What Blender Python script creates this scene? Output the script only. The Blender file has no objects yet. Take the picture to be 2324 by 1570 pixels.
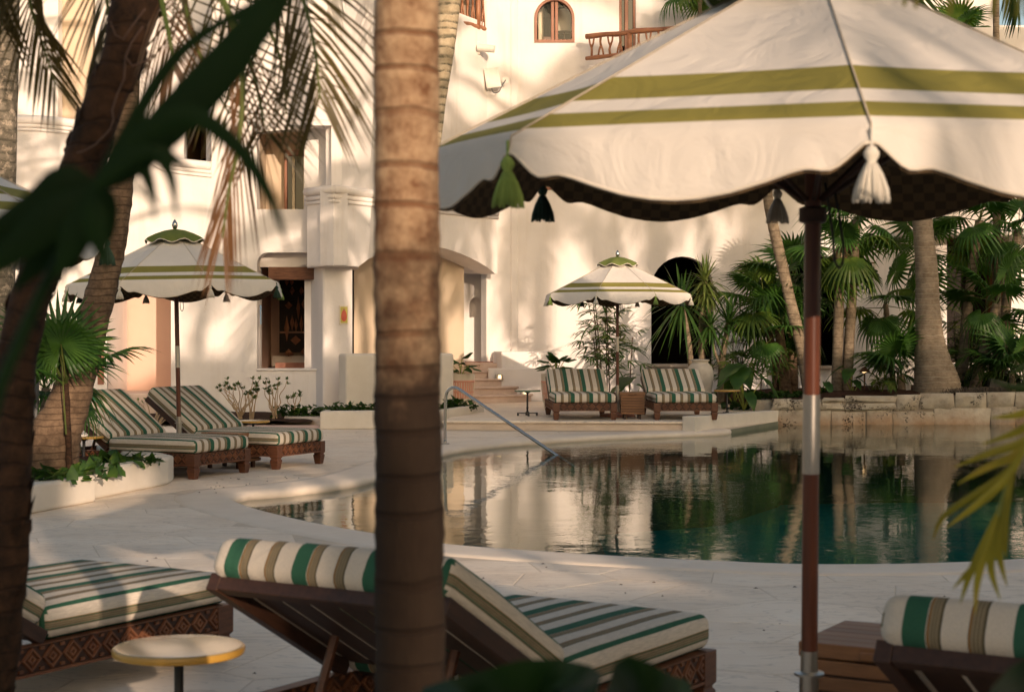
import bpy, bmesh, math, random
from mathutils import Vector, Matrix, Euler, noise
from mathutils.geometry import tessellate_polygon
R = math.radians
PI = math.pi
sc = bpy.context.scene
C = sc.collection
random.seed(7)

# ------------------------------------------------------------------ camera, sky, sun, exposure
LENS_PX, CX, YH, EYE = 3800.0, 1162.0, 755.0, 1.5     # measured on a 2324 px wide view of the photograph
cam_d = bpy.data.cameras.new('camera')
cam = bpy.data.objects.new('camera', cam_d)
C.objects.link(cam)
cam.location = (0, 0, EYE)
cam.rotation_euler = (R(90), 0, 0)
cam_d.sensor_width = 36.0
cam_d.lens = 36.0 * LENS_PX / 2324.0
cam_d.shift_y = (YH - 785.0) / 2324.0
cam_d.clip_start = 0.05
cam_d.clip_end = 500
cam_d.dof.use_dof = True
cam_d.dof.focus_distance = 27.0
cam_d.dof.aperture_fstop = 6.3
sc.camera = cam

SUN_EL, SUN_AZ = R(13.0), R(21.0)                       # low sun behind the camera, to its right
to_sun = Vector((math.sin(SUN_AZ) * math.cos(SUN_EL), -math.cos(SUN_AZ) * math.cos(SUN_EL), math.sin(SUN_EL)))
w = bpy.data.worlds.new('World')
sc.world = w
w.use_nodes = True
nt = w.node_tree
nt.nodes.clear()
sky = nt.nodes.new('ShaderNodeTexSky')
sky.sky_type = 'NISHITA'
sky.sun_disc = False
sky.sun_elevation = SUN_EL
sky.sun_rotation = PI - SUN_AZ
sky.air_density = 1.0
sky.dust_density = 4.0
sky.ozone_density = 0.6
tint = nt.nodes.new('ShaderNodeMix')
tint.data_type = 'RGBA'
tint.blend_type = 'MULTIPLY'
tint.inputs[0].default_value = 1.0
tint.inputs[7].default_value = (1.0, 0.965, 0.91, 1)      # hazy warm evening air
bg = nt.nodes.new('ShaderNodeBackground')
bg.inputs[1].default_value = 0.15
wo = nt.nodes.new('ShaderNodeOutputWorld')
nt.links.new(sky.outputs[0], tint.inputs[6])
nt.links.new(tint.outputs[2], bg.inputs[0])
nt.links.new(bg.outputs[0], wo.inputs[0])
sun_d = bpy.data.lights.new('sun', 'SUN')
sun_d.energy = 3.25
sun_d.angle = R(0.45)
sun_d.color = (1.0, 0.755, 0.555)
sun = bpy.data.objects.new('sun', sun_d)
C.objects.link(sun)
sun.rotation_euler = to_sun.to_track_quat('Z', 'Y').to_euler()
sun.location = (8, -20, 12)
sc.view_settings.view_transform = 'Standard'
sc.view_settings.look = 'None'
sc.view_settings.gamma = 1.0
sc.view_settings.exposure = 0.48
sc.render.engine = 'CYCLES'
sc.cycles.max_bounces = 8
sc.cycles.diffuse_bounces = 4
sc.cycles.transparent_max_bounces = 12
sc.cycles.use_denoising = True
sc.cycles.caustics_reflective = False
sc.cycles.caustics_refractive = False

# ------------------------------------------------------------------ measuring helpers
def P(x, y, Y):
    return Vector(((x - CX) / LENS_PX * Y, Y, EYE - (y - YH) / LENS_PX * Y))
def G(x, y, z=0.0):
    Y = LENS_PX * (EYE - z) / (y - YH)
    return Vector(((x - CX) / LENS_PX * Y, Y, z))

# ------------------------------------------------------------------ materials
MATS = {}
def new_mat(name):
    m = bpy.data.materials.new(name)
    m.use_nodes = True
    MATS[name] = m
    t = m.node_tree
    return m, t, t.nodes['Principled BSDF'], t.nodes['Material Output']
def N(t, kind, **kw):
    n = t.nodes.new(kind)
    for k, v in kw.items():
        if k.startswith('i_'):
            key = k[2:]
            n.inputs[int(key) if key.isdigit() else key.replace('_', ' ')].default_value = v
        else:
            setattr(n, k, v)
    return n
def ramp(t, stops, interp='LINEAR'):
    n = t.nodes.new('ShaderNodeValToRGB')
    cr = n.color_ramp
    cr.interpolation = interp
    while len(cr.elements) < len(stops):
        cr.elements.new(0.5)
    for e, (p, c) in zip(cr.elements, stops):
        e.position = p
        e.color = tuple(c) + (1,) if len(c) == 3 else c
    return n
def surf(name, c1, c2, scale=6.0, rough=0.7, bump=0.3, bscale=None, dist=0.01, metallic=0.0, detail=6.0, stretch=None, spec=0.5, pos=(0.3, 0.7), rand=0.0, c3=None):
    """two-tone noise colour with noise relief"""
    m, t, b, o = new_mat(name)
    tc = N(t, 'ShaderNodeTexCoord')
    mp = N(t, 'ShaderNodeMapping')
    if stretch:
        mp.inputs['Scale'].default_value = stretch
    t.links.new(tc.outputs['Object'], mp.inputs[0])
    n1 = N(t, 'ShaderNodeTexNoise', i_Scale=scale, i_Detail=detail, i_Roughness=0.6)
    t.links.new(mp.outputs[0], n1.inputs['Vector'])
    st = [(pos[0], c1), (pos[1], c2)]
    if c3:
        st.append((min(0.99, pos[1] + 0.18), c3))
    r = ramp(t, st)
    t.links.new(n1.outputs[0], r.inputs[0])
    col = r.outputs[0]
    if rand:
        oi = N(t, 'ShaderNodeObjectInfo')
        mr = N(t, 'ShaderNodeMapRange', i_3=1 - rand, i_4=1 + rand)
        t.links.new(oi.outputs['Random'], mr.inputs[0])
        hs = N(t, 'ShaderNodeHueSaturation')
        t.links.new(mr.outputs[0], hs.inputs['Value'])
        t.links.new(col, hs.inputs['Color'])
        col = hs.outputs[0]
    t.links.new(col, b.inputs['Base Color'])
    b.inputs['Roughness'].default_value = rough
    b.inputs['Metallic'].default_value = metallic
    b.inputs['Specular IOR Level'].default_value = spec
    if bump:
        n2 = N(t, 'ShaderNodeTexNoise', i_Scale=bscale or scale * 4, i_Detail=8.0, i_Roughness=0.65)
        t.links.new(mp.outputs[0], n2.inputs['Vector'])
        bp = N(t, 'ShaderNodeBump', i_Strength=bump, i_Distance=dist)
        t.links.new(n2.outputs[0], bp.inputs['Height'])
        t.links.new(bp.outputs[0], b.inputs['Normal'])
    return m
def leaf_mat(name, c1, c2, tip=None, rough=0.42, trans=0.3, scale=3.0, rand=0.25, spec=0.3):
    m, t, b, o = new_mat(name)
    tc = N(t, 'ShaderNodeTexCoord')
    n1 = N(t, 'ShaderNodeTexNoise', i_Scale=scale, i_Detail=3.0)
    t.links.new(tc.outputs['Object'], n1.inputs['Vector'])
    st = [(0.35, c1), (0.62, c2)]
    if tip:
        st.append((0.74, tip))
    r = ramp(t, st)
    t.links.new(n1.outputs[0], r.inputs[0])
    oi = N(t, 'ShaderNodeObjectInfo')
    mr = N(t, 'ShaderNodeMapRange', i_3=1 - rand, i_4=1 + rand)
    t.links.new(oi.outputs['Random'], mr.inputs[0])
    hs = N(t, 'ShaderNodeHueSaturation')
    t.links.new(mr.outputs[0], hs.inputs['Value'])
    t.links.new(r.outputs[0], hs.inputs['Color'])
    t.links.new(hs.outputs[0], b.inputs['Base Color'])
    b.inputs['Roughness'].default_value = rough
    b.inputs['Specular IOR Level'].default_value = spec
    tr = N(t, 'ShaderNodeBsdfTranslucent')
    gm = N(t, 'ShaderNodeMix', data_type='RGBA', blend_type='MULTIPLY', i_0=1.0)
    gm.inputs[7].default_value = (1.25, 1.35, 0.6, 1)
    t.links.new(hs.outputs[0], gm.inputs[6])
    t.links.new(gm.outputs[2], tr.inputs[0])
    mx = N(t, 'ShaderNodeMixShader', i_0=trans)
    t.links.new(b.outputs[0], mx.inputs[1])
    t.links.new(tr.outputs[0], mx.inputs[2])
    t.links.new(mx.outputs[0], o.inputs[0])
    return m

m, t, b, o = new_mat('plaster')
ge = N(t, 'ShaderNodeNewGeometry')
n1 = N(t, 'ShaderNodeTexNoise', i_Scale=0.6, i_Detail=7.0, i_Roughness=0.6)
n2 = N(t, 'ShaderNodeTexNoise', i_Scale=1.4, i_Detail=6.0, i_Roughness=0.65)
mp = N(t, 'ShaderNodeMapping')
mp.inputs['Scale'].default_value = (2.2, 2.2, 0.22)
t.links.new(ge.outputs['Position'], n1.inputs['Vector'])
t.links.new(ge.outputs['Position'], mp.inputs[0])
t.links.new(mp.outputs[0], n2.inputs['Vector'])
r1 = ramp(t, [(0.28, (0.70, 0.645, 0.61)), (0.5, (0.765, 0.715, 0.69)), (0.72, (0.795, 0.75, 0.725))])
t.links.new(n1.outputs[0], r1.inputs[0])
r2 = ramp(t, [(0.30, (0.91, 0.885, 0.85)), (0.46, (1, 1, 1))])
t.links.new(n2.outputs[0], r2.inputs[0])
mx = N(t, 'ShaderNodeMix', data_type='RGBA', blend_type='MULTIPLY', i_0=0.8)
t.links.new(r1.outputs[0], mx.inputs[6])
t.links.new(r2.outputs[0], mx.inputs[7])
t.links.new(mx.outputs[2], b.inputs['Base Color'])
b.inputs['Roughness'].default_value = 0.88
b.inputs['Specular IOR Level'].default_value = 0.15
n3 = N(t, 'ShaderNodeTexNoise', i_Scale=2.6, i_Detail=9.0, i_Roughness=0.6)
t.links.new(ge.outputs['Position'], n3.inputs['Vector'])
bp = N(t, 'ShaderNodeBump', i_Strength=0.35, i_Distance=0.05)
t.links.new(n3.outputs[0], bp.inputs['Height'])
t.links.new(bp.outputs[0], b.inputs['Normal'])
surf('plaster_curb', (0.64, 0.575, 0.49), (0.73, 0.665, 0.58), scale=2.2, rough=0.85, bump=0.3, bscale=9, dist=0.012, spec=0.2, c3=(0.70, 0.63, 0.54))
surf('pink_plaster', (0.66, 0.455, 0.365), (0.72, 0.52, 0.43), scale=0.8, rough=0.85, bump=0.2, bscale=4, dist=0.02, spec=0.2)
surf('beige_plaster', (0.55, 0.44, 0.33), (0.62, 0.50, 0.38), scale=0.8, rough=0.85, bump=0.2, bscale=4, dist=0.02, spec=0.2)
surf('pink_stone', (0.54, 0.40, 0.325), (0.66, 0.51, 0.43), scale=5, rough=0.7, bump=0.3, dist=0.01)
surf('terracotta', (0.40, 0.15, 0.09), (0.52, 0.22, 0.14), scale=6, rough=0.7, bump=0.2, dist=0.005)
surf('red_stone', (0.32, 0.14, 0.10), (0.45, 0.22, 0.16), scale=7, rough=0.7, bump=0.2, dist=0.005)
surf('limestone_step', (0.56, 0.45, 0.36), (0.68, 0.57, 0.47), scale=4, rough=0.65, bump=0.3, dist=0.006, stretch=(1, 1, 3))
surf('coping_stone', (0.68, 0.575, 0.47), (0.77, 0.665, 0.555), scale=3, rough=0.6, bump=0.25, bscale=30, dist=0.004)
surf('deck_joint', (0.56, 0.455, 0.35), (0.66, 0.55, 0.435), scale=6, rough=0.9, bump=0.3, dist=0.004)
surf('mortar', (0.24, 0.19, 0.14), (0.32, 0.26, 0.20), scale=8, rough=0.85, bump=0.4, dist=0.006)
surf('soil', (0.030, 0.016, 0.011), (0.075, 0.038, 0.025), scale=14, rough=0.95, bump=1.0, bscale=60, dist=0.03, spec=0.1)
surf('teak', (0.070, 0.023, 0.010), (0.14, 0.052, 0.022), scale=5, rough=0.5, bump=0.25, bscale=40, dist=0.003, stretch=(1.5, 9, 9))
surf('teak_light', (0.17, 0.075, 0.030), (0.28, 0.135, 0.058), scale=4, rough=0.5, bump=0.25, bscale=40, dist=0.003, stretch=(1.2, 10, 10), rand=0.2)
surf('teak_dark', (0.026, 0.010, 0.005), (0.06, 0.023, 0.011), scale=5, rough=0.55, bump=0.25, bscale=40, dist=0.003, stretch=(1.5, 9, 9))
surf('carved_wood', (0.11, 0.038, 0.017), (0.22, 0.088, 0.038), scale=9, rough=0.55, bump=0.4, bscale=60, dist=0.004)
surf('pole_wood', (0.075, 0.020, 0.009), (0.13, 0.037, 0.016), scale=4, rough=0.32, bump=0.1, bscale=40, dist=0.002, stretch=(12, 12, 1))
surf('rail_wood', (0.24, 0.095, 0.045), (0.36, 0.16, 0.08), scale=8, rough=0.5, bump=0.4, dist=0.006)
surf('frame_wood', (0.20, 0.075, 0.040), (0.30, 0.125, 0.07), scale=6, rough=0.5, bump=0.2, dist=0.004, stretch=(8, 8, 1))
surf('lintel_wood', (0.11, 0.045, 0.025), (0.26, 0.12, 0.065), scale=5, rough=0.8, bump=0.9, dist=0.02, stretch=(1, 6, 6))
surf('dark_door', (0.008, 0.005, 0.004), (0.016, 0.009, 0.006), scale=4, rough=0.6, bump=0.2, dist=0.004, spec=0.15)
surf('door_inlay', (0.16, 0.065, 0.03), (0.25, 0.11, 0.055), scale=7, rough=0.5, bump=0.3, dist=0.004)
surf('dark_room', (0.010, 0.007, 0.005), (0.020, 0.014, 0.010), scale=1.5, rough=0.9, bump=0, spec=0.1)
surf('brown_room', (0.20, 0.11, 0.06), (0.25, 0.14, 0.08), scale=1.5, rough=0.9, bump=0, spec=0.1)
surf('steel', (0.50, 0.48, 0.46), (0.62, 0.60, 0.57), scale=30, rough=0.2, bump=0.05, metallic=1.0, dist=0.001, stretch=(1, 1, 0.1))
surf('brushed_metal', (0.40, 0.37, 0.33), (0.52, 0.48, 0.43), scale=40, rough=0.32, bump=0.05, metallic=1.0, dist=0.001, stretch=(10, 10, 1))
surf('black_iron', (0.010, 0.010, 0.010), (0.022, 0.020, 0.018), scale=12, rough=0.5, bump=0.2, dist=0.002)
surf('bronze', (0.10, 0.05, 0.025), (0.17, 0.085, 0.045), scale=12, rough=0.45, bump=0.2, dist=0.002, metallic=0.6)
surf('yellow_top', (0.33, 0.25, 0.13), (0.42, 0.32, 0.18), scale=3, rough=0.16, bump=0.05, dist=0.002)
surf('yellow_rim', (0.45, 0.25, 0.045), (0.55, 0.33, 0.08), scale=3, rough=0.3, bump=0.05, dist=0.002)
surf('green_top', (0.09, 0.15, 0.10), (0.14, 0.21, 0.14), scale=3, rough=0.2, bump=0.05, dist=0.002)
surf('amphora_clay', (0.42, 0.37, 0.31), (0.62, 0.56, 0.48), scale=4, rough=0.85, bump=0.4, dist=0.008)
surf('urn_clay', (0.55, 0.48, 0.38), (0.68, 0.60, 0.49), scale=4, rough=0.7, bump=0.2, dist=0.006)
surf('pot_salmon', (0.62, 0.27, 0.18), (0.70, 0.36, 0.26), scale=4, rough=0.35, bump=0.1, dist=0.003)
surf('pot_cream', (0.62, 0.54, 0.42), (0.70, 0.62, 0.50), scale=4, rough=0.35, bump=0.1, dist=0.003)
surf('print_yellow', (0.50, 0.42, 0.08), (0.58, 0.50, 0.13), scale=9, rough=0.6, bump=0)
surf('print_red', (0.52, 0.06, 0.04), (0.60, 0.14, 0.08), scale=9, rough=0.6, bump=0)
surf('white_plastic', (0.62, 0.58, 0.52), (0.70, 0.66, 0.60), scale=8, rough=0.4, bump=0)
surf('grey_plastic', (0.12, 0.12, 0.12), (0.16, 0.16, 0.16), scale=8, rough=0.45, bump=0)
surf('blue_tape', (0.16, 0.27, 0.42), (0.22, 0.34, 0.50), scale=20, rough=0.7, bump=0.2)
surf('curtain', (0.60, 0.52, 0.38), (0.70, 0.62, 0.46), scale=3, rough=0.9, bump=0.3, dist=0.02, stretch=(12, 12, 0.6))
surf('lamp_shade', (0.55, 0.49, 0.38), (0.62, 0.56, 0.44), scale=3, rough=0.9, bump=0)
surf('cord_white', (0.60, 0.55, 0.47), (0.70, 0.65, 0.56), scale=60, rough=0.9, bump=0.6, bscale=120, dist=0.004, stretch=(1, 1, 0.06))
surf('cord_green', (0.16, 0.24, 0.05), (0.26, 0.36, 0.09), scale=60, rough=0.9, bump=0.6, bscale=120, dist=0.004, stretch=(1, 1, 0.06))
surf('cord_dark', (0.010, 0.028, 0.016), (0.02, 0.05, 0.03), scale=60, rough=0.9, bump=0.6, bscale=120, dist=0.004, stretch=(1, 1, 0.06))
surf('cord_beige', (0.40, 0.33, 0.25), (0.52, 0.44, 0.34), scale=60, rough=0.9, bump=0.6, bscale=120, dist=0.004, stretch=(1, 1, 0.06))
surf('twig_brown', (0.05, 0.025, 0.015), (0.11, 0.06, 0.038), scale=10, rough=0.8, bump=0.4, dist=0.004)
surf('dry_leaf', (0.26, 0.14, 0.075), (0.42, 0.26, 0.15), scale=6, rough=0.8, bump=0.3, dist=0.004)
surf('shrub_stem', (0.34, 0.23, 0.13), (0.46, 0.33, 0.20), scale=9, rough=0.8, bump=0.3, dist=0.004)
surf('fibre', (0.03, 0.022, 0.016), (0.09, 0.07, 0.05), scale=20, rough=0.95, bump=0.6, dist=0.01, stretch=(4, 4, 0.6))
surf('foundation', (0.30, 0.26, 0.21), (0.36, 0.31, 0.26), scale=0.3, rough=0.9, bump=0.2)
leaf_mat('fan_leaf', (0.026, 0.075, 0.014), (0.062, 0.140, 0.022), tip=(0.14, 0.21, 0.034))
leaf_mat('fan_leaf_yellow', (0.05, 0.11, 0.015), (0.12, 0.17, 0.025), tip=(0.24, 0.21, 0.05))
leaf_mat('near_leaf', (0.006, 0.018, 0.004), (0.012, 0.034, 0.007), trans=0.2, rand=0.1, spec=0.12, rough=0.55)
leaf_mat('frond_gold', (0.030, 0.026, 0.006), (0.095, 0.066, 0.013), tip=(0.19, 0.095, 0.025), trans=0.25, scale=2.0)
leaf_mat('frond_dry', (0.06, 0.030, 0.012), (0.20, 0.09, 0.035), tip=(0.34, 0.17, 0.07), trans=0.35, scale=2.0)
leaf_mat('frond_yellow', (0.16, 0.16, 0.015), (0.32, 0.27, 0.03), tip=(0.42, 0.30, 0.06), trans=0.35, scale=6.0)
leaf_mat('frond_green', (0.020, 0.045, 0.010), (0.05, 0.085, 0.016), tip=(0.10, 0.12, 0.02))
leaf_mat('strap_leaf', (0.024, 0.066, 0.015), (0.060, 0.120, 0.024), tip=(0.11, 0.15, 0.03), scale=4)
leaf_mat('strap_leaf_pale', (0.07, 0.11, 0.025), (0.16, 0.19, 0.05), tip=(0.26, 0.22, 0.08), scale=4)
leaf_mat('big_leaf', (0.020, 0.055, 0.014), (0.05, 0.11, 0.02), tip=(0.10, 0.15, 0.03), scale=4)
leaf_mat('ground_leaf', (0.018, 0.050, 0.012), (0.05, 0.105, 0.018), tip=(0.15, 0.19, 0.04), scale=9)
leaf_mat('succulent_leaf', (0.05, 0.09, 0.03), (0.12, 0.16, 0.05), tip=(0.22, 0.22, 0.09), scale=9)
leaf_mat('pale_stalk', (0.22, 0.27, 0.05), (0.34, 0.36, 0.08), trans=0.15)
leaf_mat('stalk', (0.06, 0.09, 0.02), (0.12, 0.13, 0.03), trans=0.1)

def ring_bark(name, c_dark, c_light, ring_per_m, ring_col, rough=0.85, lichen=None, bump=0.8, ringw=0.22, warp=0.25, drift=0.6, base_shade=0.0, mottle=7.0):
    """trunk bark: leaf-scar rings up the trunk over blotchy bark"""
    m, t, b, o = new_mat(name)
    tc = N(t, 'ShaderNodeTexCoord')
    n1 = N(t, 'ShaderNodeTexNoise', i_Scale=mottle, i_Detail=10.0, i_Roughness=0.75)
    t.links.new(tc.outputs['Object'], n1.inputs['Vector'])
    r = ramp(t, [(0.36, c_dark), (0.62, c_light)])
    t.links.new(n1.outputs[0], r.inputs[0])
    sx = N(t, 'ShaderNodeSeparateXYZ')
    t.links.new(tc.outputs['Object'], sx.inputs[0])
    nw = N(t, 'ShaderNodeTexNoise', i_Scale=5.0, i_Detail=3.0)
    t.links.new(tc.outputs['Object'], nw.inputs['Vector'])
    a = N(t, 'ShaderNodeMath', operation='MULTIPLY_ADD')
    a.inputs[1].default_value = ring_per_m
    t.links.new(sx.outputs[2], a.inputs[0])
    wm = N(t, 'ShaderNodeMath', operation='MULTIPLY')
    wm.inputs[1].default_value = warp * 2
    t.links.new(nw.outputs[0], wm.inputs[0])
    nd_ = N(t, 'ShaderNodeTexNoise', i_Scale=2.3, i_Detail=1.0)
    cz = N(t, 'ShaderNodeCombineXYZ')
    t.links.new(sx.outputs[2], cz.inputs[2])
    t.links.new(cz.outputs[0], nd_.inputs['Vector'])
    dm = N(t, 'ShaderNodeMath', operation='MULTIPLY_ADD')
    dm.inputs[1].default_value = drift * 3
    t.links.new(nd_.outputs[0], dm.inputs[0])
    t.links.new(wm.outputs[0], dm.inputs[2])
    t.links.new(dm.outputs[0], a.inputs[2])
    fr = N(t, 'ShaderNodeMath', operation='FRACT')
    t.links.new(a.outputs[0], fr.inputs[0])
    rr = ramp(t, [(0.0, (1, 1, 1)), (ringw * 0.5, (0.8, 0.8, 0.8)), (ringw, (0, 0, 0)), (0.93, (0, 0, 0)), (1.0, (1, 1, 1))])
    t.links.new(fr.outputs[0], rr.inputs[0])
    mx = N(t, 'ShaderNodeMix', data_type='RGBA')
    mx.inputs[7].default_value = tuple(ring_col) + (1,)
    nbk = N(t, 'ShaderNodeTexNoise', i_Scale=9.0, i_Detail=5.0, i_Roughness=0.7)
    t.links.new(tc.outputs['Object'], nbk.inputs['Vector'])
    rbk = ramp(t, [(0.34, (0.15, 0.15, 0.15)), (0.56, (1, 1, 1))])
    t.links.new(nbk.outputs[0], rbk.inputs[0])
    mbk = N(t, 'ShaderNodeMath', operation='MULTIPLY')
    t.links.new(rr.outputs[0], mbk.inputs[0])
    t.links.new(rbk.outputs[0], mbk.inputs[1])
    t.links.new(mbk.outputs[0], mx.inputs[0])
    t.links.new(r.outputs[0], mx.inputs[6])
    col = mx.outputs[2]
    if lichen:
        n3 = N(t, 'ShaderNodeTexNoise', i_Scale=11.0, i_Detail=9.0, i_Roughness=0.75)
        t.links.new(tc.outputs['Object'], n3.inputs['Vector'])
        r3 = ramp(t, [(0.52, (0, 0, 0)), (0.60, (1, 1, 1))])
        t.links.new(n3.outputs[0], r3.inputs[0])
        m3 = N(t, 'ShaderNodeMix', data_type='RGBA')
        m3.inputs[7].default_value = tuple(lichen) + (1,)
        t.links.new(r3.outputs[0], m3.inputs[0])
        t.links.new(col, m3.inputs[6])
        col = m3.outputs[2]
    if base_shade:      # shade painted into the lower bark, with a blotchy upper edge
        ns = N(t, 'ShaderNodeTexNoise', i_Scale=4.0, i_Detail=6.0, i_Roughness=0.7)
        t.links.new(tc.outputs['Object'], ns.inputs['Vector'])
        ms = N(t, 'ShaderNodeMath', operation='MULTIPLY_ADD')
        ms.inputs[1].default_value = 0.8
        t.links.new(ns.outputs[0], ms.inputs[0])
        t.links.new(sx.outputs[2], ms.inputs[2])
        mr_ = N(t, 'ShaderNodeMapRange', i_1=1.80, i_2=2.15, i_3=0.98 * base_shade, i_4=0.0)
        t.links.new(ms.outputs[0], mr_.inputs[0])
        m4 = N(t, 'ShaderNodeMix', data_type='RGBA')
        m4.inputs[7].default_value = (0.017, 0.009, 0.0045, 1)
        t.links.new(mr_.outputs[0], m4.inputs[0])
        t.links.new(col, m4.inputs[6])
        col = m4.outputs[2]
    t.links.new(col, b.inputs['Base Color'])
    b.inputs['Roughness'].default_value = rough
    b.inputs['Specular IOR Level'].default_value = 0.25
    mpz = N(t, 'ShaderNodeMapping')
    mpz.inputs['Scale'].default_value = (1.6, 1.6, 0.35)
    t.links.new(tc.outputs['Object'], mpz.inputs[0])
    n2 = N(t, 'ShaderNodeTexNoise', i_Scale=22.0, i_Detail=8.0, i_Roughness=0.75)
    t.links.new(mpz.outputs[0], n2.inputs['Vector'])
    sm = N(t, 'ShaderNodeMath', operation='SUBTRACT')
    t.links.new(n2.outputs[0], sm.inputs[0])
    t.links.new(rr.outputs[0], sm.inputs[1])
    bp = N(t, 'ShaderNodeBump', i_Strength=bump, i_Distance=0.008)
    t.links.new(sm.outputs[0], bp.inputs['Height'])
    t.links.new(bp.outputs[0], b.inputs['Normal'])
    return m
ring_bark('bark_near', (0.15, 0.066, 0.030), (0.46, 0.31, 0.185), 11.5, (0.19, 0.085, 0.04), ringw=0.14, warp=0.22, bump=0.9, drift=1.7, base_shade=1.0, mottle=17.0)
ring_bark('bark_dark', (0.008, 0.005, 0.003), (0.065, 0.031, 0.015), 16, (0.030, 0.016, 0.009), ringw=0.13, warp=0.7, bump=0.7, drift=1.5, mottle=13.0)
ring_bark('bark_coconut', (0.075, 0.046, 0.028), (0.22, 0.145, 0.092), 15, (0.10, 0.064, 0.04), ringw=0.16, warp=0.45, drift=1.2)
ring_bark('bark_grey', (0.10, 0.085, 0.065), (0.22, 0.19, 0.15), 8, (0.09, 0.08, 0.06), lichen=(0.40, 0.33, 0.26), ringw=0.25, warp=0.4)
ring_bark('bark_pale', (0.32, 0.25, 0.16), (0.50, 0.41, 0.29), 7.5, (0.10, 0.09, 0.06), ringw=0.36, warp=0.3)
ring_bark('bark_swollen', (0.17, 0.125, 0.085), (0.31, 0.24, 0.17), 11, (0.36, 0.30, 0.22), ringw=0.16, warp=0.35)
ring_bark('bark_slim', (0.12, 0.088, 0.058), (0.29, 0.225, 0.155), 9, (0.135, 0.10, 0.068), ringw=0.16, warp=0.3, drift=1.0)

# sun-bed fabric: stripes run along the bed, so they repeat across it (local y); the side band runs along local z
def fabric(name, axis, period, offset, stops):
    m, t, b, o = new_mat(name)
    tc = N(t, 'ShaderNodeTexCoord')
    sx = N(t, 'ShaderNodeSeparateXYZ')
    t.links.new(tc.outputs['Object'], sx.inputs[0])
    ad = N(t, 'ShaderNodeMath', operation='ADD')
    ad.inputs[1].default_value = offset
    t.links.new(sx.outputs[axis], ad.inputs[0])
    dv = N(t, 'ShaderNodeMath', operation='DIVIDE')
    dv.inputs[1].default_value = period
    t.links.new(ad.outputs[0], dv.inputs[0])
    fr = N(t, 'ShaderNodeMath', operation='FRACT')
    t.links.new(dv.outputs[0], fr.inputs[0])
    r = ramp(t, stops, 'CONSTANT')
    t.links.new(fr.outputs[0], r.inputs[0])
    nz = N(t, 'ShaderNodeTexNoise', i_Scale=40.0, i_Detail=4.0)
    mp = N(t, 'ShaderNodeMapping')
    mp.inputs['Scale'].default_value = (0.6, 9, 9) if axis == 1 else (0.6, 6, 9)
    t.links.new(tc.outputs['Object'], mp.inputs[0])
    t.links.new(mp.outputs[0], nz.inputs['Vector'])
    mr = N(t, 'ShaderNodeMapRange', i_1=0.3, i_2=0.7, i_3=0.80, i_4=1.12)
    t.links.new(nz.outputs[0], mr.inputs[0])
    hs = N(t, 'ShaderNodeHueSaturation')
    t.links.new(r.outputs[0], hs.inputs['Color'])
    t.links.new(mr.outputs[0], hs.inputs['Value'])
    t.links.new(hs.outputs[0], b.inputs['Base Color'])
    b.inputs['Roughness'].default_value = 0.9
    b.inputs['Specular IOR Level'].default_value = 0.15
    n2 = N(t, 'ShaderNodeTexNoise', i_Scale=4.0, i_Detail=4.0, i_Distortion=1.2)
    t.links.new(tc.outputs['Object'], n2.inputs['Vector'])
    bp = N(t, 'ShaderNodeBump', i_Strength=0.6, i_Distance=0.03)
    t.links.new(n2.outputs[0], bp.inputs['Height'])
    t.links.new(bp.outputs[0], b.inputs['Normal'])
WHT = (0.66, 0.58, 0.485)
GRN = (0.036, 0.118, 0.072)
TN1, TN2, ORG, DKB = (0.30, 0.235, 0.15), (0.18, 0.145, 0.09), (0.36, 0.17, 0.05), (0.07, 0.06, 0.035)
def tan_band(a, w):
    s = [(a, DKB), (a + w * 0.06, ORG), (a + w * 0.14, TN2)]
    k = 6
    for i in range(k):
        s.append((a + w * (0.2 + 0.7 * i / k), TN1 if i % 2 == 0 else TN2))
    s.append((a + w * 0.90, DKB))
    return s
st = [(0.0, GRN), (0.215, WHT)] + tan_band(0.225, 0.13) + [(0.356, WHT)] + tan_band(0.60, 0.15) + [(0.751, WHT)]
fabric('fabric_top', 1, 0.285, 0.285 * 4 + 0.125, st)
st2 = [(0.0, WHT), (0.40, GRN), (0.425, ORG), (0.45, TN2), (0.49, TN1), (0.52, TN2), (0.55, TN1), (0.58, TN2), (0.61, TN1), (0.64, GRN), (0.66, TN2), (0.70, WHT)]
st2 = [(0.0, WHT), (0.30, TN2), (0.335, GRN), (0.36, TN1), (0.39, TN2), (0.42, TN1), (0.45, TN2), (0.48, TN1), (0.51, TN2), (0.54, GRN), (0.565, ORG), (0.585, WHT)]
fabric('fabric_side', 2, 0.14, 0.14 * 4, st2)

# parasol cloth: two green bands at fixed heights; lining: woven tan dashes on brown
m, t, b, o = new_mat('canopy_cloth')
tc = N(t, 'ShaderNodeTexCoord')
sx = N(t, 'ShaderNodeSeparateXYZ')
t.links.new(tc.outputs['Object'], sx.inputs[0])
mr = N(t, 'ShaderNodeMapRange', i_1=1.9, i_2=2.5)
t.links.new(sx.outputs[2], mr.inputs[0])
fz = lambda z: (z - 1.9) / 0.6
CG, CW = (0.245, 0.215, 0.055), (0.71, 0.65, 0.585)
r = ramp(t, [(0, CW), (fz(2.014), CG), (fz(2.055), CW), (fz(2.093), CG), (fz(2.167), CW)], 'CONSTANT')
t.links.new(mr.outputs[0], r.inputs[0])
nz = N(t, 'ShaderNodeTexNoise', i_Scale=1.6, i_Detail=4.0)
t.links.new(tc.outputs['Object'], nz.inputs['Vector'])
m2 = N(t, 'ShaderNodeMapRange', i_1=0.3, i_2=0.7, i_3=0.93, i_4=1.05)
t.links.new(nz.outputs[0], m2.inputs[0])
hs = N(t, 'ShaderNodeHueSaturation')
t.links.new(r.outputs[0], hs.inputs['Color'])
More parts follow.
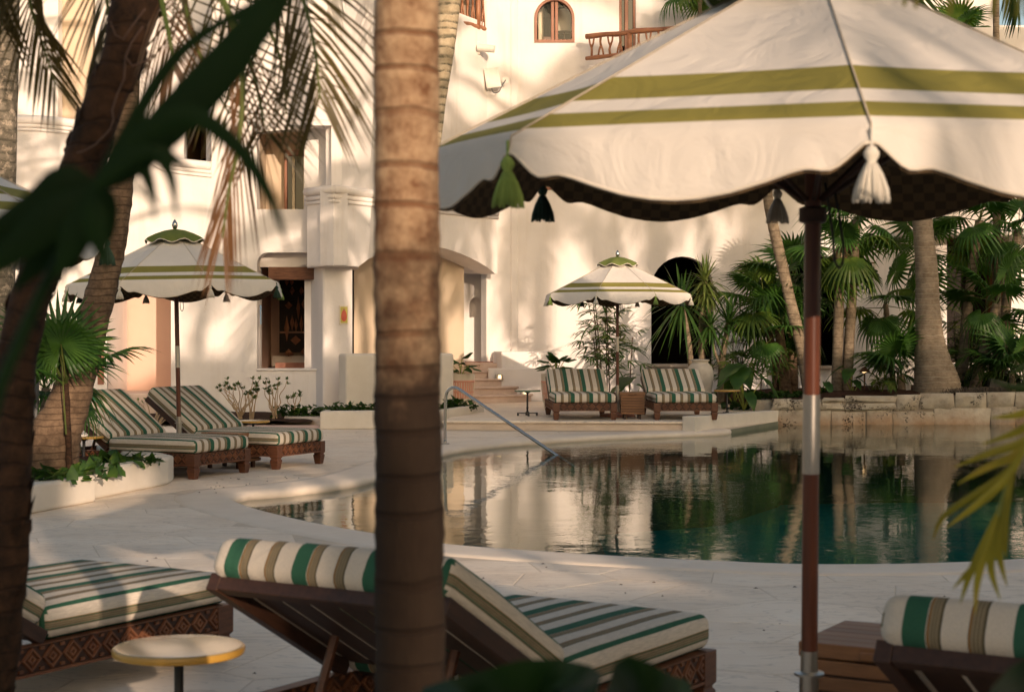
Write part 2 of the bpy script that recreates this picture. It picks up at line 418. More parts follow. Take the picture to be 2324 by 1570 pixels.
t.links.new(m2.outputs[0], hs.inputs['Value'])
t.links.new(hs.outputs[0], b.inputs['Base Color'])
b.inputs['Roughness'].default_value = 0.9
b.inputs['Specular IOR Level'].default_value = 0.1
n2 = N(t, 'ShaderNodeTexNoise', i_Scale=5.0, i_Detail=5.0, i_Distortion=1.5)
t.links.new(tc.outputs['Object'], n2.inputs['Vector'])
bp = N(t, 'ShaderNodeBump', i_Strength=0.5, i_Distance=0.03)
t.links.new(n2.outputs[0], bp.inputs['Height'])
t.links.new(bp.outputs[0], b.inputs['Normal'])
m, t, b, o = new_mat('canopy_lining')
tc = N(t, 'ShaderNodeTexCoord')
mp = N(t, 'ShaderNodeMapping')
mp.inputs['Scale'].default_value = (26, 26, 40)
t.links.new(tc.outputs['Object'], mp.inputs[0])
ch = N(t, 'ShaderNodeTexChecker', i_Scale=1.0)
ch.inputs[1].default_value = (0.125, 0.080, 0.038, 1)
ch.inputs[2].default_value = (0.070, 0.044, 0.022, 1)
sx = N(t, 'ShaderNodeSeparateXYZ')
t.links.new(mp.outputs[0], sx.inputs[0])
cb = N(t, 'ShaderNodeCombineXYZ')
t.links.new(sx.outputs[1], cb.inputs[0])
t.links.new(sx.outputs[2], cb.inputs[1])
ad = N(t, 'ShaderNodeMath', operation='MULTIPLY_ADD')
ad.inputs[1].default_value = 1.0
t.links.new(sx.outputs[0], ad.inputs[0])
t.links.new(sx.outputs[2], ad.inputs[2])
t.links.new(ad.outputs[0], cb.inputs[1])
t.links.new(cb.outputs[0], ch.inputs[0])
t.links.new(ch.outputs[0], b.inputs['Base Color'])
b.inputs['Roughness'].default_value = 0.9
surf('cap_cloth', (0.115, 0.145, 0.040), (0.165, 0.195, 0.055), scale=3, rough=0.9, bump=0.2, dist=0.01, spec=0.1)
surf('white_piping', (0.68, 0.60, 0.50), (0.72, 0.64, 0.54), scale=3, rough=0.9, bump=0)

# flagstone: pale limestone with veins and soft stains
m, t, b, o = new_mat('flagstone')
tc = N(t, 'ShaderNodeTexCoord')
oi = N(t, 'ShaderNodeObjectInfo')
n1 = N(t, 'ShaderNodeTexNoise', i_Scale=1.6, i_Detail=8.0, i_Roughness=0.65)
t.links.new(tc.outputs['Object'], n1.inputs['Vector'])
r = ramp(t, [(0.30, (0.70, 0.575, 0.45)), (0.5, (0.80, 0.675, 0.545)), (0.70, (0.84, 0.735, 0.615))])
t.links.new(n1.outputs[0], r.inputs[0])
vz = N(t, 'ShaderNodeTexNoise', i_Scale=3.5, i_Detail=6.0, i_Distortion=1.8)
mpv = N(t, 'ShaderNodeMapping')
mpv.inputs['Scale'].default_value = (0.5, 1.6, 1)
t.links.new(tc.outputs['Object'], mpv.inputs[0])
t.links.new(mpv.outputs[0], vz.inputs['Vector'])
rv = ramp(t, [(0.475, (0, 0, 0)), (0.5, (0.55, 0.55, 0.55)), (0.525, (0, 0, 0))])
t.links.new(vz.outputs[0], rv.inputs[0])
mv = N(t, 'ShaderNodeMix', data_type='RGBA')
mv.inputs[7].default_value = (0.46, 0.38, 0.31, 1)
t.links.new(rv.outputs[0], mv.inputs[0])
t.links.new(r.outputs[0], mv.inputs[6])
hs = N(t, 'ShaderNodeHueSaturation')
mr = N(t, 'ShaderNodeMapRange', i_3=0.94, i_4=1.03)
t.links.new(oi.outputs['Random'], mr.inputs[0])
t.links.new(mr.outputs[0], hs.inputs['Value'])
t.links.new(mv.outputs[2], hs.inputs['Color'])
t.links.new(hs.outputs[0], b.inputs['Base Color'])
b.inputs['Roughness'].default_value = 0.62
b.inputs['Specular IOR Level'].default_value = 0.35
n2 = N(t, 'ShaderNodeTexNoise', i_Scale=14.0, i_Detail=8.0, i_Roughness=0.7)
t.links.new(tc.outputs['Object'], n2.inputs['Vector'])
bp = N(t, 'ShaderNodeBump', i_Strength=0.35, i_Distance=0.006)
t.links.new(n2.outputs[0], bp.inputs['Height'])
t.links.new(bp.outputs[0], b.inputs['Normal'])

# coral stone of the pool wall: pitted, with a rusty tide line near the water
m, t, b, o = new_mat('coral_stone')
tc = N(t, 'ShaderNodeTexCoord')
ge = N(t, 'ShaderNodeNewGeometry')
oi = N(t, 'ShaderNodeObjectInfo')
n1 = N(t, 'ShaderNodeTexNoise', i_Scale=4.0, i_Detail=9.0, i_Roughness=0.7)
t.links.new(ge.outputs['Position'], n1.inputs['Vector'])
r = ramp(t, [(0.28, (0.28, 0.22, 0.16)), (0.5, (0.44, 0.375, 0.29)), (0.72, (0.55, 0.48, 0.38))])
t.links.new(n1.outputs[0], r.inputs[0])
sx = N(t, 'ShaderNodeSeparateXYZ')
t.links.new(ge.outputs['Position'], sx.inputs[0])
nr = N(t, 'ShaderNodeTexNoise', i_Scale=1.8, i_Detail=5.0)
t.links.new(ge.outputs['Position'], nr.inputs['Vector'])
a1 = N(t, 'ShaderNodeMath', operation='MULTIPLY_ADD')
a1.inputs[1].default_value = -0.5
t.links.new(nr.outputs[0], a1.inputs[0])
t.links.new(sx.outputs[2], a1.inputs[2])
rs = ramp(t, [(0.0, (0.55, 0.55, 0.55)), (1.0, (0, 0, 0))])
mr = N(t, 'ShaderNodeMapRange', i_1=-0.32, i_2=-0.08)
t.links.new(a1.outputs[0], mr.inputs[0])
t.links.new(mr.outputs[0], rs.inputs[0])
mx = N(t, 'ShaderNodeMix', data_type='RGBA')
mx.inputs[7].default_value = (0.33, 0.15, 0.045, 1)
t.links.new(rs.outputs[0], mx.inputs[0])
t.links.new(r.outputs[0], mx.inputs[6])
vo = N(t, 'ShaderNodeTexNoise', i_Scale=30.0, i_Detail=4.0, i_Roughness=0.8)
t.links.new(ge.outputs['Position'], vo.inputs['Vector'])
nb = N(t, 'ShaderNodeTexNoise', i_Scale=2.2, i_Detail=2.0)
t.links.new(ge.outputs['Position'], nb.inputs['Vector'])
ml = N(t, 'ShaderNodeMath', operation='MULTIPLY')
t.links.new(vo.outputs[0], ml.inputs[0])
t.links.new(nb.outputs[0], ml.inputs[1])
rp = ramp(t, [(0.33, (0, 0, 0)), (0.37, (1, 1, 1))])
t.links.new(ml.outputs[0], rp.inputs[0])
mp2 = N(t, 'ShaderNodeMix', data_type='RGBA')
mp2.inputs[7].default_value = (0.055, 0.042, 0.030, 1)
t.links.new(rp.outputs[0], mp2.inputs[0])
t.links.new(mx.outputs[2], mp2.inputs[6])
hs = N(t, 'ShaderNodeHueSaturation')
mr = N(t, 'ShaderNodeMapRange', i_3=0.85, i_4=1.12)
t.links.new(oi.outputs['Random'], mr.inputs[0])
t.links.new(mr.outputs[0], hs.inputs['Value'])
t.links.new(mp2.outputs[2], hs.inputs['Color'])
t.links.new(hs.outputs[0], b.inputs['Base Color'])
b.inputs['Roughness'].default_value = 0.9
bp = N(t, 'ShaderNodeBump', i_Strength=0.9, i_Distance=0.02, invert=True)
ad = N(t, 'ShaderNodeMath', operation='SUBTRACT')
t.links.new(rp.outputs[0], ad.inputs[0])
t.links.new(n1.outputs[0], ad.inputs[1])
t.links.new(ad.outputs[0], bp.inputs['Height'])
t.links.new(bp.outputs[0], b.inputs['Normal'])

# water: a clear mirror by angle over the tiled basin
m, t, b, o = new_mat('pool_water')
t.nodes.remove(b)
tc = N(t, 'ShaderNodeTexCoord')
na = N(t, 'ShaderNodeTexNoise', i_Scale=1.1, i_Detail=2.0)
nb = N(t, 'ShaderNodeTexNoise', i_Scale=6.5, i_Detail=3.0, i_Roughness=0.55)
nc = N(t, 'ShaderNodeTexNoise', i_Scale=0.35, i_Detail=2.0)
for n in (na, nb, nc):
    t.links.new(tc.outputs['Object'], n.inputs['Vector'])
gust = N(t, 'ShaderNodeMapRange', i_1=0.40, i_2=0.66, i_3=0.25, i_4=1.2)
t.links.new(nc.outputs[0], gust.inputs[0])
ml = N(t, 'ShaderNodeMath', operation='MULTIPLY')
t.links.new(nb.outputs[0], ml.inputs[0])
t.links.new(gust.outputs[0], ml.inputs[1])
ad = N(t, 'ShaderNodeMath', operation='MULTIPLY_ADD')
ad.inputs[1].default_value = 1.3
t.links.new(na.outputs[0], ad.inputs[0])
t.links.new(ml.outputs[0], ad.inputs[2])
bp = N(t, 'ShaderNodeBump', i_Strength=1.0, i_Distance=0.0030)
t.links.new(ad.outputs[0], bp.inputs['Height'])
fr = N(t, 'ShaderNodeFresnel', i_IOR=1.33)
t.links.new(bp.outputs[0], fr.inputs['Normal'])
gl = N(t, 'ShaderNodeBsdfGlossy', i_Roughness=0.012)
gl.inputs[0].default_value = (0.97, 0.98, 0.96, 1)
t.links.new(bp.outputs[0], gl.inputs['Normal'])
tp = N(t, 'ShaderNodeBsdfTransparent')
tp.inputs[0].default_value = (0.60, 0.90, 0.84, 1)
mx = N(t, 'ShaderNodeMixShader')
t.links.new(fr.outputs[0], mx.inputs[0])
t.links.new(tp.outputs[0], mx.inputs[1])
t.links.new(gl.outputs[0], mx.inputs[2])
t.links.new(mx.outputs[0], o.inputs[0])
surf('basin_deep', (0.016, 0.27, 0.22), (0.026, 0.34, 0.28), scale=3, rough=0.7, bump=0)
surf('basin_shallow', (0.16, 0.17, 0.12), (0.22, 0.22, 0.15), scale=2, rough=0.7, bump=0)

m, t, b, o = new_mat('window_glass')
b.inputs['Base Color'].default_value = (0.015, 0.012, 0.010, 1)
b.inputs['Roughness'].default_value = 0.04
m, t, b, o = new_mat('clear_pane')
t.nodes.remove(b)
tp = N(t, 'ShaderNodeBsdfTransparent')
gl = N(t, 'ShaderNodeBsdfGlossy', i_Roughness=0.02)
fr = N(t, 'ShaderNodeFresnel', i_IOR=1.5)
mx = N(t, 'ShaderNodeMixShader')
t.links.new(fr.outputs[0], mx.inputs[0])
t.links.new(tp.outputs[0], mx.inputs[1])
t.links.new(gl.outputs[0], mx.inputs[2])
t.links.new(mx.outputs[0], o.inputs[0])
for nm, col, e in (('lamp_glow', (1.0, 0.62, 0.28), 3.0), ('step_light_glow', (1.0, 0.72, 0.38), 1.6)):
    m, t, b, o = new_mat(nm)
    b.inputs['Base Color'].default_value = (0.8, 0.7, 0.5, 1)
    b.inputs['Emission Color'].default_value = col + (1,)
    b.inputs['Emission Strength'].default_value = e

# ------------------------------------------------------------------ mesh and object helpers
class MB:
    def __init__(s):
        s.v, s.f, s.m = [], [], []
    def add(s, vs, fs, mi=0):
        o = len(s.v)
        s.v += [tuple(p) for p in vs]
        for f in fs:
            s.f.append([i + o for i in f])
            s.m.append(mi)
        return s
    def box(s, x0, x1, y0, y1, z0, z1, mi=0, M=None):
        vs = [Vector(p) for p in ((x0, y0, z0), (x1, y0, z0), (x1, y1, z0), (x0, y1, z0), (x0, y0, z1), (x1, y0, z1), (x1, y1, z1), (x0, y1, z1))]
        if M:
            vs = [M @ p for p in vs]
        return s.add(vs, [(3, 2, 1, 0), (4, 5, 6, 7), (0, 1, 5, 4), (1, 2, 6, 5), (2, 3, 7, 6), (3, 0, 4, 7)], mi)
    def tube(s, pts, rad, n=8, mi=0, cap=True):
        pts = [Vector(p) for p in pts]
        if not hasattr(rad, '__len__'):
            rad = [rad] * len(pts)
        rings, ref = [], None
        for i, p in enumerate(pts):
            d = (pts[min(i + 1, len(pts) - 1)] - pts[max(i - 1, 0)]).normalized()
            if ref is None:
                ref = Vector((0, 0, 1)) if abs(d.z) < 0.9 else Vector((1, 0, 0))
            a = (ref - d * ref.dot(d)).normalized()
            ref = a
            bb = d.cross(a)
            rings.append([p + (a * math.cos(2 * PI * k / n) + bb * math.sin(2 * PI * k / n)) * rad[i] for k in range(n)])
        vs = [q for rg in rings for q in rg]
        fs = []
        for i in range(len(pts) - 1):
            for k in range(n):
                k2 = (k + 1) % n
                fs.append((i * n + k, i * n + k2, (i + 1) * n + k2, (i + 1) * n + k))
        if cap:
            fs.append(tuple(reversed(range(n))))
            fs.append(tuple(range((len(pts) - 1) * n, len(pts) * n)))
        return s.add(vs, fs, mi)
    def lathe(s, prof, n=16, mi=0, cen=(0, 0, 0)):
        vs, fs = [], []
        for r_, z in prof:
            for k in range(n):
                a = 2 * PI * k / n
                vs.append((cen[0] + r_ * math.cos(a), cen[1] + r_ * math.sin(a), cen[2] + z))
        for i in range(len(prof) - 1):
            for k in range(n):
                k2 = (k + 1) % n
                fs.append((i * n + k, i * n + k2, (i + 1) * n + k2, (i + 1) * n + k))
        fs.append(tuple(reversed(range(n))))
        fs.append(tuple(range((len(prof) - 1) * n, len(prof) * n)))
        return s.add(vs, fs, mi)
    def prism(s, poly, z0, z1, mi=0):
        n = len(poly)
        vs = [(p[0], p[1], z0 if not callable(z0) else z0(p)) for p in poly] + [(p[0], p[1], z1 if not callable(z1) else z1(p)) for p in poly]
        area = sum(poly[i][0] * poly[(i + 1) % n][1] - poly[(i + 1) % n][0] * poly[i][1] for i in range(n))
        fs = [tuple(reversed(range(n))), tuple(range(n, 2 * n))] + [(i, (i + 1) % n, n + (i + 1) % n, n + i) for i in range(n)]
        if area < 0:
            fs = [tuple(reversed(f)) for f in fs]
        return s.add(vs, fs, mi)
    def mesh(s, name, mats, smooth=False, bevel=0, seg=2):
        me = bpy.data.meshes.new(name)
        me.from_pydata(s.v, [], s.f)
        for mm in (mats if isinstance(mats, (list, tuple)) else [mats]):
            me.materials.append(MATS[mm])
        me.polygons.foreach_set('material_index', s.m)
        if bevel:
            bm = bmesh.new()
            bm.from_mesh(me)
            es = [e for e in bm.edges if len(e.link_faces) == 2 and e.calc_face_angle(0) > 0.5]
            bmesh.ops.bevel(bm, geom=es, offset=bevel, segments=seg, profile=0.5, affect='EDGES', clamp_overlap=True)
            bm.to_mesh(me)
            bm.free()
        if smooth:
            me.polygons.foreach_set('use_smooth', [True] * len(me.polygons))
            if smooth == 'angle':
                try:
                    me.set_sharp_from_angle(angle=R(40))
                except Exception:
                    pass
        me.update()
        return me
def obj(name, me, parent=None, loc=None, rot=None, scale=None):
    o = bpy.data.objects.new(name, me)
    C.objects.link(o)
    if parent:
        o.parent = parent
    if loc is not None:
        o.location = loc
    if rot is not None:
        o.rotation_euler = rot
    if scale is not None:
        o.scale = scale if hasattr(scale, '__len__') else (scale,) * 3
    return o
def tag(o, label, cat, group=None, kind=None):
    o['label'] = label
    o['category'] = cat
    if group:
        o['group'] = group
    if kind:
        o['kind'] = kind
    return o
def thing(name, label, cat, loc=(0, 0, 0), rz=0.0, group=None):
    o = obj(name, None, None, loc, (0, 0, rz))
    return tag(o, label, cat, group)
def struct(o, label=None):
    o['kind'] = 'structure'
    if label:
        o['label'] = label
    return o
def dup(root, label, loc, rz, group=None):
    def cp(o, par):
        c = o.copy()
        C.objects.link(c)
        c.parent = par
        for ch in list(o.children):
            cp(ch, c)
        return c
    c = cp(root, None)
    c.location = loc
    c.rotation_euler = (0, 0, rz)
    c['label'] = label
    if group:
        c['group'] = group
    return c
def spline(pts, n):
    """Catmull-Rom through points (tuples of any length)"""
    pts = [Vector(p) for p in pts]
    out = []
    L = len(pts) - 1
    for i in range(n + 1):
        u = i / n * L
        k = min(int(u), L - 1)
        f = u - k
        p0, p1, p2, p3 = pts[max(k - 1, 0)], pts[k], pts[k + 1], pts[min(k + 2, L)]
        out.append(0.5 * ((2 * p1) + (p2 - p0) * f + (2 * p0 - 5 * p1 + 4 * p2 - p3) * f * f + (3 * p1 - p0 - 3 * p2 + p3) * f ** 3))
    return out

# ------------------------------------------------------------------ ground, pool, terrace
WZ = -0.07
pool_ctrl = [(-2.60, 15.25), (-2.28, 14.45), (-1.62, 13.3), (-1.08, 12.57), (-0.507, 11.9), (0.415, 11.36), (1.3, 11.0), (2.11, 10.82), (3.42, 11.1),
             (6.2, 12.5), (9.0, 15.5), (11.2, 19.5), (12.0, 24.0)]
pool_line = [(p.x, p.y) for p in spline([(a, b_, 0) for a, b_ in pool_ctrl], 60)]
pool_line += [(12.1, 29.3), (8.8, 29.2), (6.6, 29.1), (4.62, 28.75), (4.5, 28.35)]
far_ctrl = [(3.40, 26.05), (3.20, 25.66), (2.7, 25.30), (1.92, 24.86), (1.2, 24.35), (0.49, 23.7), (-0.33, 22.6), (-0.87, 21.3), (-1.20, 19.2), (-1.55, 17.2), (-2.1, 16.15), (-2.5, 15.72)]
pool_line += [(p.x, p.y) for p in spline([(a, b_, 0) for a, b_ in far_ctrl], 50)]

def sheet(outer, holes, z, name, mat):
    loops = [[Vector((p[0], p[1], 0)) for p in outer]] + [[Vector((p[0], p[1], 0)) for p in h] for h in holes]
    tris = tessellate_polygon(loops)
    vs = [v for l in loops for v in l]
    mb = MB()
    fs = []
    for a, b_, c in tris:
        n = (vs[b_] - vs[a]).cross(vs[c] - vs[a]).z
        fs.append((a, b_, c) if n > 0 else (c, b_, a))
    mb.add([(v.x, v.y, z) for v in vs], fs)
    return mb.mesh(name, mat)
struct(obj('ground', sheet([(-150, -150), (150, -150), (150, 200), (-150, 200)], [pool_line], 0.0, 'ground', 'deck_joint')))
# basin
mb = MB()
n = len(pool_line)
mb.add([(x, y, 0.0) for x, y in pool_line] + [(x, y, -1.5) for x, y in pool_line], [(i, n + i, n + (i + 1) % n, (i + 1) % n) for i in range(n)])
bs = struct(obj('pool_basin', mb.mesh('pool_basin', 'basin_shallow')))
f_ = struct(obj('pool_floor', sheet(pool_line, [], -1.45, 'pool_floor', 'basin_deep')))
shelf = [(-3, 17.5), (-3, 12), (0.1, 11), (0.75, 12.6), (0.75, 15.5), (0.5, 18.5), (0.9, 22.0), (1.6, 25.5), (-3, 25)]
struct(obj('pool_shelf', MB().prism(shelf, -0.6, -0.28).mesh('pool_shelf', 'basin_shallow')))
struct(obj('water', sheet(pool_line, [], WZ, 'water', 'pool_water')))
# coping: a smooth rounded band swept round the paved part of the outline
pts = [Vector((x, y)) for x, y in pool_line]
i0 = len(pool_line) - 51 + 1
def sweep_band(idx, prof, name, mat):
    mb = MB()
    rows = []
    m_ = len(idx)
    for k, i in enumerate(idx):
        a, b_ = pts[idx[max(k - 1, 0)]], pts[idx[min(k + 1, m_ - 1)]]
        d = (b_ - a).normalized()
        nn = Vector((d.y, -d.x))
        rows.append([(pts[i].x + nn.x * u, pts[i].y + nn.y * u, z) for u, z in prof])
    q = len(prof)
    vs = [v for r_ in rows for v in r_]
    fs = [(k * q + j, (k + 1) * q + j, (k + 1) * q + j + 1, k * q + j + 1) for k in range(m_ - 1) for j in range(q - 1)]
    fs = [tuple(reversed(f)) for f in fs]
    mb.add(vs, fs)
    return mb.mesh(name, mat, smooth=True)
prof = [(0.50, -0.01), (0.49, 0.010), (0.40, 0.013), (0.12, 0.016), (0.04, 0.012), (-0.015, -0.004), (-0.035, -0.03), (-0.03, -0.06), (0.0, -0.12)]
wrap = list(range(len(pool_line) - 50, len(pool_line))) + list(range(0, 61))
struct(obj('pool_coping', sweep_band(wrap, prof, 'pool_coping', 'coping_stone')))

# flagstones: irregular polygons (Voronoi cells), near ones each an object
def inside(p, poly):
    c = False
    j = len(poly) - 1
    for i in range(len(poly)):
        xi, yi = poly[i]
        xj, yj = poly[j]
        if (yi > p[1]) != (yj > p[1]) and p[0] < (xj - xi) * (p[1] - yi) / (yj - yi) + xi:
            c = not c
        j = i
    return c
def near_pool(p, d):
    return inside(p, pool_line) or any((p[0] - q[0]) ** 2 + (p[1] - q[1]) ** 2 < d * d for q in pool_line)
rs = random.Random(11)
SP = 0.62
cells = {}
gx0, gx1, gy0, gy1 = -8.5, 5.5, 2.5, 28.5
for i in range(int((gx1 - gx0) / SP) + 1):
    for j in range(int((gy1 - gy0) / SP) + 1):
        cells[(i, j)] = (gx0 + (i + 0.5 + rs.uniform(-0.42, 0.42)) * SP, gy0 + (j + 0.5 + rs.uniform(-0.42, 0.42)) * SP)
def clip(poly, px, py, nx, ny):
    out = []
    for k in range(len(poly)):
        a, b_ = poly[k], poly[(k + 1) % len(poly)]
        da, db = (a[0] - px) * nx + (a[1] - py) * ny, (b_[0] - px) * nx + (b_[1] - py) * ny
        if da <= 0:
            out.append(a)
        if (da < 0 < db) or (db < 0 < da):
            f = da / (da - db)
            out.append((a[0] + (b_[0] - a[0]) * f, a[1] + (b_[1] - a[1]) * f))
    return out
stones = []
for (i, j), c in cells.items():
    if near_pool(c, 0.42) or abs(c[0]) > c[1] * 0.33 + 0.6:
        continue
    if c[1] > (25.6 if c[0] > -1.2 else 28.0):
        continue
    poly = [(c[0] - 1.2, c[1] - 1.2), (c[0] + 1.2, c[1] - 1.2), (c[0] + 1.2, c[1] + 1.2), (c[0] - 1.2, c[1] + 1.2)]
    for di in range(-3, 4):
        for dj in range(-3, 4):
            q = cells.get((i + di, j + dj))
            if q and (di or dj) and poly:
                dx, dy = q[0] - c[0], q[1] - c[1]
                L = math.hypot(dx, dy)
                poly = clip(poly, (c[0] + q[0]) / 2 - dx / L * 0.004, (c[1] + q[1]) / 2 - dy / L * 0.004, dx / L, dy / L)
    if len(poly) >= 3:
        stones.append((c, poly))
stones.sort(key=lambda s: s[0][1])
ground = bpy.data.objects['ground']
def stone_into(mb, c, poly, z):
    inner = [(c[0] + (p[0] - c[0]) * 0.975, c[1] + (p[1] - c[1]) * 0.975) for p in poly]
    m_ = len(poly)
    tz = rs.uniform(-0.002, 0.002)
    vs = [(p[0], p[1], 0.0005) for p in poly] + [(p[0], p[1], z) for p in inner]
    mb.add(vs, [(k, (k + 1) % m_, m_ + (k + 1) % m_, m_ + k) for k in range(m_)] + [tuple(range(m_, 2 * m_))])
for c, poly in stones[:290]:
    mb = MB()
    stone_into(mb, c, poly, 0.0025 + rs.uniform(-0.0006, 0.0006))
    obj('flagstone', mb.mesh('flagstone', 'flagstone'), ground)
mb = MB()
for c, poly in stones[290:]:
    stone_into(mb, c, poly, 0.0025 + rs.uniform(-0.0006, 0.0006))
o = obj('flagstones_beyond', mb.mesh('flagstones_beyond', 'flagstone'), ground)
o['kind'] = 'stuff'

# raised far terrace with its step
TZ = 0.15
terr = [(-1.02, 25.75), (2.80, 25.50), (4.42, 28.55), (4.9, 29.4), (4.6, 31.6), (4.4, 34.2), (-1.4, 34.2), (-0.7, 30.5)]
tr = struct(obj('terrace', MB().prism(terr, 0.004, TZ - 0.035).mesh('terrace', 'limestone_step')))
terr2 = [(-1.07, 25.71), (2.80, 25.46), (4.45, 28.5), (4.95, 29.4), (4.65, 31.6), (4.45, 34.25), (-1.45, 34.25), (-0.75, 30.5)]
obj('terrace_slab', MB().prism(terr2, TZ - 0.034, TZ).mesh('terrace_slab', 'flagstone', bevel=0.008), tr)
lw = thing('low_pool_wall', 'low white retaining wall running from the terrace step into the pool', 'wall', (2.8, 25.4, 0))
A_, B_ = Vector((2.78, 25.36)), Vector((4.62, 28.62))
d_ = (B_ - A_).normalized()
nn = Vector((-d_.y, d_.x)) * 0.22
mb = MB()
q = [A_, B_, B_ + nn, A_ + nn]
mb.prism([(p.x - 2.8, p.y - 25.4) for p in q], -0.4, lambda p: 0.235 - 0.018 * max(0, p[1]))
obj('wall_body', mb.mesh('wall_body', 'plaster_curb', bevel=0.015), lw)

# coral-stone pool wall, stone by stone
sw = thing('stone_pool_wall', 'retaining wall of pitted coral stone blocks at the far pool edge', 'wall', (4.5, 28.6, 0))
def wall_top(x):
    return 0.37 + 0.028 * (x - 4.4) + 0.012 * math.sin(x * 2.1)
def wall_y(x):
    return 28.42 + 0.05 * (x - 4.5) + (0.10 * math.sin((x - 4.5) * 0.9) if x > 5 else 0)
mb = MB()
for k in range(24):
    xa, xb = 4.45 + k * 0.33, 4.45 + (k + 1) * 0.33
    mb.add([(xa - 4.5, wall_y(xa) + 0.06 - 28.6, -0.5), (xb - 4.5, wall_y(xb) + 0.06 - 28.6, -0.5), (xb - 4.5, wall_y(xb) + 0.06 - 28.6, wall_top(xb) - 0.03), (xa - 4.5, wall_y(xa) + 0.06 - 28.6, wall_top(xa) - 0.03),
            (xa - 4.5, wall_y(xa) + 0.5 - 28.6, wall_top(xa) - 0.03), (xb - 4.5, wall_y(xb) + 0.5 - 28.6, wall_top(xb) - 0.03)], [(0, 1, 2, 3), (3, 2, 5, 4)])
obj('mortar_core', mb.mesh('mortar_core', 'mortar'), sw)
def block(xa, xb, za, zb, rs_):
    """an uneven stone with a pillowed face"""
    mb = MB()
    nx, nz = 6, 4
    vs = []
    sk = [rs_.uniform(-0.07, 0.07) for _ in range(4)]
    for j in range(nz + 1):
        for i in range(nx + 1):
            u, v = i / nx, j / nz
            x = xa + (xb - xa) * u + sk[0] * (v - 0.5) * (1 - u) + sk[1] * (v - 0.5) * u
            z = za + (zb - za) * v + sk[2] * (u - 0.5) * 0.5 * (1 if 0 < j < nz else 0.4)
            e = min(u, 1 - u) * (xb - xa)
            e2 = min(v, 1 - v) * (zb - za)
            dep = min(1, e / 0.03) * min(1, e2 / 0.03)
            y = wall_y(x) + 0.04 - 0.045 * dep + 0.03 * noise.noise(Vector((x * 5, z * 5, 3.1)))
            vs.append((x, y, z))
    fs = [(j * (nx + 1) + i, j * (nx + 1) + i + 1, (j + 1) * (nx + 1) + i + 1, (j + 1) * (nx + 1) + i) for j in range(nz) for i in range(nx)]
    mb.add(vs, fs)
    base = (nx + 1) * nz
    # top return
    vt = [vs[base + i] for i in range(nx + 1)] + [(vs[base + i][0], vs[base + i][1] + 0.34, zb - 0.01) for i in range(nx + 1)]
    mb.add(vt, [(i, i + 1, nx + 2 + i, nx + 1 + i) for i in range(nx)])
    mb.v = [(a - 4.5, b_ - 28.6, c) for a, b_, c in mb.v]
    return mb.mesh('stone', 'coral_stone', smooth='angle')
rs = random.Random(5)
for row in range(2):
    x = 4.42
    while x < 12.0:
        wd = rs.uniform(0.30, 0.95)
        xm = x + wd / 2
        split = 0.15 + 0.02 * math.sin(xm * 1.7) + 0.012 * (xm - 4.5)
        za, zb = (-0.45, split) if row == 0 else (split + 0.014, wall_top(xm))
        if row == 1 and rs.random() < 0.3:
            mid = za + (zb - za) * rs.uniform(0.45, 0.6)
            obj('stone', block(x + 0.009, x + wd - 0.009, za, mid - 0.004, rs), sw)
            obj('stone', block(x + 0.009, x + wd - 0.009, mid + 0.004, zb, rs), sw)
        else:
            obj('stone', block(x + 0.009, x + wd - 0.009, za, zb + rs.uniform(-0.02, 0.02), rs), sw)
        x += wd
mb = MB()
rk = [(4.12, 28.95), (4.75, 28.7), (4.85, 29.1), (4.3, 29.25)]
mb.prism(rk, 0.1, 0.34)
o = obj('edge_stone', mb.mesh('edge_stone', 'coral_stone', bevel=0.04), None)
tag(o, 'rough coral block lying on the terrace at the end of the pool wall', 'stone')

# planted beds
def mound(x0, x1, y0, y1, zf, name, nx=26, ny=10):
    mb = MB()
    vs = []
    for j in range(ny + 1):
        for i in range(nx + 1):
            x, y = x0 + (x1 - x0) * i / nx, y0 + (y1 - y0) * j / ny
            vs.append((x, y, zf(x, y)))
    mb.add(vs, [(j * (nx + 1) + i, j * (nx + 1) + i + 1, (j + 1) * (nx + 1) + i + 1, (j + 1) * (nx + 1) + i) for j in range(ny) for i in range(nx)])
    return struct(obj(name, mb.mesh(name, 'soil', smooth=True)))
def bed_z(x, y):
    return 0.34 + 0.028 * (x - 4.4) + 0.05 * noise.noise(Vector((x * 1.3, y * 1.3, 0))) + 0.10 * math.exp(-((x - 6.6) ** 2 + (y - 29.6) ** 2) / 0.5) + 0.08 * math.exp(-((x - 5.6) ** 2 + (y - 29.3) ** 2) / 0.25) + min(0, (y - 28.95)) * 0.25
mound(4.5, 12.5, 28.8, 34.0, bed_z, 'pool_bed', 50, 26)
mound(1.6, 4.6, 31.9, 34.0, lambda x, y: 0.30 + 0.04 * noise.noise(Vector((x * 2, y * 2, 5))) - 0.5 * max(0, 32.15 - y), 'terrace_bed')
mound(-7.2, -3.2, 26.8, 30.0, lambda x, y: 0.09 + 0.04 * noise.noise(Vector((x * 2, y * 2, 9))), 'wall_bed')

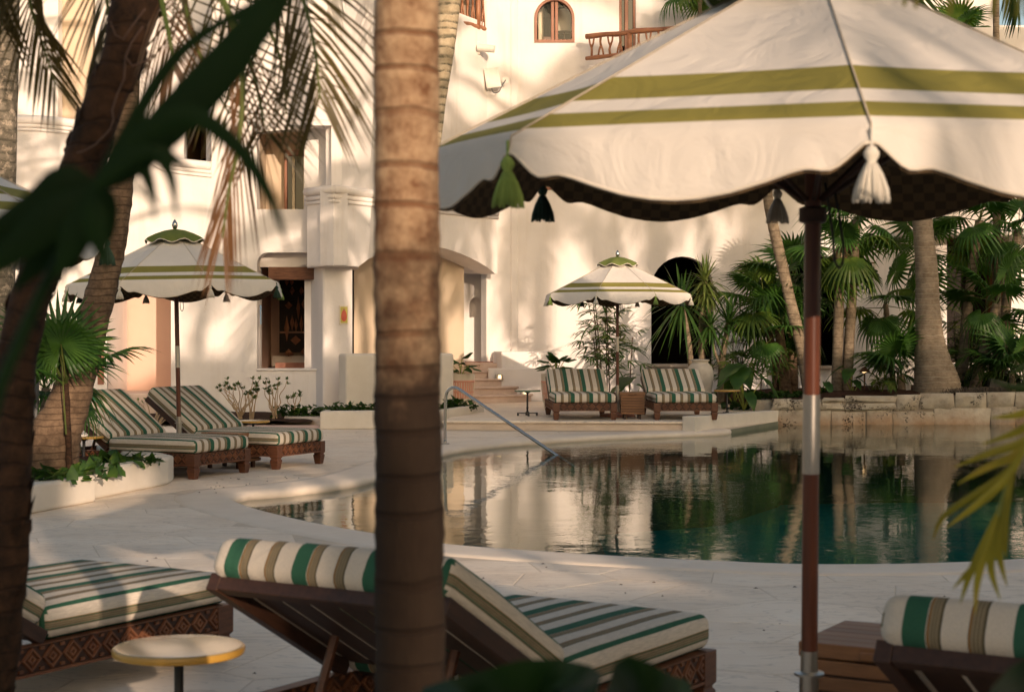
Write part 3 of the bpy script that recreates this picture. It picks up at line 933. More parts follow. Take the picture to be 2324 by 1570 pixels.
# ------------------------------------------------------------------ buildings
class Plane:
    """vertical wall plane through two (view-x, depth) points"""
    def __init__(s, x1, Y1, x2, Y2):
        s.o = Vector(((x1 - CX) / LENS_PX * Y1, Y1, 0))
        e = Vector(((x2 - CX) / LENS_PX * Y2, Y2, 0))
        s.u = (e - s.o).normalized()
        s.n = Vector((-s.u.y, s.u.x, 0))          # into the building
        s.L = (e - s.o).length
    def uz(s, x, y=None, z=None):
        d = Vector(((x - CX) / LENS_PX, 1.0, 0))
        t_ = s.o.dot(s.n) / d.dot(s.n)
        p = d * t_
        zz = z if z is not None else EYE - (y - YH) / LENS_PX * p.y
        return ((p - s.o).dot(s.u), zz)
    def pt(s, u, z, d=0.0):
        return s.o + s.u * u + s.n * d + Vector((0, 0, z))
def arch(x0, x1, ytop, yspring, ybot, n=14):
    c, a, h = (x0 + x1) / 2, (x1 - x0) / 2, yspring - ytop
    return [(x0, ybot)] + [(c - a * math.cos(PI * k / n), yspring - h * math.sin(PI * k / n)) for k in range(n + 1)] + [(x1, ybot)]
def rect(x0, x1, y0, y1):
    return [(x0, y1), (x0, y0), (x1, y0), (x1, y1)]
def rrect(x0, x1, y0, y1, r, n=5):
    out = [(x0, y1)]
    out += [(x0 + r - r * math.cos(PI / 2 * k / n), y0 + r - r * math.sin(PI / 2 * k / n)) for k in range(n + 1)]
    out += [(x1 - r + r * math.sin(PI / 2 * k / n), y0 + r - r * math.cos(PI / 2 * k / n)) for k in range(n + 1)]
    return out + [(x1, y1)]
def wall(name, pl, outer, holes, thick, mat, parent):
    """wall slab with real openings: front sheet, reveals and outer edges"""
    def cv(poly):
        return [pl.uz(p[0], p[1]) if len(p) == 2 else pl.uz(p[0], z=p[2]) for p in poly]
    loops = [cv(outer)] + [cv(h) for h in holes]
    l3 = [[Vector((u, z, 0)) for u, z in l] for l in loops]
    tris = tessellate_polygon(l3)
    flat = [p for l in loops for p in l]
    mb = MB()
    fs = []
    for a, b_, c in tris:
        A, B, D = flat[a], flat[b_], flat[c]
        ar = (B[0] - A[0]) * (D[1] - A[1]) - (D[0] - A[0]) * (B[1] - A[1])
        fs.append((a, b_, c) if ar > 0 else (c, b_, a))
    mb.add([pl.pt(u, z) for u, z in flat], fs)
    for li, l in enumerate(loops):
        m_ = len(l)
        mb.add([pl.pt(u, z) for u, z in l] + [pl.pt(u, z, thick) for u, z in l], [(k, (k + 1) % m_, m_ + (k + 1) % m_, m_ + k) for k in range(m_)])
    return obj(name, mb.mesh(name, mat), parent)
def room(name, pl, x0, x1, y0, y1, d0, d1, mat, parent):
    (u0, z1), (u1, z1b), (_, z0) = pl.uz(x0, y0), pl.uz(x1, y0), pl.uz(x0, y1)
    u0, u1 = min(u0, u1), max(u0, u1)
    z1 = max(z1, z1b)
    g = 0.02
    c = [pl.pt(u, z, d) for d in (d0 + g, d1) for u, z in ((u0 - g, z0 - g), (u1 + g, z0 - g), (u1 + g, z1 + g), (u0 - g, z1 + g))]
    mb = MB().add(c, [(4, 5, 6, 7), (0, 4, 7, 3), (5, 1, 2, 6), (0, 1, 5, 4), (7, 6, 2, 3)])
    return obj(name, mb.mesh(name, mat), parent)
def pbox(pl, x0, x1, y0, y1, d0, d1, z=None):
    """MB box on a wall plane between view-x, view-y limits (measured on the plane) and depths"""
    (u0, za), (u1, _) = pl.uz(x0, y0), pl.uz(x1, y0)
    _, zb = pl.uz(x0, y1)
    if z:
        zb, za = z
    c = [pl.pt(u, zz, d) for d in (d0, d1) for u, zz in ((u0, zb), (u1, zb), (u1, za), (u0, za))]
    return MB().add(c, [(0, 1, 2, 3), (5, 4, 7, 6), (4, 0, 3, 7), (1, 5, 6, 2), (3, 2, 6, 7), (4, 5, 1, 0)])
def pobj(name, pl, x0, x1, y0, y1, d0, d1, mat, parent, bevel=0.0, z=None):
    return obj(name, pbox(pl, x0, x1, y0, y1, d0, d1, z).mesh(name, mat, bevel=bevel), parent)

# --- right-hand building: the long white facade behind the terrace
FA = Plane(1160, 34.0, 2400, 34.0)
hb = thing('white_hotel_wing', 'white plastered hotel wing with arched doorways behind the far terrace', 'building', (0, 0, 0))
win_hi = arch(1213, 1304, -4, 42, 97)
win_lo = arch(1215, 1302, 332, 378, 431)
door1 = arch(1478, 1620, 582, 655, 828)
door2 = arch(1775, 1916, 575, 650, 832)
bdoor = rect(1405, 1443, -70, 128)
recess = rect(2149, 2290, 538, 823)
wall('facade_wall', FA, [(1160, None, -0.2), (2460, None, -0.2), (2460, 58), (2257, 58), (2257, -120), (1160, -120)], [win_hi, win_lo, door1, door2, bdoor, recess], 0.38, 'plaster', hb)
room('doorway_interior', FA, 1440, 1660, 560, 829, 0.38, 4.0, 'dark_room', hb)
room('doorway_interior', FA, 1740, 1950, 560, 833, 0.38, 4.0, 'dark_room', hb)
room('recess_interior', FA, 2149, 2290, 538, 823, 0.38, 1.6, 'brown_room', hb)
pobj('recess_door', FA, 2188, 2284, 548, 822, 1.50, 1.58, 'dark_door', hb)
pobj('door_sill', FA, 1466, 1630, 826, 833, -0.08, 0.3, 'limestone_step', hb, bevel=0.01)
pobj('door_sill', FA, 1764, 1928, 830, 837, -0.08, 0.3, 'limestone_step', hb, bevel=0.01)
pobj('pilaster', FA, 1158, 1176, -120, 905, -0.10, 0.1, 'plaster', hb, bevel=0.03)
pobj('plinth', FA, 1176, 2440, 885, 920, -0.06, 0.2, 'plaster', hb, bevel=0.02)
pobj('ledge', FA, 2030, 2460, 524, 538, -0.7, 0.1, 'plaster', hb, bevel=0.02)
pobj('parapet', Plane(2195, 31.5, 2460, 31.5), 2200, 2470, 62, 170, 0, 0.3, 'plaster', hb, bevel=0.02)
pobj('upper_terrace', FA, 2150, 2470, 170, 195, -2.6, 0.2, 'plaster', hb)
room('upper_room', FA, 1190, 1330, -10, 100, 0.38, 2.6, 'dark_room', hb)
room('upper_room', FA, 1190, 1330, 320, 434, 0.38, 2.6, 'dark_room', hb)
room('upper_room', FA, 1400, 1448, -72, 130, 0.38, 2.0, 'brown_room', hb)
def arched_window(x0, x1, yt, ys, yb, parent):
    """casement pair in an arched wooden frame"""
    def ring(inset, d0, d1, name, mat):
        o_ = [FA.uz(*p) for p in arch(x0 + inset[0], x1 - inset[0], yt + inset[0], ys, yb - inset[0])]
        i_ = [FA.uz(*p) for p in arch(x0 + inset[1], x1 - inset[1], yt + inset[1], ys, yb - inset[1])]
        m_ = len(o_)
        vs = [FA.pt(u, z, d0) for u, z in o_] + [FA.pt(u, z, d0) for u, z in i_] + [FA.pt(u, z, d1) for u, z in o_] + [FA.pt(u, z, d1) for u, z in i_]
        fs = []
        for k in range(m_):
            k2 = (k + 1) % m_
            fs += [(k, k2, m_ + k2, m_ + k), (m_ + k, m_ + k2, 3 * m_ + k2, 3 * m_ + k), (2 * m_ + k, k, k2, 2 * m_ + k2)]
        return obj(name, MB().add(vs, fs).mesh(name, mat), parent)
    fr_ = ring((0, 6), -0.03, 0.12, 'window_frame', 'frame_wood')
    cm = (x0 + x1) / 2
    for xa, xb in ((cm - 8, cm - 1), (cm + 1, cm + 8)):
        o_ = obj('mullion', pbox(FA, xa, xb, yt + 8, yb - 4, 0.02, 0.10).mesh('mullion', 'frame_wood', bevel=0.01), fr_)
    pane = [FA.uz(*p) for p in arch(x0 + 5, x1 - 5, yt + 5, ys, yb - 5)]
    obj('pane', MB().add([FA.pt(u, z, 0.075) for u, z in pane], [tuple(range(len(pane)))]).mesh('pane', 'clear_pane'), fr_)
    return fr_
arched_window(1213, 1304, -4, 42, 97, hb)
arched_window(1215, 1302, 332, 378, 431, hb)
pobj('curtain', FA, 1222, 1234, 5, 92, 0.5, 0.6, 'curtain', hb, bevel=0.03)
pobj('cupboard', FA, 1234, 1258, 66, 96, 0.9, 1.2, 'teak', hb, bevel=0.01)
bd = pobj('balcony_door', FA, 1405, 1443, -70, 126, 0.10, 0.16, 'window_glass', hb)
for xa, xb in ((1405, 1411), (1418, 1426), (1437, 1443)):
    obj('door_stile', pbox(FA, xa, xb, -70, 126, 0.03, 0.11).mesh('door_stile', 'frame_wood', bevel=0.01), bd)
lp = thing('table_lamp', 'drum-shaded table lamp seen through the upper arched window', 'lamp', P(1281, 92, 34.7))
obj('lamp_shade', MB().lathe([(0.17, 0.17), (0.19, 0.17), (0.175, 0.62), (0.155, 0.62)], 20).mesh('lamp_shade', 'lamp_shade', smooth='angle'), lp)
obj('lamp_stem', MB().lathe([(0.07, 0), (0.06, 0.02), (0.012, 0.03), (0.012, 0.2)], 10).mesh('lamp_stem', 'bronze', smooth='angle'), lp)
# balcony with a twig railing
BP = Plane(1330, 33.6, 1720, 31.9)
bl = thing('balcony', 'white balcony with a rustic branch railing high on the hotel wing', 'balcony', (0, 0, 0))
pobj('balcony_slab', BP, 1334, 1760, 139, 180, 0.02, 2.2, 'plaster', bl, bevel=0.02, z=(4.9, 6.86))
def rail(parent, pl, xa, xb, ytop, ybot, n, seed):
    rs_ = random.Random(seed)
    (ua, zt), (ub, _), (_, zb) = pl.uz(xa, ytop), pl.uz(xb, ytop), pl.uz(xa, ybot)
    def bar(z, r_, nm):
        pp = [pl.pt(ua + (ub - ua) * k / 14, z + rs_.uniform(-0.012, 0.012), rs_.uniform(-0.01, 0.01)) for k in range(15)]
        obj(nm, MB().tube(pp, [r_ * rs_.uniform(0.85, 1.15) for _ in pp], 8).mesh(nm, 'rail_wood', smooth=True), parent)
    bar(zt, 0.05, 'top_rail')
    bar(zb, 0.045, 'bottom_rail')
    for k in range(n):
        u = ua + (ub - ua) * (k + 0.6) / n
        w_ = (ub - ua) / n * 0.30
        h = zt - zb
        mb = MB()
        if k % 5 == 4:
            mb.tube([pl.pt(u, zb - 0.05), pl.pt(u, zt + 0.02)], 0.055, 8)
            obj('post', mb.mesh('post', 'rail_wood', smooth=True), parent)
            continue
        up = k % 2 == 0
        s0, s1 = (zb, zt) if up else (zt, zb)
        zz = lambda f: s0 + (s1 - s0) * f
        mb.tube([pl.pt(u, zz(0)), pl.pt(u + rs_.uniform(-.02, .02), zz(0.3)), pl.pt(u, zz(0.5))], [0.026, 0.024, 0.022], 6)
        for sg in (-1, 1):
            mb.tube([pl.pt(u, zz(0.46)), pl.pt(u + sg * w_ * 0.6, zz(0.66)), pl.pt(u + sg * w_, zz(1.0))], [0.022, 0.019, 0.018], 6)
        obj('baluster', mb.mesh('baluster', 'rail_wood', smooth=True), parent)
rail(bl, BP, 1330, 1660, 83, 133, 15, 3)

# --- left building: tower, bay with a shallow arch, garden wall with openings
lb = thing('white_left_wing', 'white plastered wing with a recessed window, arched bay and curved parapet', 'building', (0, 0, 0))
W0 = Plane(-120, 30.0, 752, 30.0)
contour = [(-140, 272), (40, 270), (110, 273), (170, 280), (230, 293), (285, 311), (330, 334), (375, 362), (480, 376)]
niche = rrect(583, 752, 573, 838, 26)
niche = [(min(x, 750), y) for x, y in niche]
pinkhole = arch(243, 388, 588, 618, 893, 8)
winhole = [(583, 475), (583, 300), (690, 292), (690, 475)]
wall('garden_wall', W0, [(-140, None, -0.2), (752, None, -0.2), (752, -120), (480, -120), (480, 376)] + list(reversed(contour[:-1])), [niche, pinkhole, winhole], 0.36, 'plaster', lb)
# parapet mouldings along the curve
for k, (dy, rr_, dd) in enumerate(((2, 0.085, 0.03), (15, 0.045, 0.015), (24, 0.032, 0.01))):
    pp = []
    for p in spline([(a, b_, 0) for a, b_ in contour], 40):
        u, z = W0.uz(p.x, p.y + dy)
        pp.append(W0.pt(u, z, -dd))
    obj('moulding', MB().tube(pp, rr_, 8).mesh('moulding', 'plaster', smooth=True), lb)
# upper set-back wall on the left
U0 = Plane(-140, 32.2, 520, 32.2)
opn = arch(418, 468, 255, 268, 384, 6)
blind = [(132, 300), (132, -110), (216, -110), (216, 300)]
wall('upper_wall', U0, [(-150, 420), (520, 420), (520, -130), (-150, -130)], [opn, blind], 0.3, 'plaster', lb)
room('blind_window', U0, 132, 216, -115, 305, 0.0, 0.32, 'beige_plaster', lb)
room('upper_interior', U0, 410, 476, 250, 388, 0.3, 2.2, 'brown_room', lb)
o_ = [U0.uz(*p) for p in arch(405, 470, 342, 392, 400, 10)]
obj('inner_arch', MB().add([U0.pt(u, z, 1.4) for u, z in o_], [tuple(range(len(o_)))]).mesh('inner_arch', 'dark_room'), lb)
# pink recess
room('pink_recess', W0, 243, 388, 580, 893, 0.36, 1.55, 'pink_plaster', lb)
jm = W0.uz(244, 560)
mb = MB()
(ua, za), (_, zb) = W0.uz(243.5, 612), W0.uz(243.5, 893)
mb.add([W0.pt(ua + 0.01, zb, 0.0), W0.pt(ua + 0.01, zb, 1.5), W0.pt(ua + 0.01, za, 1.5), W0.pt(ua + 0.01, za, 0.0)], [(0, 1, 2, 3)])
obj('recess_jamb', mb.mesh('recess_jamb', 'plaster'), lb)
pobj('recess_step', W0, 230, 400, 890, 950, -0.5, 1.2, 'pink_stone', lb, bevel=0.02)
pobj('side_door', W0, 222, 236, 690, 872, -0.02, 0.05, 'frame_wood', lb)
# recessed upper window
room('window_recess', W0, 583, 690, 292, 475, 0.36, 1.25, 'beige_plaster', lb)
wf = pobj('recess_window', W0, 632, 706, 330, 484, 1.08, 1.12, 'window_glass', lb)
for a_ in ((628, 706, 326, 340), (628, 634, 340, 484), (694, 706, 340, 484)):
    obj('window_frame', pbox(W0, *a_, 1.0, 1.10).mesh('window_frame', 'frame_wood', bevel=0.01), wf)
for a_ in ((646, 652, 342, 482), (672, 676, 342, 482)):
    obj('curtain', pbox(W0, *a_, 1.03, 1.07).mesh('curtain', 'curtain'), wf)
# niche with timber lintel and the view through to the carved door
NP = Plane(560, 30.34, 760, 30.34)
wall('niche_wall', NP, [(570, 850), (760, 850), (760, 560), (570, 560)], [[(590, 838), (590, 606), (691, 606), (691, 838)]], 0.22, 'plaster', lb)
pobj('window_sill', W0, 583, 750, 836, 841, -0.03, 0.36, 'plaster', lb, bevel=0.01)
room('loggia', NP, 560, 730, 560, 840, 0.22, 3.2, 'pink_plaster', lb)
pobj('loggia_ledge', NP, 575, 722, 812, 838, 2.4, 3.1, 'plaster', lb)
pobj('tile_skirting', NP, 600, 722, 826, 839, 1.4, 1.46, 'red_stone', lb)
lt = pobj('timber_lintel', W0, 606, 733, 605, 634, 0.14, 0.50, 'lintel_wood', lb, bevel=0.02)
# carved dark door
dr = thing('carved_door', 'black carved double door with diamond inlays inside the loggia', 'door', (0, 0, 0))
DP = Plane(600, 32.5, 760, 32.5)
pobj('door_leaf', DP, 634, 740, 590, 800, 0, 0.06, 'dark_door', dr)
for (cx_, cy_, w_, h_) in ((651, 640, 5, 8), (662, 640, 5, 8), (672, 623, 5, 9), (663, 660, 6, 10), (655, 693, 9, 9), (677, 700, 4, 28), (651, 745, 6, 30), (663, 732, 5, 18), (672, 738, 4, 16), (684, 735, 4, 20), (671, 772, 12, 11), (655, 800, 8, 9), (690, 798, 8, 9), (684, 660, 5, 10), (690, 690, 6, 12), (700, 735, 6, 30)):
    q = [DP.uz(cx_ + a * w_, cy_ + b_ * h_) for a, b_ in ((0, 1), (1, 0), (0, -1), (-1, 0))]
    vs = [DP.pt(u, z, -0.004) for u, z in q] + [DP.pt(sum(u for u, _ in q) / 4, sum(z for _, z in q) / 4, -0.045)]
    obj('diamond_inlay', MB().add(vs, [(0, 1, 4), (1, 2, 4), (2, 3, 4), (3, 0, 4)]).mesh('diamond_inlay', 'door_inlay'), dr)
pobj('door_rail', DP, 634, 740, 752, 756, -0.02, 0.0, 'door_inlay', dr)
ur = thing('clay_urn', 'pale square-sided clay urn beside the carved door', 'urn', NP.pt(NP.uz(637, 812)[0], NP.uz(637, 812)[1], 2.55))
obj('urn_body', MB().lathe([(0.085, 0), (0.10, 0.02), (0.125, 0.18), (0.145, 0.34), (0.145, 0.36), (0.12, 0.36), (0.1, 0.25)], 8).mesh('urn_body', 'urn_clay', smooth='angle'), ur)
# tower
tw = MB()
zt0 = EYE + (YH - 285) * 30 / LENS_PX
pl_ = lambda x, Y: ((x - CX) / LENS_PX * Y, Y)
tower = [pl_(655, 30.01), pl_(700, 29.25), pl_(776, 29.35), pl_(1105, 33.6), pl_(1105, 36), pl_(655, 36)]
OB = Plane(700, 29.25, 776, 29.35)
OU = Plane(776, 29.35, 1105, 33.6)
wall('tower_front', OB, [(700, 285), (776, 285), (776, -140), (700, -140)], [], 0.4, 'plaster', lb)
OL = Plane(652, 30.02, 700, 29.25)
wall('tower_side', OL, [(652, 283), (700, 285), (700, -140), (652, -140)], [], 0.3, 'plaster', lb)
mb = MB()
zs = zt0 - 0.02
mb.add([(*pl_(583, 29.99), zs + 0.12), (*pl_(752, 29.99), zs - 0.1), (*pl_(752, 29.3), zs + 0.02), (*pl_(700, 29.24), zs + 0.04), (*pl_(655, 29.99), zs + 0.14)], [(0, 1, 2, 3, 4)])
obj('soffit', mb.mesh('soffit', 'plaster'), lb)
twig_hole = [(1040, 52), (1040, -60), (1098, -60), (1098, 62)]
twig_hole = [(1042, 30), (1042, -80), (1099, -80), (1099, 52)]
wall('tower_oblique', OU, [(776, None, 3.6), (1105, None, 3.6), (1105, -140), (776, -140)], [twig_hole], 0.35, 'plaster', lb)
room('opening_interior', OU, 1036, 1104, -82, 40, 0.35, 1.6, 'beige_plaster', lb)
OR = Plane(1105, 33.6, 1164, 33.95)
wall('corner_wall', OR, [(1104, None, 0.0), (1164, None, 0.0), (1164, -140), (1104, -140)], [], 0.2, 'plaster', lb)
wall('tower_below', OB, [(752, None, 3.9), (776, None, 3.9), (776, 286), (752, 286)], [], 0.4, 'plaster', lb)
tr_ = thing('branch_railing', 'rustic branch railing in the opening beside the pale palm trunk', 'railing', (0, 0, 0))
rail(tr_, Plane(1020, 32.5, 1102, 33.55), 1030, 1101, -40, 46, 6, 8)
# bay fascia with shallow arch
FB = Plane(757, 29.0, 1129, 33.3)
bot = []
for k in range(17):
    f = k / 16
    xx = 814 + (1124 - 814) * f
    bot.append((xx, None, 2.67 + 0.46 * math.sin(PI * f) ** 0.8))
wall('bay_front', FB, [(757, None, 2.67)] + bot + [(1129, None, 2.67), (1129, None, 3.98), (757, None, 3.98)], [], 0.3, 'plaster', lb)
vp = [FB.uz(x, z=z) for x, _, z in bot]
mb = MB()
mb.add([FB.pt(u, z, 0.29) for u, z in vp] + [FB.pt(u, z + 0.05, 1.5) for u, z in vp], [(k, len(vp) + k, len(vp) + k + 1, k + 1) for k in range(len(vp) - 1)])
obj('vault', mb.mesh('vault', 'plaster', smooth=True), lb)
FL = Plane(697, 29.6, 757, 29.0)
wall('bay_side', FL, [(697, None, 2.67), (757, None, 2.67), (757, None, 3.98), (697, None, 3.98)], [], 0.3, 'plaster', lb)
mb = MB().prism([pl_(697, 29.6), pl_(757, 29.0), pl_(814, 29.7), pl_(814, 31.0), pl_(697, 31.0)], 2.66, 2.69)
obj('bay_floor', mb.mesh('bay_floor', 'plaster'), lb)
for zz, rr_, dd in ((3.98, 0.075, 0.02), (3.86, 0.045, 0.01), (3.78, 0.035, 0.01)):
    pp = [FL.pt(0, zz, -dd), FL.pt(FL.L, zz, -dd)]
    pp = [FL.pt(0, zz, -dd), FB.pt(0, zz, -dd), FB.pt(FB.L, zz, -dd)]
    mb = MB()
    mb.tube(pp[:2], rr_, 8)
    mb.tube(pp[1:], rr_, 8)
    obj('cornice', mb.mesh('cornice', 'plaster', smooth=True), lb)
mb = MB()
mb.prism([pl_(697, 29.6), pl_(757, 29.0), pl_(1129, 33.3), pl_(1129, 34.0), pl_(697, 31)], 3.975, 3.99)
obj('bay_roof', mb.mesh('bay_roof', 'plaster'), lb)
# pier under the bay, recess and niche walls
PR = Plane(733, 29.55, 802, 29.75)
pobj('pier', PR, 733, 801, 600, 960, 0, 0.9, 'plaster', lb, bevel=0.04, z=(-0.1, 2.68))
RB = Plane(795, 31.2, 1053, 33.3)
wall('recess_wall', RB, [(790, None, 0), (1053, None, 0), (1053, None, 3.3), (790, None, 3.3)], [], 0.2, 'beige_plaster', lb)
pobj('door_edge', RB, 793, 801, 600, 810, -0.03, 0.05, 'dark_door', lb, z=(0.6, 2.9))
NW = Plane(1045, 34.15, 1166, 34.15)
wall('niche_side_wall', NW, [(1040, None, 0), (1166, None, 0), (1166, 380), (1040, 380)], [arch(1065, 1093, 675, 692, 720, 8)], 0.3, 'plaster', lb)
room('wall_niche', NW, 1060, 1098, 670, 722, 0.10, 0.3, 'plaster', lb)
mb = MB().prism([pl_(803, 30.2), pl_(1124, 33.5), pl_(1124, 35), pl_(803, 33)], 3.28, 3.32)
obj('recess_ceiling', mb.mesh('recess_ceiling', 'plaster'), lb)

# low garden walls, planter kerb, stairs
gw = tag(obj('garden_parapet', pbox(Plane(785, 28.6, 1031, 29.4), 785, 1031, 803, 960, 0, 0.45, z=(-0.1, 1.14)).mesh('garden_parapet', 'plaster_curb', bevel=0.05, seg=3)), 'smooth white parapet wall rising behind the planter and the striped pot', 'wall')
pc = thing('planter_kerb', 'white kerbed planter with trailing leaves between deck and parapet', 'planter', (0, 0, 0))
kerb = [pl_(726, 25.9), pl_(986, 26.3), pl_(1098, 29.0), pl_(1098, 29.25), pl_(985, 26.6), pl_(748, 26.15), pl_(800, 28.4), pl_(785, 28.5)]
k1 = [pl_(726, 25.9), pl_(990, 26.2), pl_(985, 26.45), pl_(745, 26.15)]
k2 = [pl_(990, 26.2), pl_(1099, 28.6), pl_(1092, 28.85), pl_(985, 26.45)]
k3 = [pl_(726, 25.9), pl_(745, 26.15), pl_(790, 28.6), pl_(775, 28.65)]
for kk, (q, zt_) in enumerate(((k1, 0.285), (k2, 0.280), (k3, 0.283))):
    obj('kerb', MB().prism(q, 0.002 + 0.001 * kk, zt_).mesh('kerb', 'plaster_curb', bevel=0.02), pc)
obj('soil_fill', MB().prism([pl_(750, 26.2), pl_(983, 26.5), pl_(1088, 28.8), pl_(800, 28.6)], 0.005, 0.22).mesh('soil_fill', 'soil'), pc)
pt_ = tag(obj('pink_step', MB().prism([pl_(645, 27.6), pl_(727, 26.8), pl_(750, 29.2), pl_(655, 29.6)], 0.005, 0.12).mesh('pink_step', 'limestone_step', bevel=0.01)), 'low pale stone step beside the white planter kerb', 'step')
struct(obj('pink_path', MB().prism([pl_(560, 25.2), pl_(724, 25.4), pl_(724, 27.2), pl_(560, 27.2)], 0.004, 0.02).mesh('pink_path', 'pink_plaster')))
sr = thing('curved_stair', 'half-round pink stone stair climbing to the hotel entrance', 'stairs', (*pl_(1074, 33.3), TZ))
for k in range(5):
    rr_ = 1.22 - 0.27 * k
    z0_, z1_ = 0.15 * k, 0.15 * (k + 1)
    prof_ = [(rr_ - 0.03, z0_), (rr_ - 0.03, z1_ - 0.045), (rr_, z1_ - 0.04), (rr_ + 0.01, z1_ - 0.02), (rr_, z1_), (0.02, z1_)]
    vs, fs = [], []
    na = 24
    for j in range(na + 1):
        a = PI + PI * 1.05 * j / na - 0.05
        vs += [(r_ * math.cos(a), r_ * math.sin(a), z) for r_, z in prof_]
    q_ = len(prof_)
    for j in range(na):
        for i in range(q_ - 1):
            fs.append((j * q_ + i, (j + 1) * q_ + i, (j + 1) * q_ + i + 1, j * q_ + i + 1))
    obj('step', MB().add(vs, fs).mesh('step', 'pink_stone', smooth='angle'), sr)
obj('landing', MB().box(-1.0, 1.3, 0.0, 0.85, 0.0, 0.749).mesh('landing', 'pink_stone', bevel=0.01), sr)
SWP = Plane(1135, 33.0, 1245, 33.3)
sw2 = thing('stair_side_wall', 'low white wall beside the half-round stair with two step lights', 'wall', (0, 0, 0))
pobj('wall_body', SWP, 1138, 1246, 797, 930, 0, 0.6, 'plaster', sw2, bevel=0.03, z=(0.14, 1.13))
pobj('skirting_tile', SWP, 1075, 1152, 822, 833, 0.62, 0.66, 'red_stone', sw2)
for (x_, y_, pl2) in ((1133, 857, Plane(1115, 32.9, 1150, 32.95)), (1191, 894, Plane(1170, 32.9, 1220, 32.95))):
    ls = thing('step_light', 'small lit square step light in the white wall ' + ('above the upper stair tread' if y_ < 870 else 'behind the green-topped table'), 'step light', (0, 0, 0), group='step lights beside the stair')
    pobj('light_frame', pl2, x_ - 8, x_ + 8, y_ - 8, y_ + 8, -0.02, 0.12, 'brushed_metal', ls, bevel=0.005)
    pobj('light_lens', pl2, x_ - 3, x_ + 4, y_ - 6, y_ + 4, -0.03, -0.02, 'step_light_glow', ls)
pobj('stair_cheek', Plane(1100, 32.96, 1230, 33.02), 1108, 1238, 834, 925, 0, 0.3, 'plaster', sw2, bevel=0.02, z=(0.14, 0.80))
wb = tag(obj('white_plinth', pbox(Plane(2000, 31.0, 2070, 31.0), 2001, 2068, 859, 912, 0, 0.8).mesh('white_plinth', 'plaster', bevel=0.05)), 'white rounded masonry plinth among the palms behind the pool wall', 'plinth')
mb = MB()
q0, q1 = P(2195, 846, 31.4), P(2290, 770, 31.4)
mb.add([q0, q1, q1 + Vector((0, 0, -0.9)), q0 + Vector((0, 0, -0.5)), q0 + Vector((0, .3, 0)), q1 + Vector((0, .3, 0)), q1 + Vector((0, .3, -0.9)), q0 + Vector((0, .3, -0.5))], [(3, 2, 1, 0), (0, 1, 5, 4), (4, 5, 6, 7), (1, 2, 6, 5), (2, 3, 7, 6), (3, 0, 4, 7)])
tag(obj('sloped_wall', mb.mesh('sloped_wall', 'plaster')), 'white sloping stair wall behind the palms at far right', 'wall')

# wall fittings
wc = thing('security_camera', 'white bullet camera mounted on the corner wall near the top', 'camera', P(1084, 112, 33.3))
obj('bracket', MB().box(-0.05, 0.05, -0.02, 0.3, -0.10, 0.14).mesh('bracket', 'white_plastic', bevel=0.01), wc)
obj('camera_body', MB().tube([(0.0, -0.06, 0.02), (0.34, -0.12, -0.02)], 0.075, 10).mesh('camera_body', 'white_plastic', smooth='angle'), wc)
jb = thing('junction_box', 'white tilted junction box with a grey cable on the corner wall', 'junction box', P(1118, 180, 33.6))
obj('box_body', MB().box(-0.15, 0.15, -0.16, 0.0, -0.2, 0.2, M=Matrix.Rotation(R(-9), 4, 'Y')).mesh('box_body', 'white_plastic', bevel=0.015), jb)
obj('cable', MB().tube(spline([(-0.02, -0.08, -0.2), (0.02, -0.1, -0.28), (0.12, -0.1, -0.27), (0.20, -0.06, -0.12), (0.26, 0.0, -0.02)], 16), 0.014, 6).mesh('cable', 'grey_plastic', smooth=True), jb)
obj('wall_plate', MB().box(0.2, 0.32, -0.01, 0.02, -0.08, 0.04).mesh('wall_plate', 'white_plastic', bevel=0.004), jb)
pf = thing('framed_picture', 'small framed print of a red fruit on yellow on the white pier', 'picture', (0, 0, 0))
pobj('frame', PR, 769, 790, 693, 736, -0.03, 0.0, 'white_piping', pf, bevel=0.006)
pobj('print', PR, 771.5, 787.5, 696, 733, -0.034, -0.031, 'print_yellow', pf)
(uc, zc) = PR.uz(779.5, 716)
vs = [PR.pt(uc + 0.052 * math.cos(a) * (1 - 0.2 * math.sin(a)), zc + 0.105 * math.sin(a), -0.037) for a in [2 * PI * k / 20 for k in range(20)]]
obj('red_fruit', MB().add(vs, [tuple(range(20))]).mesh('red_fruit', 'print_red'), pf)
mb = MB()
for sg in (-1, 0, 1):
    mb.add([PR.pt(uc - 0.01, zc + 0.09, -0.038), PR.pt(uc + 0.01, zc + 0.09, -0.038), PR.pt(uc + sg * 0.03, zc + 0.135, -0.038)], [(0, 1, 2)])
obj('fruit_crown', mb.mesh('fruit_crown', 'terracotta'), pf)
tp_ = tag(obj('tape_strip', MB().add([W0.pt(*W0.uz(588 + dx, y), 0.10) + Vector((0.0, 0, 0)) for dx, y in ((-0.5, 692), (4, 693), (3, 712), (3.4, 735), (0.6, 736), (0.2, 715))], [(0, 1, 2, 3, 4, 5)]).mesh('tape_strip', 'blue_tape')), 'torn strip of blue masking tape on the loggia jamb', 'tape')
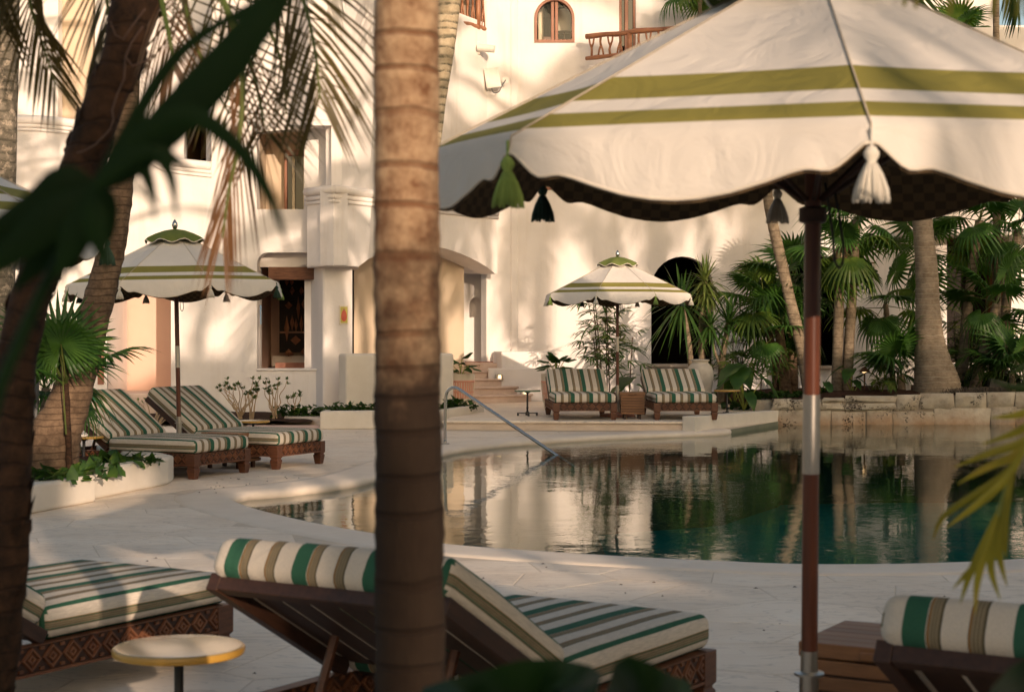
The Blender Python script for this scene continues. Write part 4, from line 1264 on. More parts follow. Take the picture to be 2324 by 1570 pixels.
for (x_, y_, lab) in ((1691, 619, 'left of the tall palm clump'), (1971, 613, 'right of the parasol pole, behind palm leaves')):
    wl = thing('wall_sconce', 'alabaster box wall sconce ' + lab, 'wall lamp', P(x_, y_, 33.85), group='sconces on the facade')
    obj('shade', MB().box(-0.12, 0.12, -0.12, 0.14, -0.13, 0.13).mesh('shade', 'urn_clay', bevel=0.01), wl)
    obj('top_plate', MB().box(-0.13, 0.13, -0.13, 0.14, 0.131, 0.155).mesh('top_plate', 'bronze'), wl)
    obj('bottom_plate', MB().box(-0.13, 0.13, -0.13, 0.14, -0.155, -0.131).mesh('bottom_plate', 'bronze'), wl)
eb = thing('electrical_box', 'grey metal switch box half hidden behind the fan palm', 'switch box', P(76, 765, 15.6))
obj('box_body', MB().box(-0.12, 0.09, 0, 0.1, -0.11, 0.11).mesh('box_body', 'grey_plastic', bevel=0.006), eb)
obj('switch', MB().box(0.00, 0.04, -0.015, 0.0, -0.02, 0.02).mesh('switch', 'steel'), eb)
obj('post', MB().box(-0.03, 0.03, 0.02, 0.08, -1.46, -0.11).mesh('post', 'grey_plastic'), eb)

# left planter kerb (holds the leaning coconut palm)
lpk = thing('left_planter', 'white stepped planter kerb around the leaning palm on the left', 'planter', (0, 0, 0))
a1_, a2_ = G(382, 1100), G(205, 1141)
b1_, b2_ = G(219, 1139), G(20, 1177)
obj('kerb', MB().prism([(a1_.x, a1_.y), (a1_.x - 0.03, a1_.y + 0.42), (a2_.x - 0.42, a2_.y + 0.30), (a2_.x - 0.1, a2_.y)], 0.001, 0.272).mesh('kerb', 'plaster_curb', bevel=0.03, seg=3), lpk)
obj('kerb', MB().prism([(b1_.x, b1_.y), (b1_.x - 0.32, b1_.y + 0.10), (b2_.x - 0.32, b2_.y + 0.10), (b2_.x, b2_.y)], 0.002, 0.243).mesh('kerb', 'plaster_curb', bevel=0.03, seg=3), lpk)
obj('kerb', MB().prism([(a1_.x - 0.03, a1_.y + 0.40), (a1_.x - 0.38, a1_.y + 0.36), (a1_.x - 1.2, a1_.y + 1.9), (a1_.x - 0.85, a1_.y + 1.95)], 0.003, 0.265).mesh('kerb', 'plaster_curb', bevel=0.03, seg=3), lpk)
obj('soil_fill', MB().prism([(a1_.x - 0.25, a1_.y + 0.3), (a1_.x - 1.05, a1_.y + 1.9), (-6.5, 18.5), (-6.5, 13.0), (b2_.x - 0.2, b2_.y + 0.05)], 0.004, 0.20).mesh('soil_fill', 'soil'), lpk)

# ------------------------------------------------------------------ sun loungers
# local frame: x from the foot (0) to the head, y across, z up
LW, SEAT_L, BACK_L, FT = 0.98, 1.14, 0.80, 0.262
def carved_mesh(L, h, name):
    """board with a carved run of stepped diamonds on both long faces; length along x, centred on y=0"""
    mb = MB().box(0, L, -0.014, 0.014, 0, h, mi=1)
    mb.box(0, L, -0.027, 0.027, -0.012, 0.0)
    mb.box(0, L, -0.027, 0.027, h, h + 0.003)
    nd = max(3, int(round(L / (h * 1.05))))
    w_ = L / nd
    for sgn in (-1, 1):
        yy = sgn * 0.0145
        def ringf(cx_, s0, s1, d0, d1):
            a = [(cx_ + w_ * 0.5 * s0 * q[0], yy + sgn * d0, h / 2 + h * 0.5 * s0 * q[1]) for q in ((1, 0), (0, 1), (-1, 0), (0, -1))]
            b_ = [(cx_ + w_ * 0.5 * s1 * q[0], yy + sgn * d1, h / 2 + h * 0.5 * s1 * q[1]) for q in ((1, 0), (0, 1), (-1, 0), (0, -1))]
            fs = [(k, (k + 1) % 4, 4 + (k + 1) % 4, 4 + k) for k in range(4)]
            mb.add(a + b_, fs if sgn < 0 else [tuple(reversed(f)) for f in fs])
        for k in range(nd):
            cx_ = (k + 0.5) * w_
            ringf(cx_, 0.98, 0.90, 0.0, 0.011)
            ringf(cx_, 0.90, 0.70, 0.011, 0.011)
            ringf(cx_, 0.70, 0.62, 0.011, 0.001)
            ringf(cx_, 0.50, 0.40, 0.0, 0.010)
            ringf(cx_, 0.40, 0.18, 0.010, 0.010)
            ringf(cx_, 0.18, 0.12, 0.010, 0.0)
            # little notches in the triangles between diamonds
            for zq in (0.12, 0.88):
                mb.box(cx_ + w_ * 0.5 - w_ * 0.10, min(L, cx_ + w_ * 0.5 + w_ * 0.10), min(yy, yy + sgn * 0.008), max(yy, yy + sgn * 0.008), h * zq - h * 0.06, h * zq + h * 0.06)
    return mb.mesh(name, ['carved_wood', 'teak_dark'])
side_me = carved_mesh(1.76, 0.105, 'side_rail')
end_me = carved_mesh(LW - 0.2, 0.105, 'end_rail')
def leg_mesh():
    mb = MB()
    lv = [(0.052, FT), (0.052, 0.135), (0.040, 0.122), (0.040, 0.115), (0.050, 0.103), (0.037, 0.012), (0.030, 0.0)]
    vs = [(sx * a, sy * a, z) for a, z in lv for sx, sy in ((-1, -1), (1, -1), (1, 1), (-1, 1))]
    fs = [(i * 4 + k, (i + 1) * 4 + k, (i + 1) * 4 + (k + 1) % 4, i * 4 + (k + 1) % 4) for i in range(len(lv) - 1) for k in range(4)]
    fs += [(0, 1, 2, 3), tuple(reversed(range(len(vs) - 4, len(vs))))]
    return mb.add(vs, fs).mesh('leg', 'teak', bevel=0.004)
leg_me = leg_mesh()
def cushion_mesh(L, name, puff=0.014):
    """rounded mattress: stripes along x; faces looking sideways take the banded side fabric"""
    W_, T_ = LW - 0.02, 0.138
    bm = bmesh.new()
    bmesh.ops.create_cube(bm, size=1)
    for v in bm.verts:
        v.co = Vector((v.co.x * L + L / 2, v.co.y * W_, v.co.z * T_ + T_ / 2))
    bmesh.ops.bevel(bm, geom=list(bm.edges), offset=0.048, segments=4, profile=0.5, affect='EDGES')
    bm.normal_update()
    sides = [f for f in bm.faces if abs(f.normal.y) > 0.72]
    for f in sides:
        f.material_index = 1
    bmesh.ops.subdivide_edges(bm, edges=[e for e in bm.edges if e.calc_length() > 0.3], cuts=9, use_grid_fill=True)
    for v in bm.verts:
        u, w_ = v.co.x / L, v.co.y / W_ + 0.5
        k = (4 * u * (1 - u)) ** 0.4 * (4 * w_ * (1 - w_)) ** 0.4 if 0 < u < 1 and 0 < w_ < 1 else 0
        if v.co.z > T_ * 0.6:
            v.co.z += puff * k + 0.004 * noise.noise(Vector((v.co.x * 4, v.co.y * 4, L)))
        if abs(v.co.y) > W_ * 0.45:
            v.co.y += 0.006 * noise.noise(Vector((v.co.x * 5, v.co.z * 9, 2.2)))
    me = bpy.data.meshes.new(name)
    bm.to_mesh(me)
    bm.free()
    me.materials.append(MATS['fabric_top'])
    me.materials.append(MATS['fabric_side'])
    me.polygons.foreach_set('use_smooth', [True] * len(me.polygons))
    return me
seat_me = cushion_mesh(SEAT_L, 'seat_cushion')
back_me = cushion_mesh(BACK_L, 'back_cushion', 0.02)
slat_me = MB().box(0, 0.055, -LW / 2 + 0.05, LW / 2 - 0.05, 0, 0.016).mesh('seat_slat', 'teak_dark', bevel=0.003)
bslat_me = MB().box(0.03, BACK_L - 0.03, -0.054, 0.054, 0.0, 0.016).mesh('back_slat', 'teak_dark', bevel=0.003)
brail_me = MB().box(0, BACK_L, -0.024, 0.024, -0.045, 0.016).mesh('back_rail', 'teak_dark', bevel=0.004)
btop_me = MB().box(BACK_L - 0.055, BACK_L, -LW / 2 + 0.055, LW / 2 - 0.055, -0.04, 0.015).mesh('back_top_rail', 'teak_dark', bevel=0.004)
def make_lounger(label, foot, head_dir, ang, group):
    """foot: middle of the foot end on the floor; head_dir: plan direction towards the head"""
    rz = math.atan2(head_dir[1], head_dir[0])
    t_ = thing('sun_lounger', label, 'sun lounger', foot, rz, group)
    for x_ in (0.055, 1.79):
        for sg in (-1, 1):
            obj('leg', leg_me, t_, (x_, sg * (LW / 2 - 0.045), 0))
    for sg in (-1, 1):
        obj('side_rail', side_me, t_, (0.06, sg * (LW / 2 - 0.022), FT - 0.108))
    obj('end_rail', end_me, t_, (0.026, -(LW - 0.2) / 2, FT - 0.108), (0, 0, R(90)))
    obj('end_rail', end_me, t_, (1.80, -(LW - 0.2) / 2, FT - 0.108), (0, 0, R(90)))
    for k in range(9):
        obj('seat_slat', slat_me, t_, (0.10 + 0.115 * k, 0, FT - 0.017))
    sc_ = obj('seat_cushion', seat_me, t_, (0.0, 0, FT + 0.001))
    bf = obj('back_frame', btop_me, t_, (SEAT_L - 0.01, 0, FT + 0.03), (0, -ang, 0))
    for sg in (-1, 1):
        obj('back_rail', brail_me, bf, (0, sg * (LW / 2 - 0.03), 0))
    for k in range(7):
        obj('back_slat', bslat_me, bf, (0, -0.36 + 0.12 * k, 0))
    bc_ = obj('back_cushion', back_me, t_, (SEAT_L + 0.035 - 0.03 * math.sin(ang), 0, FT + 0.05), (0, -ang, 0))
    # prop struts from the back down to the frame
    for sg in (-1, 1):
        px_ = SEAT_L + 0.36 * math.cos(ang)
        pz_ = FT + 0.02 + 0.36 * math.sin(ang)
        mb = MB().tube([(px_, sg * 0.25, pz_), (px_ + 0.12, sg * 0.25, FT - 0.06)], 0.017, 6)
        obj('prop_strut', mb.mesh('prop_strut', 'teak', smooth='angle'), t_)
    return t_
LG = 'striped sun loungers round the pool'
def lv(a, b_):
    L = math.hypot(a, b_)
    return (a / L, b_ / L)
make_lounger('striped lounger facing the pool beside the green-topped table', (1.13, 25.86, TZ), lv(-0.05, 1), R(24), LG)
make_lounger('striped lounger facing the pool in front of the white amphora', (2.69, 25.86, TZ), lv(-0.045, 1), R(24), LG)
make_lounger('striped lounger at left with its head behind the leaning palm trunk', (-3.015, 17.5, 0), lv(-0.899, 0.438), R(36), LG)
make_lounger('striped lounger at left on the far side of the parasol pole', (-2.35, 18.75, 0), lv(-0.905, 0.425), R(36), LG)
make_lounger('striped lounger in sunlight at lower left, behind the yellow round table', (-1.70, 7.92, 0), lv(-0.51, -0.86), R(30), LG)
make_lounger('foreground striped lounger seen from behind, crossed by the palm trunk', (0.385, 6.83, 0), lv(-0.538, -0.844), R(30), LG)
make_lounger('striped lounger cut off at the lower right corner beside the wooden chest', (2.33, 5.62, 0), lv(-0.538, -0.844), R(30), LG)

# ------------------------------------------------------------------ round pedestal tables
def make_table(label, loc, h, top, rim, d=0.43, rz=0.0):
    t_ = thing('side_table', label, 'side table', loc, rz, 'round pedestal side tables')
    r_ = d / 2
    tt = obj('table_top', MB().lathe([(r_ - 0.03, h - 0.030), (r_ - 0.004, h - 0.026), (r_, h - 0.012), (r_ - 0.005, h - 0.001), (r_ - 0.015, h)], 48).mesh('table_top', top, smooth='angle'), t_)
    obj('rim_band', MB().lathe([(r_ + 0.001, h - 0.027), (r_ + 0.004, h - 0.02), (r_ + 0.004, h - 0.008), (r_ + 0.001, h - 0.004)], 48).mesh('rim_band', rim, smooth='angle'), tt)
    obj('pedestal', MB().lathe([(0.030, 0.045), (0.030, 0.06), (0.016, 0.075), (0.016, 0.12), (0.024, 0.13), (0.016, 0.14), (0.016, h - 0.06), (0.03, h - 0.05), (0.07, h - 0.031)], 12).mesh('pedestal', 'black_iron', smooth='angle'), t_)
    mb = MB()
    mb.box(-0.17, 0.17, -0.016, 0.016, 0.035, 0.05)
    mb.box(-0.016, 0.016, -0.17, 0.17, 0.036, 0.051)
    for a in range(4):
        c_, s_ = math.cos(a * PI / 2), math.sin(a * PI / 2)
        mb.box(0.155 * c_ - 0.016, 0.155 * c_ + 0.016, 0.155 * s_ - 0.016, 0.155 * s_ + 0.016, 0.0, 0.034)
    obj('foot', mb.mesh('foot', 'black_iron', bevel=0.003), t_)
    return t_
gt = G(1197, 943, TZ)
make_table('green-topped round table on black pedestal at the foot of the stair', (gt.x, gt.y, TZ), 0.42, 'green_top', 'green_top', 0.42, 0.1)
make_table('yellow round table behind the low pool wall beside the alocasia', P(1650, 889, 27.4) * 1.0 - Vector((0, 0, P(1650, 889, 27.4).z - TZ)), 0.42, 'yellow_top', 'yellow_rim', 0.43, 0.2)
make_table('pale yellow round table half hidden behind the left loungers', (-3.20, 20.7, 0), 0.42, 'yellow_top', 'yellow_rim', 0.40)
make_table('yellow round table peeking out behind the leaning palm trunk', (-4.50, 17.6, 0), 0.42, 'yellow_top', 'yellow_rim', 0.42)
make_table('glossy yellow round table in the foreground at lower left', (-1.12, 5.63, 0), 0.45, 'yellow_top', 'yellow_rim', 0.434, 0.4)

# ------------------------------------------------------------------ slatted wooden chests
def make_chest(label, loc, rz, w_, d, h):
    t_ = thing('wooden_chest', label, 'storage chest', loc, rz, 'slatted wooden chests beside parasol poles')
    for sx_ in (-1, 1):
        for sy_ in (-1, 1):
            obj('foot', MB().box(sx_ * (w_ / 2 - 0.07) - 0.02, sx_ * (w_ / 2 - 0.07) + 0.02, sy_ * (d / 2 - 0.06) - 0.02, sy_ * (d / 2 - 0.06) + 0.02, 0, 0.075).mesh('foot', 'teak_dark', bevel=0.003), t_)
    nsl = 7
    hh = (h - 0.075 - 0.05) / nsl
    core = obj('core', MB().box(-w_ / 2 + 0.012, w_ / 2 - 0.012, -d / 2 + 0.012, d / 2 - 0.012, 0.075, h - 0.055).mesh('core', 'teak_dark'), t_)
    me = MB().box(-w_ / 2, w_ / 2, -d / 2, d / 2, 0.004, hh - 0.004).mesh('slat', 'teak_light', bevel=0.004)
    for k in range(nsl):
        obj('slat', me, t_, (0, 0, 0.075 + hh * k))
    me = MB().box(-w_ / 2 - 0.012, w_ / 2 + 0.012, -d / 12 * 0.985, d / 12 * 0.985, h - 0.048, h).mesh('lid_board', 'teak_light', bevel=0.004)
    for k in range(6):
        obj('lid_board', me, t_, (0, -d / 2 + d / 12 + d / 6 * k, 0))
    obj('handle', MB().box(-0.06, 0.06, -d / 2 - 0.025, -d / 2 - 0.013, h - 0.040, h - 0.012).mesh('handle', 'teak_light', bevel=0.006), t_)
    return t_
make_chest('slatted teak chest between the two far loungers', (1.885, 26.35, TZ), 0.0, 0.37, 0.40, 0.42)
make_chest('slatted teak chest between the two left loungers', (-3.12, 18.62, 0), math.atan2(0.9, 0.43) + PI, 0.42, 0.50, 0.40)
make_chest('dark slatted chest at the bottom right beside the parasol pole', (1.28, 5.50, 0), R(-30), 0.52, 0.46, 0.50)

# ------------------------------------------------------------------ parasols
PR_, ZR, ZA = 1.2, 1.99, 2.58
def drop(u):
    e = min(u, 1 - u)
    pts_ = [(0, 0.040), (0.02, 0.043), (0.05, 0.066), (0.08, 0.090), (0.105, 0.101), (0.125, 0.101), (0.16, 0.096), (0.20, 0.104), (0.27, 0.126), (0.36, 0.150), (0.44, 0.162), (0.5, 0.165)]
    for (a, b_), (c, d) in zip(pts_, pts_[1:]):
        if e <= c:
            return b_ + (d - b_) * (e - a) / (c - a)
    return 0.165
def panel_mesh(name, mat, off, inner):
    """one gore of the canopy between two ribs, with its scalloped valance hanging from the edge"""
    nu, nv, nw = 48, 12, 6
    A = Vector((PR_ * math.cos(-PI / 8), PR_ * math.sin(-PI / 8), 0))
    B = Vector((PR_ * math.cos(PI / 8), PR_ * math.sin(PI / 8), 0))
    vs = []
    for j in range(nv + nw + 1):
        for i in range(nu + 1):
            u = i / nu
            E = A.lerp(B, u)
            side = 4 * u * (1 - u)
            if j <= nv:
                v = 0.05 + 0.95 * j / nv
                p = E * v
                z = ZA - (ZA - ZR) * v - 0.018 * math.sin(PI * v) * side + 0.012 * v ** 6 * side
                p = p + E.normalized() * (0.0 if j < nv else 0.004)
            else:
                f = (j - nv) / nw
                d = drop(u)
                out = E.normalized()
                bow = math.sin(f * PI * 0.5) * 0.035 * side + 0.012 * f
                p = E + out * (bow + 0.010 * noise.noise(Vector((u * 9, f * 2.5, 1.7))) * f * side)
                z = ZR - d * f + 0.012 * side * (1 - f)
            p = p * (1 - off * 0.6)
            vs.append((p.x, p.y, z - off))
    W_ = nu + 1
    fs = [(j * W_ + i, j * W_ + i + 1, (j + 1) * W_ + i + 1, (j + 1) * W_ + i) for j in range(nv + nw) for i in range(nu)]
    if not inner:
        fs = [tuple(reversed(f)) for f in fs]
    return MB().add(vs, fs).mesh(name, mat, smooth=True)
panel_me = panel_mesh('canopy_panel', 'canopy_cloth', 0.0, False)
lining_me = panel_mesh('lining', 'canopy_lining', 0.010, True)
# piping along the valance hem
A = Vector((PR_ * math.cos(-PI / 8), PR_ * math.sin(-PI / 8), 0))
B = Vector((PR_ * math.cos(PI / 8), PR_ * math.sin(PI / 8), 0))
hp = []
for i in range(49):
    u = i / 48
    E = A.lerp(B, u)
    sd = 4 * u * (1 - u)
    p = E + E.normalized() * (0.035 * sd + 0.012 + 0.010 * noise.noise(Vector((u * 9, 2.5, 1.7))) * sd)
    hp.append((p.x, p.y, ZR - drop(u)))
hem_me = MB().tube(hp, 0.0045, 5).mesh('hem_piping', 'white_piping', smooth=True)
seam_me = MB().tube([(0.1, 0, ZA - (ZA - ZR) * 0.1 / PR_ + 0.004), (PR_ * 0.5, 0, (ZA + ZR) / 2 + 0.004), (PR_ + 0.002, 0, ZR + 0.004), (PR_ + 0.012, 0, ZR - 0.03)], 0.0026, 5).mesh('seam', 'cord_beige', smooth=True)
rib_me = MB().tube([(0.03, 0, ZA - 0.05), (PR_ - 0.02, 0, ZR - 0.02)], 0.010, 6).mesh('rib', 'teak_dark', smooth=True)
strut_me = MB().tube([(0.03, 0, 1.86), (0.62, 0, ZR + (ZA - ZR) * 0.47 - 0.03)], 0.008, 6).mesh('strut', 'teak_dark', smooth=True)
def tassel_mesh(mat):
    mb = MB().lathe([(0.0035, 0.0), (0.0035, -0.040), (0.010, -0.043), (0.018, -0.055), (0.018, -0.064), (0.010, -0.078), (0.013, -0.084), (0.020, -0.105), (0.028, -0.135), (0.030, -0.160)], 14)
    rs_ = random.Random(2)
    for k in range(70):                 # loose threads of the skirt
        a = 2 * PI * k / 70 + rs_.uniform(-.05, .05)
        rr_ = 0.036 + rs_.uniform(-0.004, 0.006)
        zt_ = -0.166 + rs_.uniform(-0.006, 0.008)
        c_, s_ = math.cos(a), math.sin(a)
        mb.tube([(0.011 * c_, 0.011 * s_, -0.080), (rr_ * 0.62 * c_, rr_ * 0.62 * s_, -0.108), (rr_ * 0.9 * c_, rr_ * 0.9 * s_, -0.14), (rr_ * c_, rr_ * s_, zt_)], 0.0024, 4)
    return mb.mesh('tassel', mat, smooth=True)
tas = [tassel_mesh(c_) for c_ in ('cord_white', 'cord_green', 'cord_beige', 'cord_dark')]
cap_vs = []
cap_n = 48
for j, (r_, z) in enumerate(((0.02, 2.605), (0.12, 2.585), (0.22, 2.545), (0.30, 2.50), (0.325, 2.465))):
    for i in range(cap_n):
        a = 2 * PI * i / cap_n
        wv = 0.022 * (0.5 - 0.5 * math.cos(8 * a)) * (j / 4) ** 2
        k = 1 + 0.035 * math.cos(8 * a) * j / 4
        cap_vs.append((r_ * k * math.cos(a), r_ * k * math.sin(a), z + (0.020 * math.cos(8 * a)) * (j / 4) ** 1.5))
cap_fs = [(j * cap_n + i, (j + 1) * cap_n + i, (j + 1) * cap_n + (i + 1) % cap_n, j * cap_n + (i + 1) % cap_n) for j in range(4) for i in range(cap_n)]
cap_me = MB().add(cap_vs, cap_fs).mesh('vent_cap', 'cap_cloth', smooth=True)
capp_me = MB().tube([cap_vs[4 * cap_n + i % cap_n] for i in range(cap_n + 1)], 0.005, 5).mesh('cap_piping', 'white_piping', smooth=True)
fin_me = MB().lathe([(0.022, 2.59), (0.016, 2.605), (0.024, 2.615), (0.034, 2.645), (0.030, 2.67), (0.012, 2.70), (0.003, 2.712)], 16).mesh('finial', 'steel', smooth=True)
pole_me = MB().lathe([(0.025, 1.31), (0.025, 2.52)], 20).mesh('upper_pole', 'pole_wood', smooth='angle')
lpole_me = MB().lathe([(0.025, 0.53), (0.025, 1.08)], 20).mesh('lower_pole', 'pole_wood', smooth='angle')
slv_me = MB().lathe([(0.0262, 1.075), (0.0262, 1.315)], 20).mesh('metal_sleeve', 'brushed_metal', smooth='angle')
col_me = MB().lathe([(0.030, 0.02), (0.030, 0.458), (0.046, 0.460), (0.046, 0.468), (0.027, 0.472), (0.026, 0.535)], 20).mesh('base_tube', 'brushed_metal', smooth='angle')
base_me = MB().lathe([(0.27, 0.0), (0.29, 0.01), (0.29, 0.05), (0.25, 0.075), (0.05, 0.085), (0.045, 0.10)], 32).mesh('base', 'terracotta', smooth='angle')
hub_me = MB().lathe([(0.03, 1.83), (0.042, 1.835), (0.042, 1.875), (0.03, 1.88)], 16).mesh('runner_hub', 'teak_dark', smooth='angle')
cord_me = MB().tube(spline([(0.03, -0.03, 1.95), (0.05, -0.05, 1.80), (0.055, -0.06, 1.72), (0.075, -0.05, 1.70), (0.085, -0.04, 1.76), (0.06, -0.035, 1.92)], 20), 0.004, 5).mesh('pull_cord', 'black_iron', smooth=True)
def make_parasol(label, loc, theta, tcols, lean=0.0, tilt=0.0, lift=0.0):
    """theta: angle (towards +x from the camera side) of the corner nearest the camera"""
    t_ = thing('parasol', label, 'parasol', loc, 0, 'scalloped white parasols with green bands')
    t_.rotation_euler = (tilt, lean, 0)
    obj('base', base_me, t_)
    obj('base_tube', col_me, t_)
    obj('lower_pole', lpole_me, t_)
    obj('upper_pole', pole_me, t_)
    obj('metal_sleeve', slv_me, t_)
    obj('runner_hub', hub_me, t_)
    obj('pull_cord', cord_me, t_)
    a0 = -PI / 2 + theta
    for k in range(8):
        a = a0 + k * PI / 4
        p = obj('canopy_panel', panel_me, t_, (0, 0, lift), (0, 0, a + PI / 8))
        obj('lining', lining_me, p)
        obj('hem_piping', hem_me, p)
        obj('rib', rib_me, t_, (0, 0, lift), (0, 0, a))
        obj('seam', seam_me, t_, (0, 0, lift), (0, 0, a))
        obj('strut', strut_me, t_, (0, 0, lift), (0, 0, a))
        obj('tassel', tas[tcols[k % len(tcols)]], t_, ((PR_ + 0.014) * math.cos(a), (PR_ + 0.014) * math.sin(a), ZR - 0.008 + lift))
    cp_ = obj('vent_cap', cap_me, t_, (0, 0, lift), (0, 0, a0))
    obj('cap_piping', capp_me, cp_)
    obj('finial', fin_me, t_, (0, 0, lift))
    return t_
make_parasol('large foreground parasol with olive bands filling the upper right', (0.905, 5.12, 0), R(-4.0), (0, 3, 1, 3, 2, 3, 0, 1), tilt=R(2.6), lift=0.042)
# tassels run: front corner white, next to the left green
make_parasol('parasol over the two far loungers on the terrace', (1.70, 27.0, TZ - 0.03), R(-19.5), (0, 1, 0, 3, 2, 3, 0, 1))
make_parasol('parasol over the left pair of loungers, in open shade', (-3.67, 18.5, 0.04), R(28), (0, 3, 1, 0, 2, 3, 0, 0), lean=R(-1.2))
make_parasol('parasol cut off by the left edge behind the dark palm leaf', (-3.14, 7.85, 0.02), R(20), (1, 0, 3, 0, 2, 1, 0, 3))

# ------------------------------------------------------------------ pool handrail
hr = thing('pool_handrail', 'polished steel handrail descending into the pool', 'handrail', (0, 0, 0))
b0 = G(1010, 1010)
t1 = P(1030, 878, b0.y)
e0 = G(1262, 1032, WZ)
b0v = Vector((b0.x, b0.y, 0.0))
topz = t1.z
d = Vector((e0.x - b0.x, e0.y - b0.y, 0))
L = d.length
d.normalize()
pth = [b0v, b0v + Vector((0, 0, 0.3)), b0v + Vector((0, 0, topz - 0.14)) + d * 0.012]
for a in range(1, 8):
    th = R(180 - a * 18)
    c_ = b0v + d * 0.145 + Vector((0, 0, topz - 0.135))
    pth.append(c_ + d * 0.132 * math.cos(th) + Vector((0, 0, 0.132 * math.sin(th))))
last = pth[-1]
end = Vector((e0.x, e0.y, WZ))
dirn = (end - last)
for k in range(1, 13):
    pth.append(last + dirn * (1.25 * k / 12))
obj('rail_tube', MB().tube(pth, 0.021, 14).mesh('rail_tube', 'steel', smooth=True), hr)
obj('base_flange', MB().lathe([(0.062, 0.0), (0.062, 0.022), (0.05, 0.03), (0.024, 0.032), (0.023, 0.05)], 20, cen=(b0.x, b0.y, 0.004)).mesh('base_flange', 'steel', smooth='angle'), hr)

# ------------------------------------------------------------------ path light
pl0 = P(1962, 905, 29.6)
pg = thing('path_light', 'bronze mushroom path light standing behind the stone pool wall', 'path light', (pl0.x, pl0.y, bed_z(pl0.x, pl0.y) - 0.02))
hz_ = P(1962, 834, 29.6).z - (bed_z(pl0.x, pl0.y) - 0.02)
obj('post', MB().lathe([(0.014, 0), (0.014, hz_ - 0.07)], 10).mesh('post', 'bronze', smooth='angle'), pg)
obj('hood', MB().lathe([(0.105, hz_ - 0.075), (0.10, hz_ - 0.065), (0.03, hz_ - 0.005), (0.012, hz_ + 0.01)], 20).mesh('hood', 'bronze', smooth='angle'), pg)
obj('lens', MB().lathe([(0.03, hz_ - 0.10), (0.035, hz_ - 0.09), (0.035, hz_ - 0.077)], 12).mesh('lens', 'lamp_glow', smooth='angle'), pg)
sp = thing('garden_spotlight', 'black box spotlight lying among the palms at far right', 'spotlight', P(2262, 880, 29.5))
obj('housing', MB().box(-0.16, 0.14, -0.1, 0.1, -0.2, 0.14, M=Matrix.Rotation(R(14), 4, 'Y')).mesh('housing', 'black_iron', bevel=0.01), sp)

# ------------------------------------------------------------------ pots
def pot_stripes(parent, r0, z0, r1, z1, n, mat):
    for k in range(n):
        a = 2 * PI * k / n
        mb = MB()
        wv = random.uniform(-0.03, 0.03)
        mb.tube([((r0 + 0.003) * math.cos(a), (r0 + 0.003) * math.sin(a), z0), ((r1 + 0.003) * math.cos(a + wv), (r1 + 0.003) * math.sin(a + wv), z1)], 0.0055, 4)
        obj('stripe', mb.mesh('stripe', mat), parent)
def striped_pot(label, loc, s):
    t_ = thing('striped_pot', label, 'plant pot', loc)
    t_.scale = (s, s, s)
    bd_ = obj('pot_body', MB().lathe([(0.20, 0.0), (0.215, 0.02), (0.245, 0.25), (0.265, 0.50), (0.262, 0.53), (0.27, 0.56), (0.272, 0.64), (0.245, 0.64), (0.23, 0.55)], 28).mesh('pot_body', 'pot_cream', smooth='angle'), t_)
    obj('salmon_band', MB().lathe([(0.226, 0.12), (0.247, 0.24), (0.267, 0.49), (0.262, 0.495)], 28).mesh('salmon_band', 'pot_salmon', smooth='angle'), bd_)
    pot_stripes(bd_, 0.231, 0.13, 0.248, 0.275, 30, 'pot_cream')
    pot_stripes(bd_, 0.250, 0.30, 0.266, 0.475, 34, 'pot_cream')
    obj('rim_ring', MB().lathe([(0.270, 0.485), (0.276, 0.50), (0.270, 0.515)], 28).mesh('rim_ring', 'pot_salmon', smooth=True), bd_)
    obj('soil', MB().lathe([(0.0, 0.585), (0.242, 0.586)], 20).mesh('soil', 'soil'), t_)
    return t_
pk = P(1046, 925, 30.6)
striped_pot('cream and salmon striped pot with a split-leaf plant beside the stair', (pk.x, pk.y, TZ), 0.94)
pk2 = P(1262, 930, 29.6)
striped_pot('cream and salmon striped pot behind the lounger nearest the stair', (pk2.x, pk2.y, TZ), 0.98)
am0 = P(1589, 905, 29.6)
am = thing('amphora', 'tall whitewashed clay amphora behind the right far lounger', 'amphora', (am0.x, am0.y, TZ))
obj('amphora_body', MB().lathe([(0.10, 0), (0.13, 0.02), (0.19, 0.25), (0.235, 0.50), (0.24, 0.62), (0.215, 0.74), (0.16, 0.80), (0.135, 0.825), (0.15, 0.845), (0.165, 0.86), (0.165, 0.875), (0.14, 0.88), (0.11, 0.83)], 32).mesh('amphora_body', 'amphora_clay', smooth=True), am)

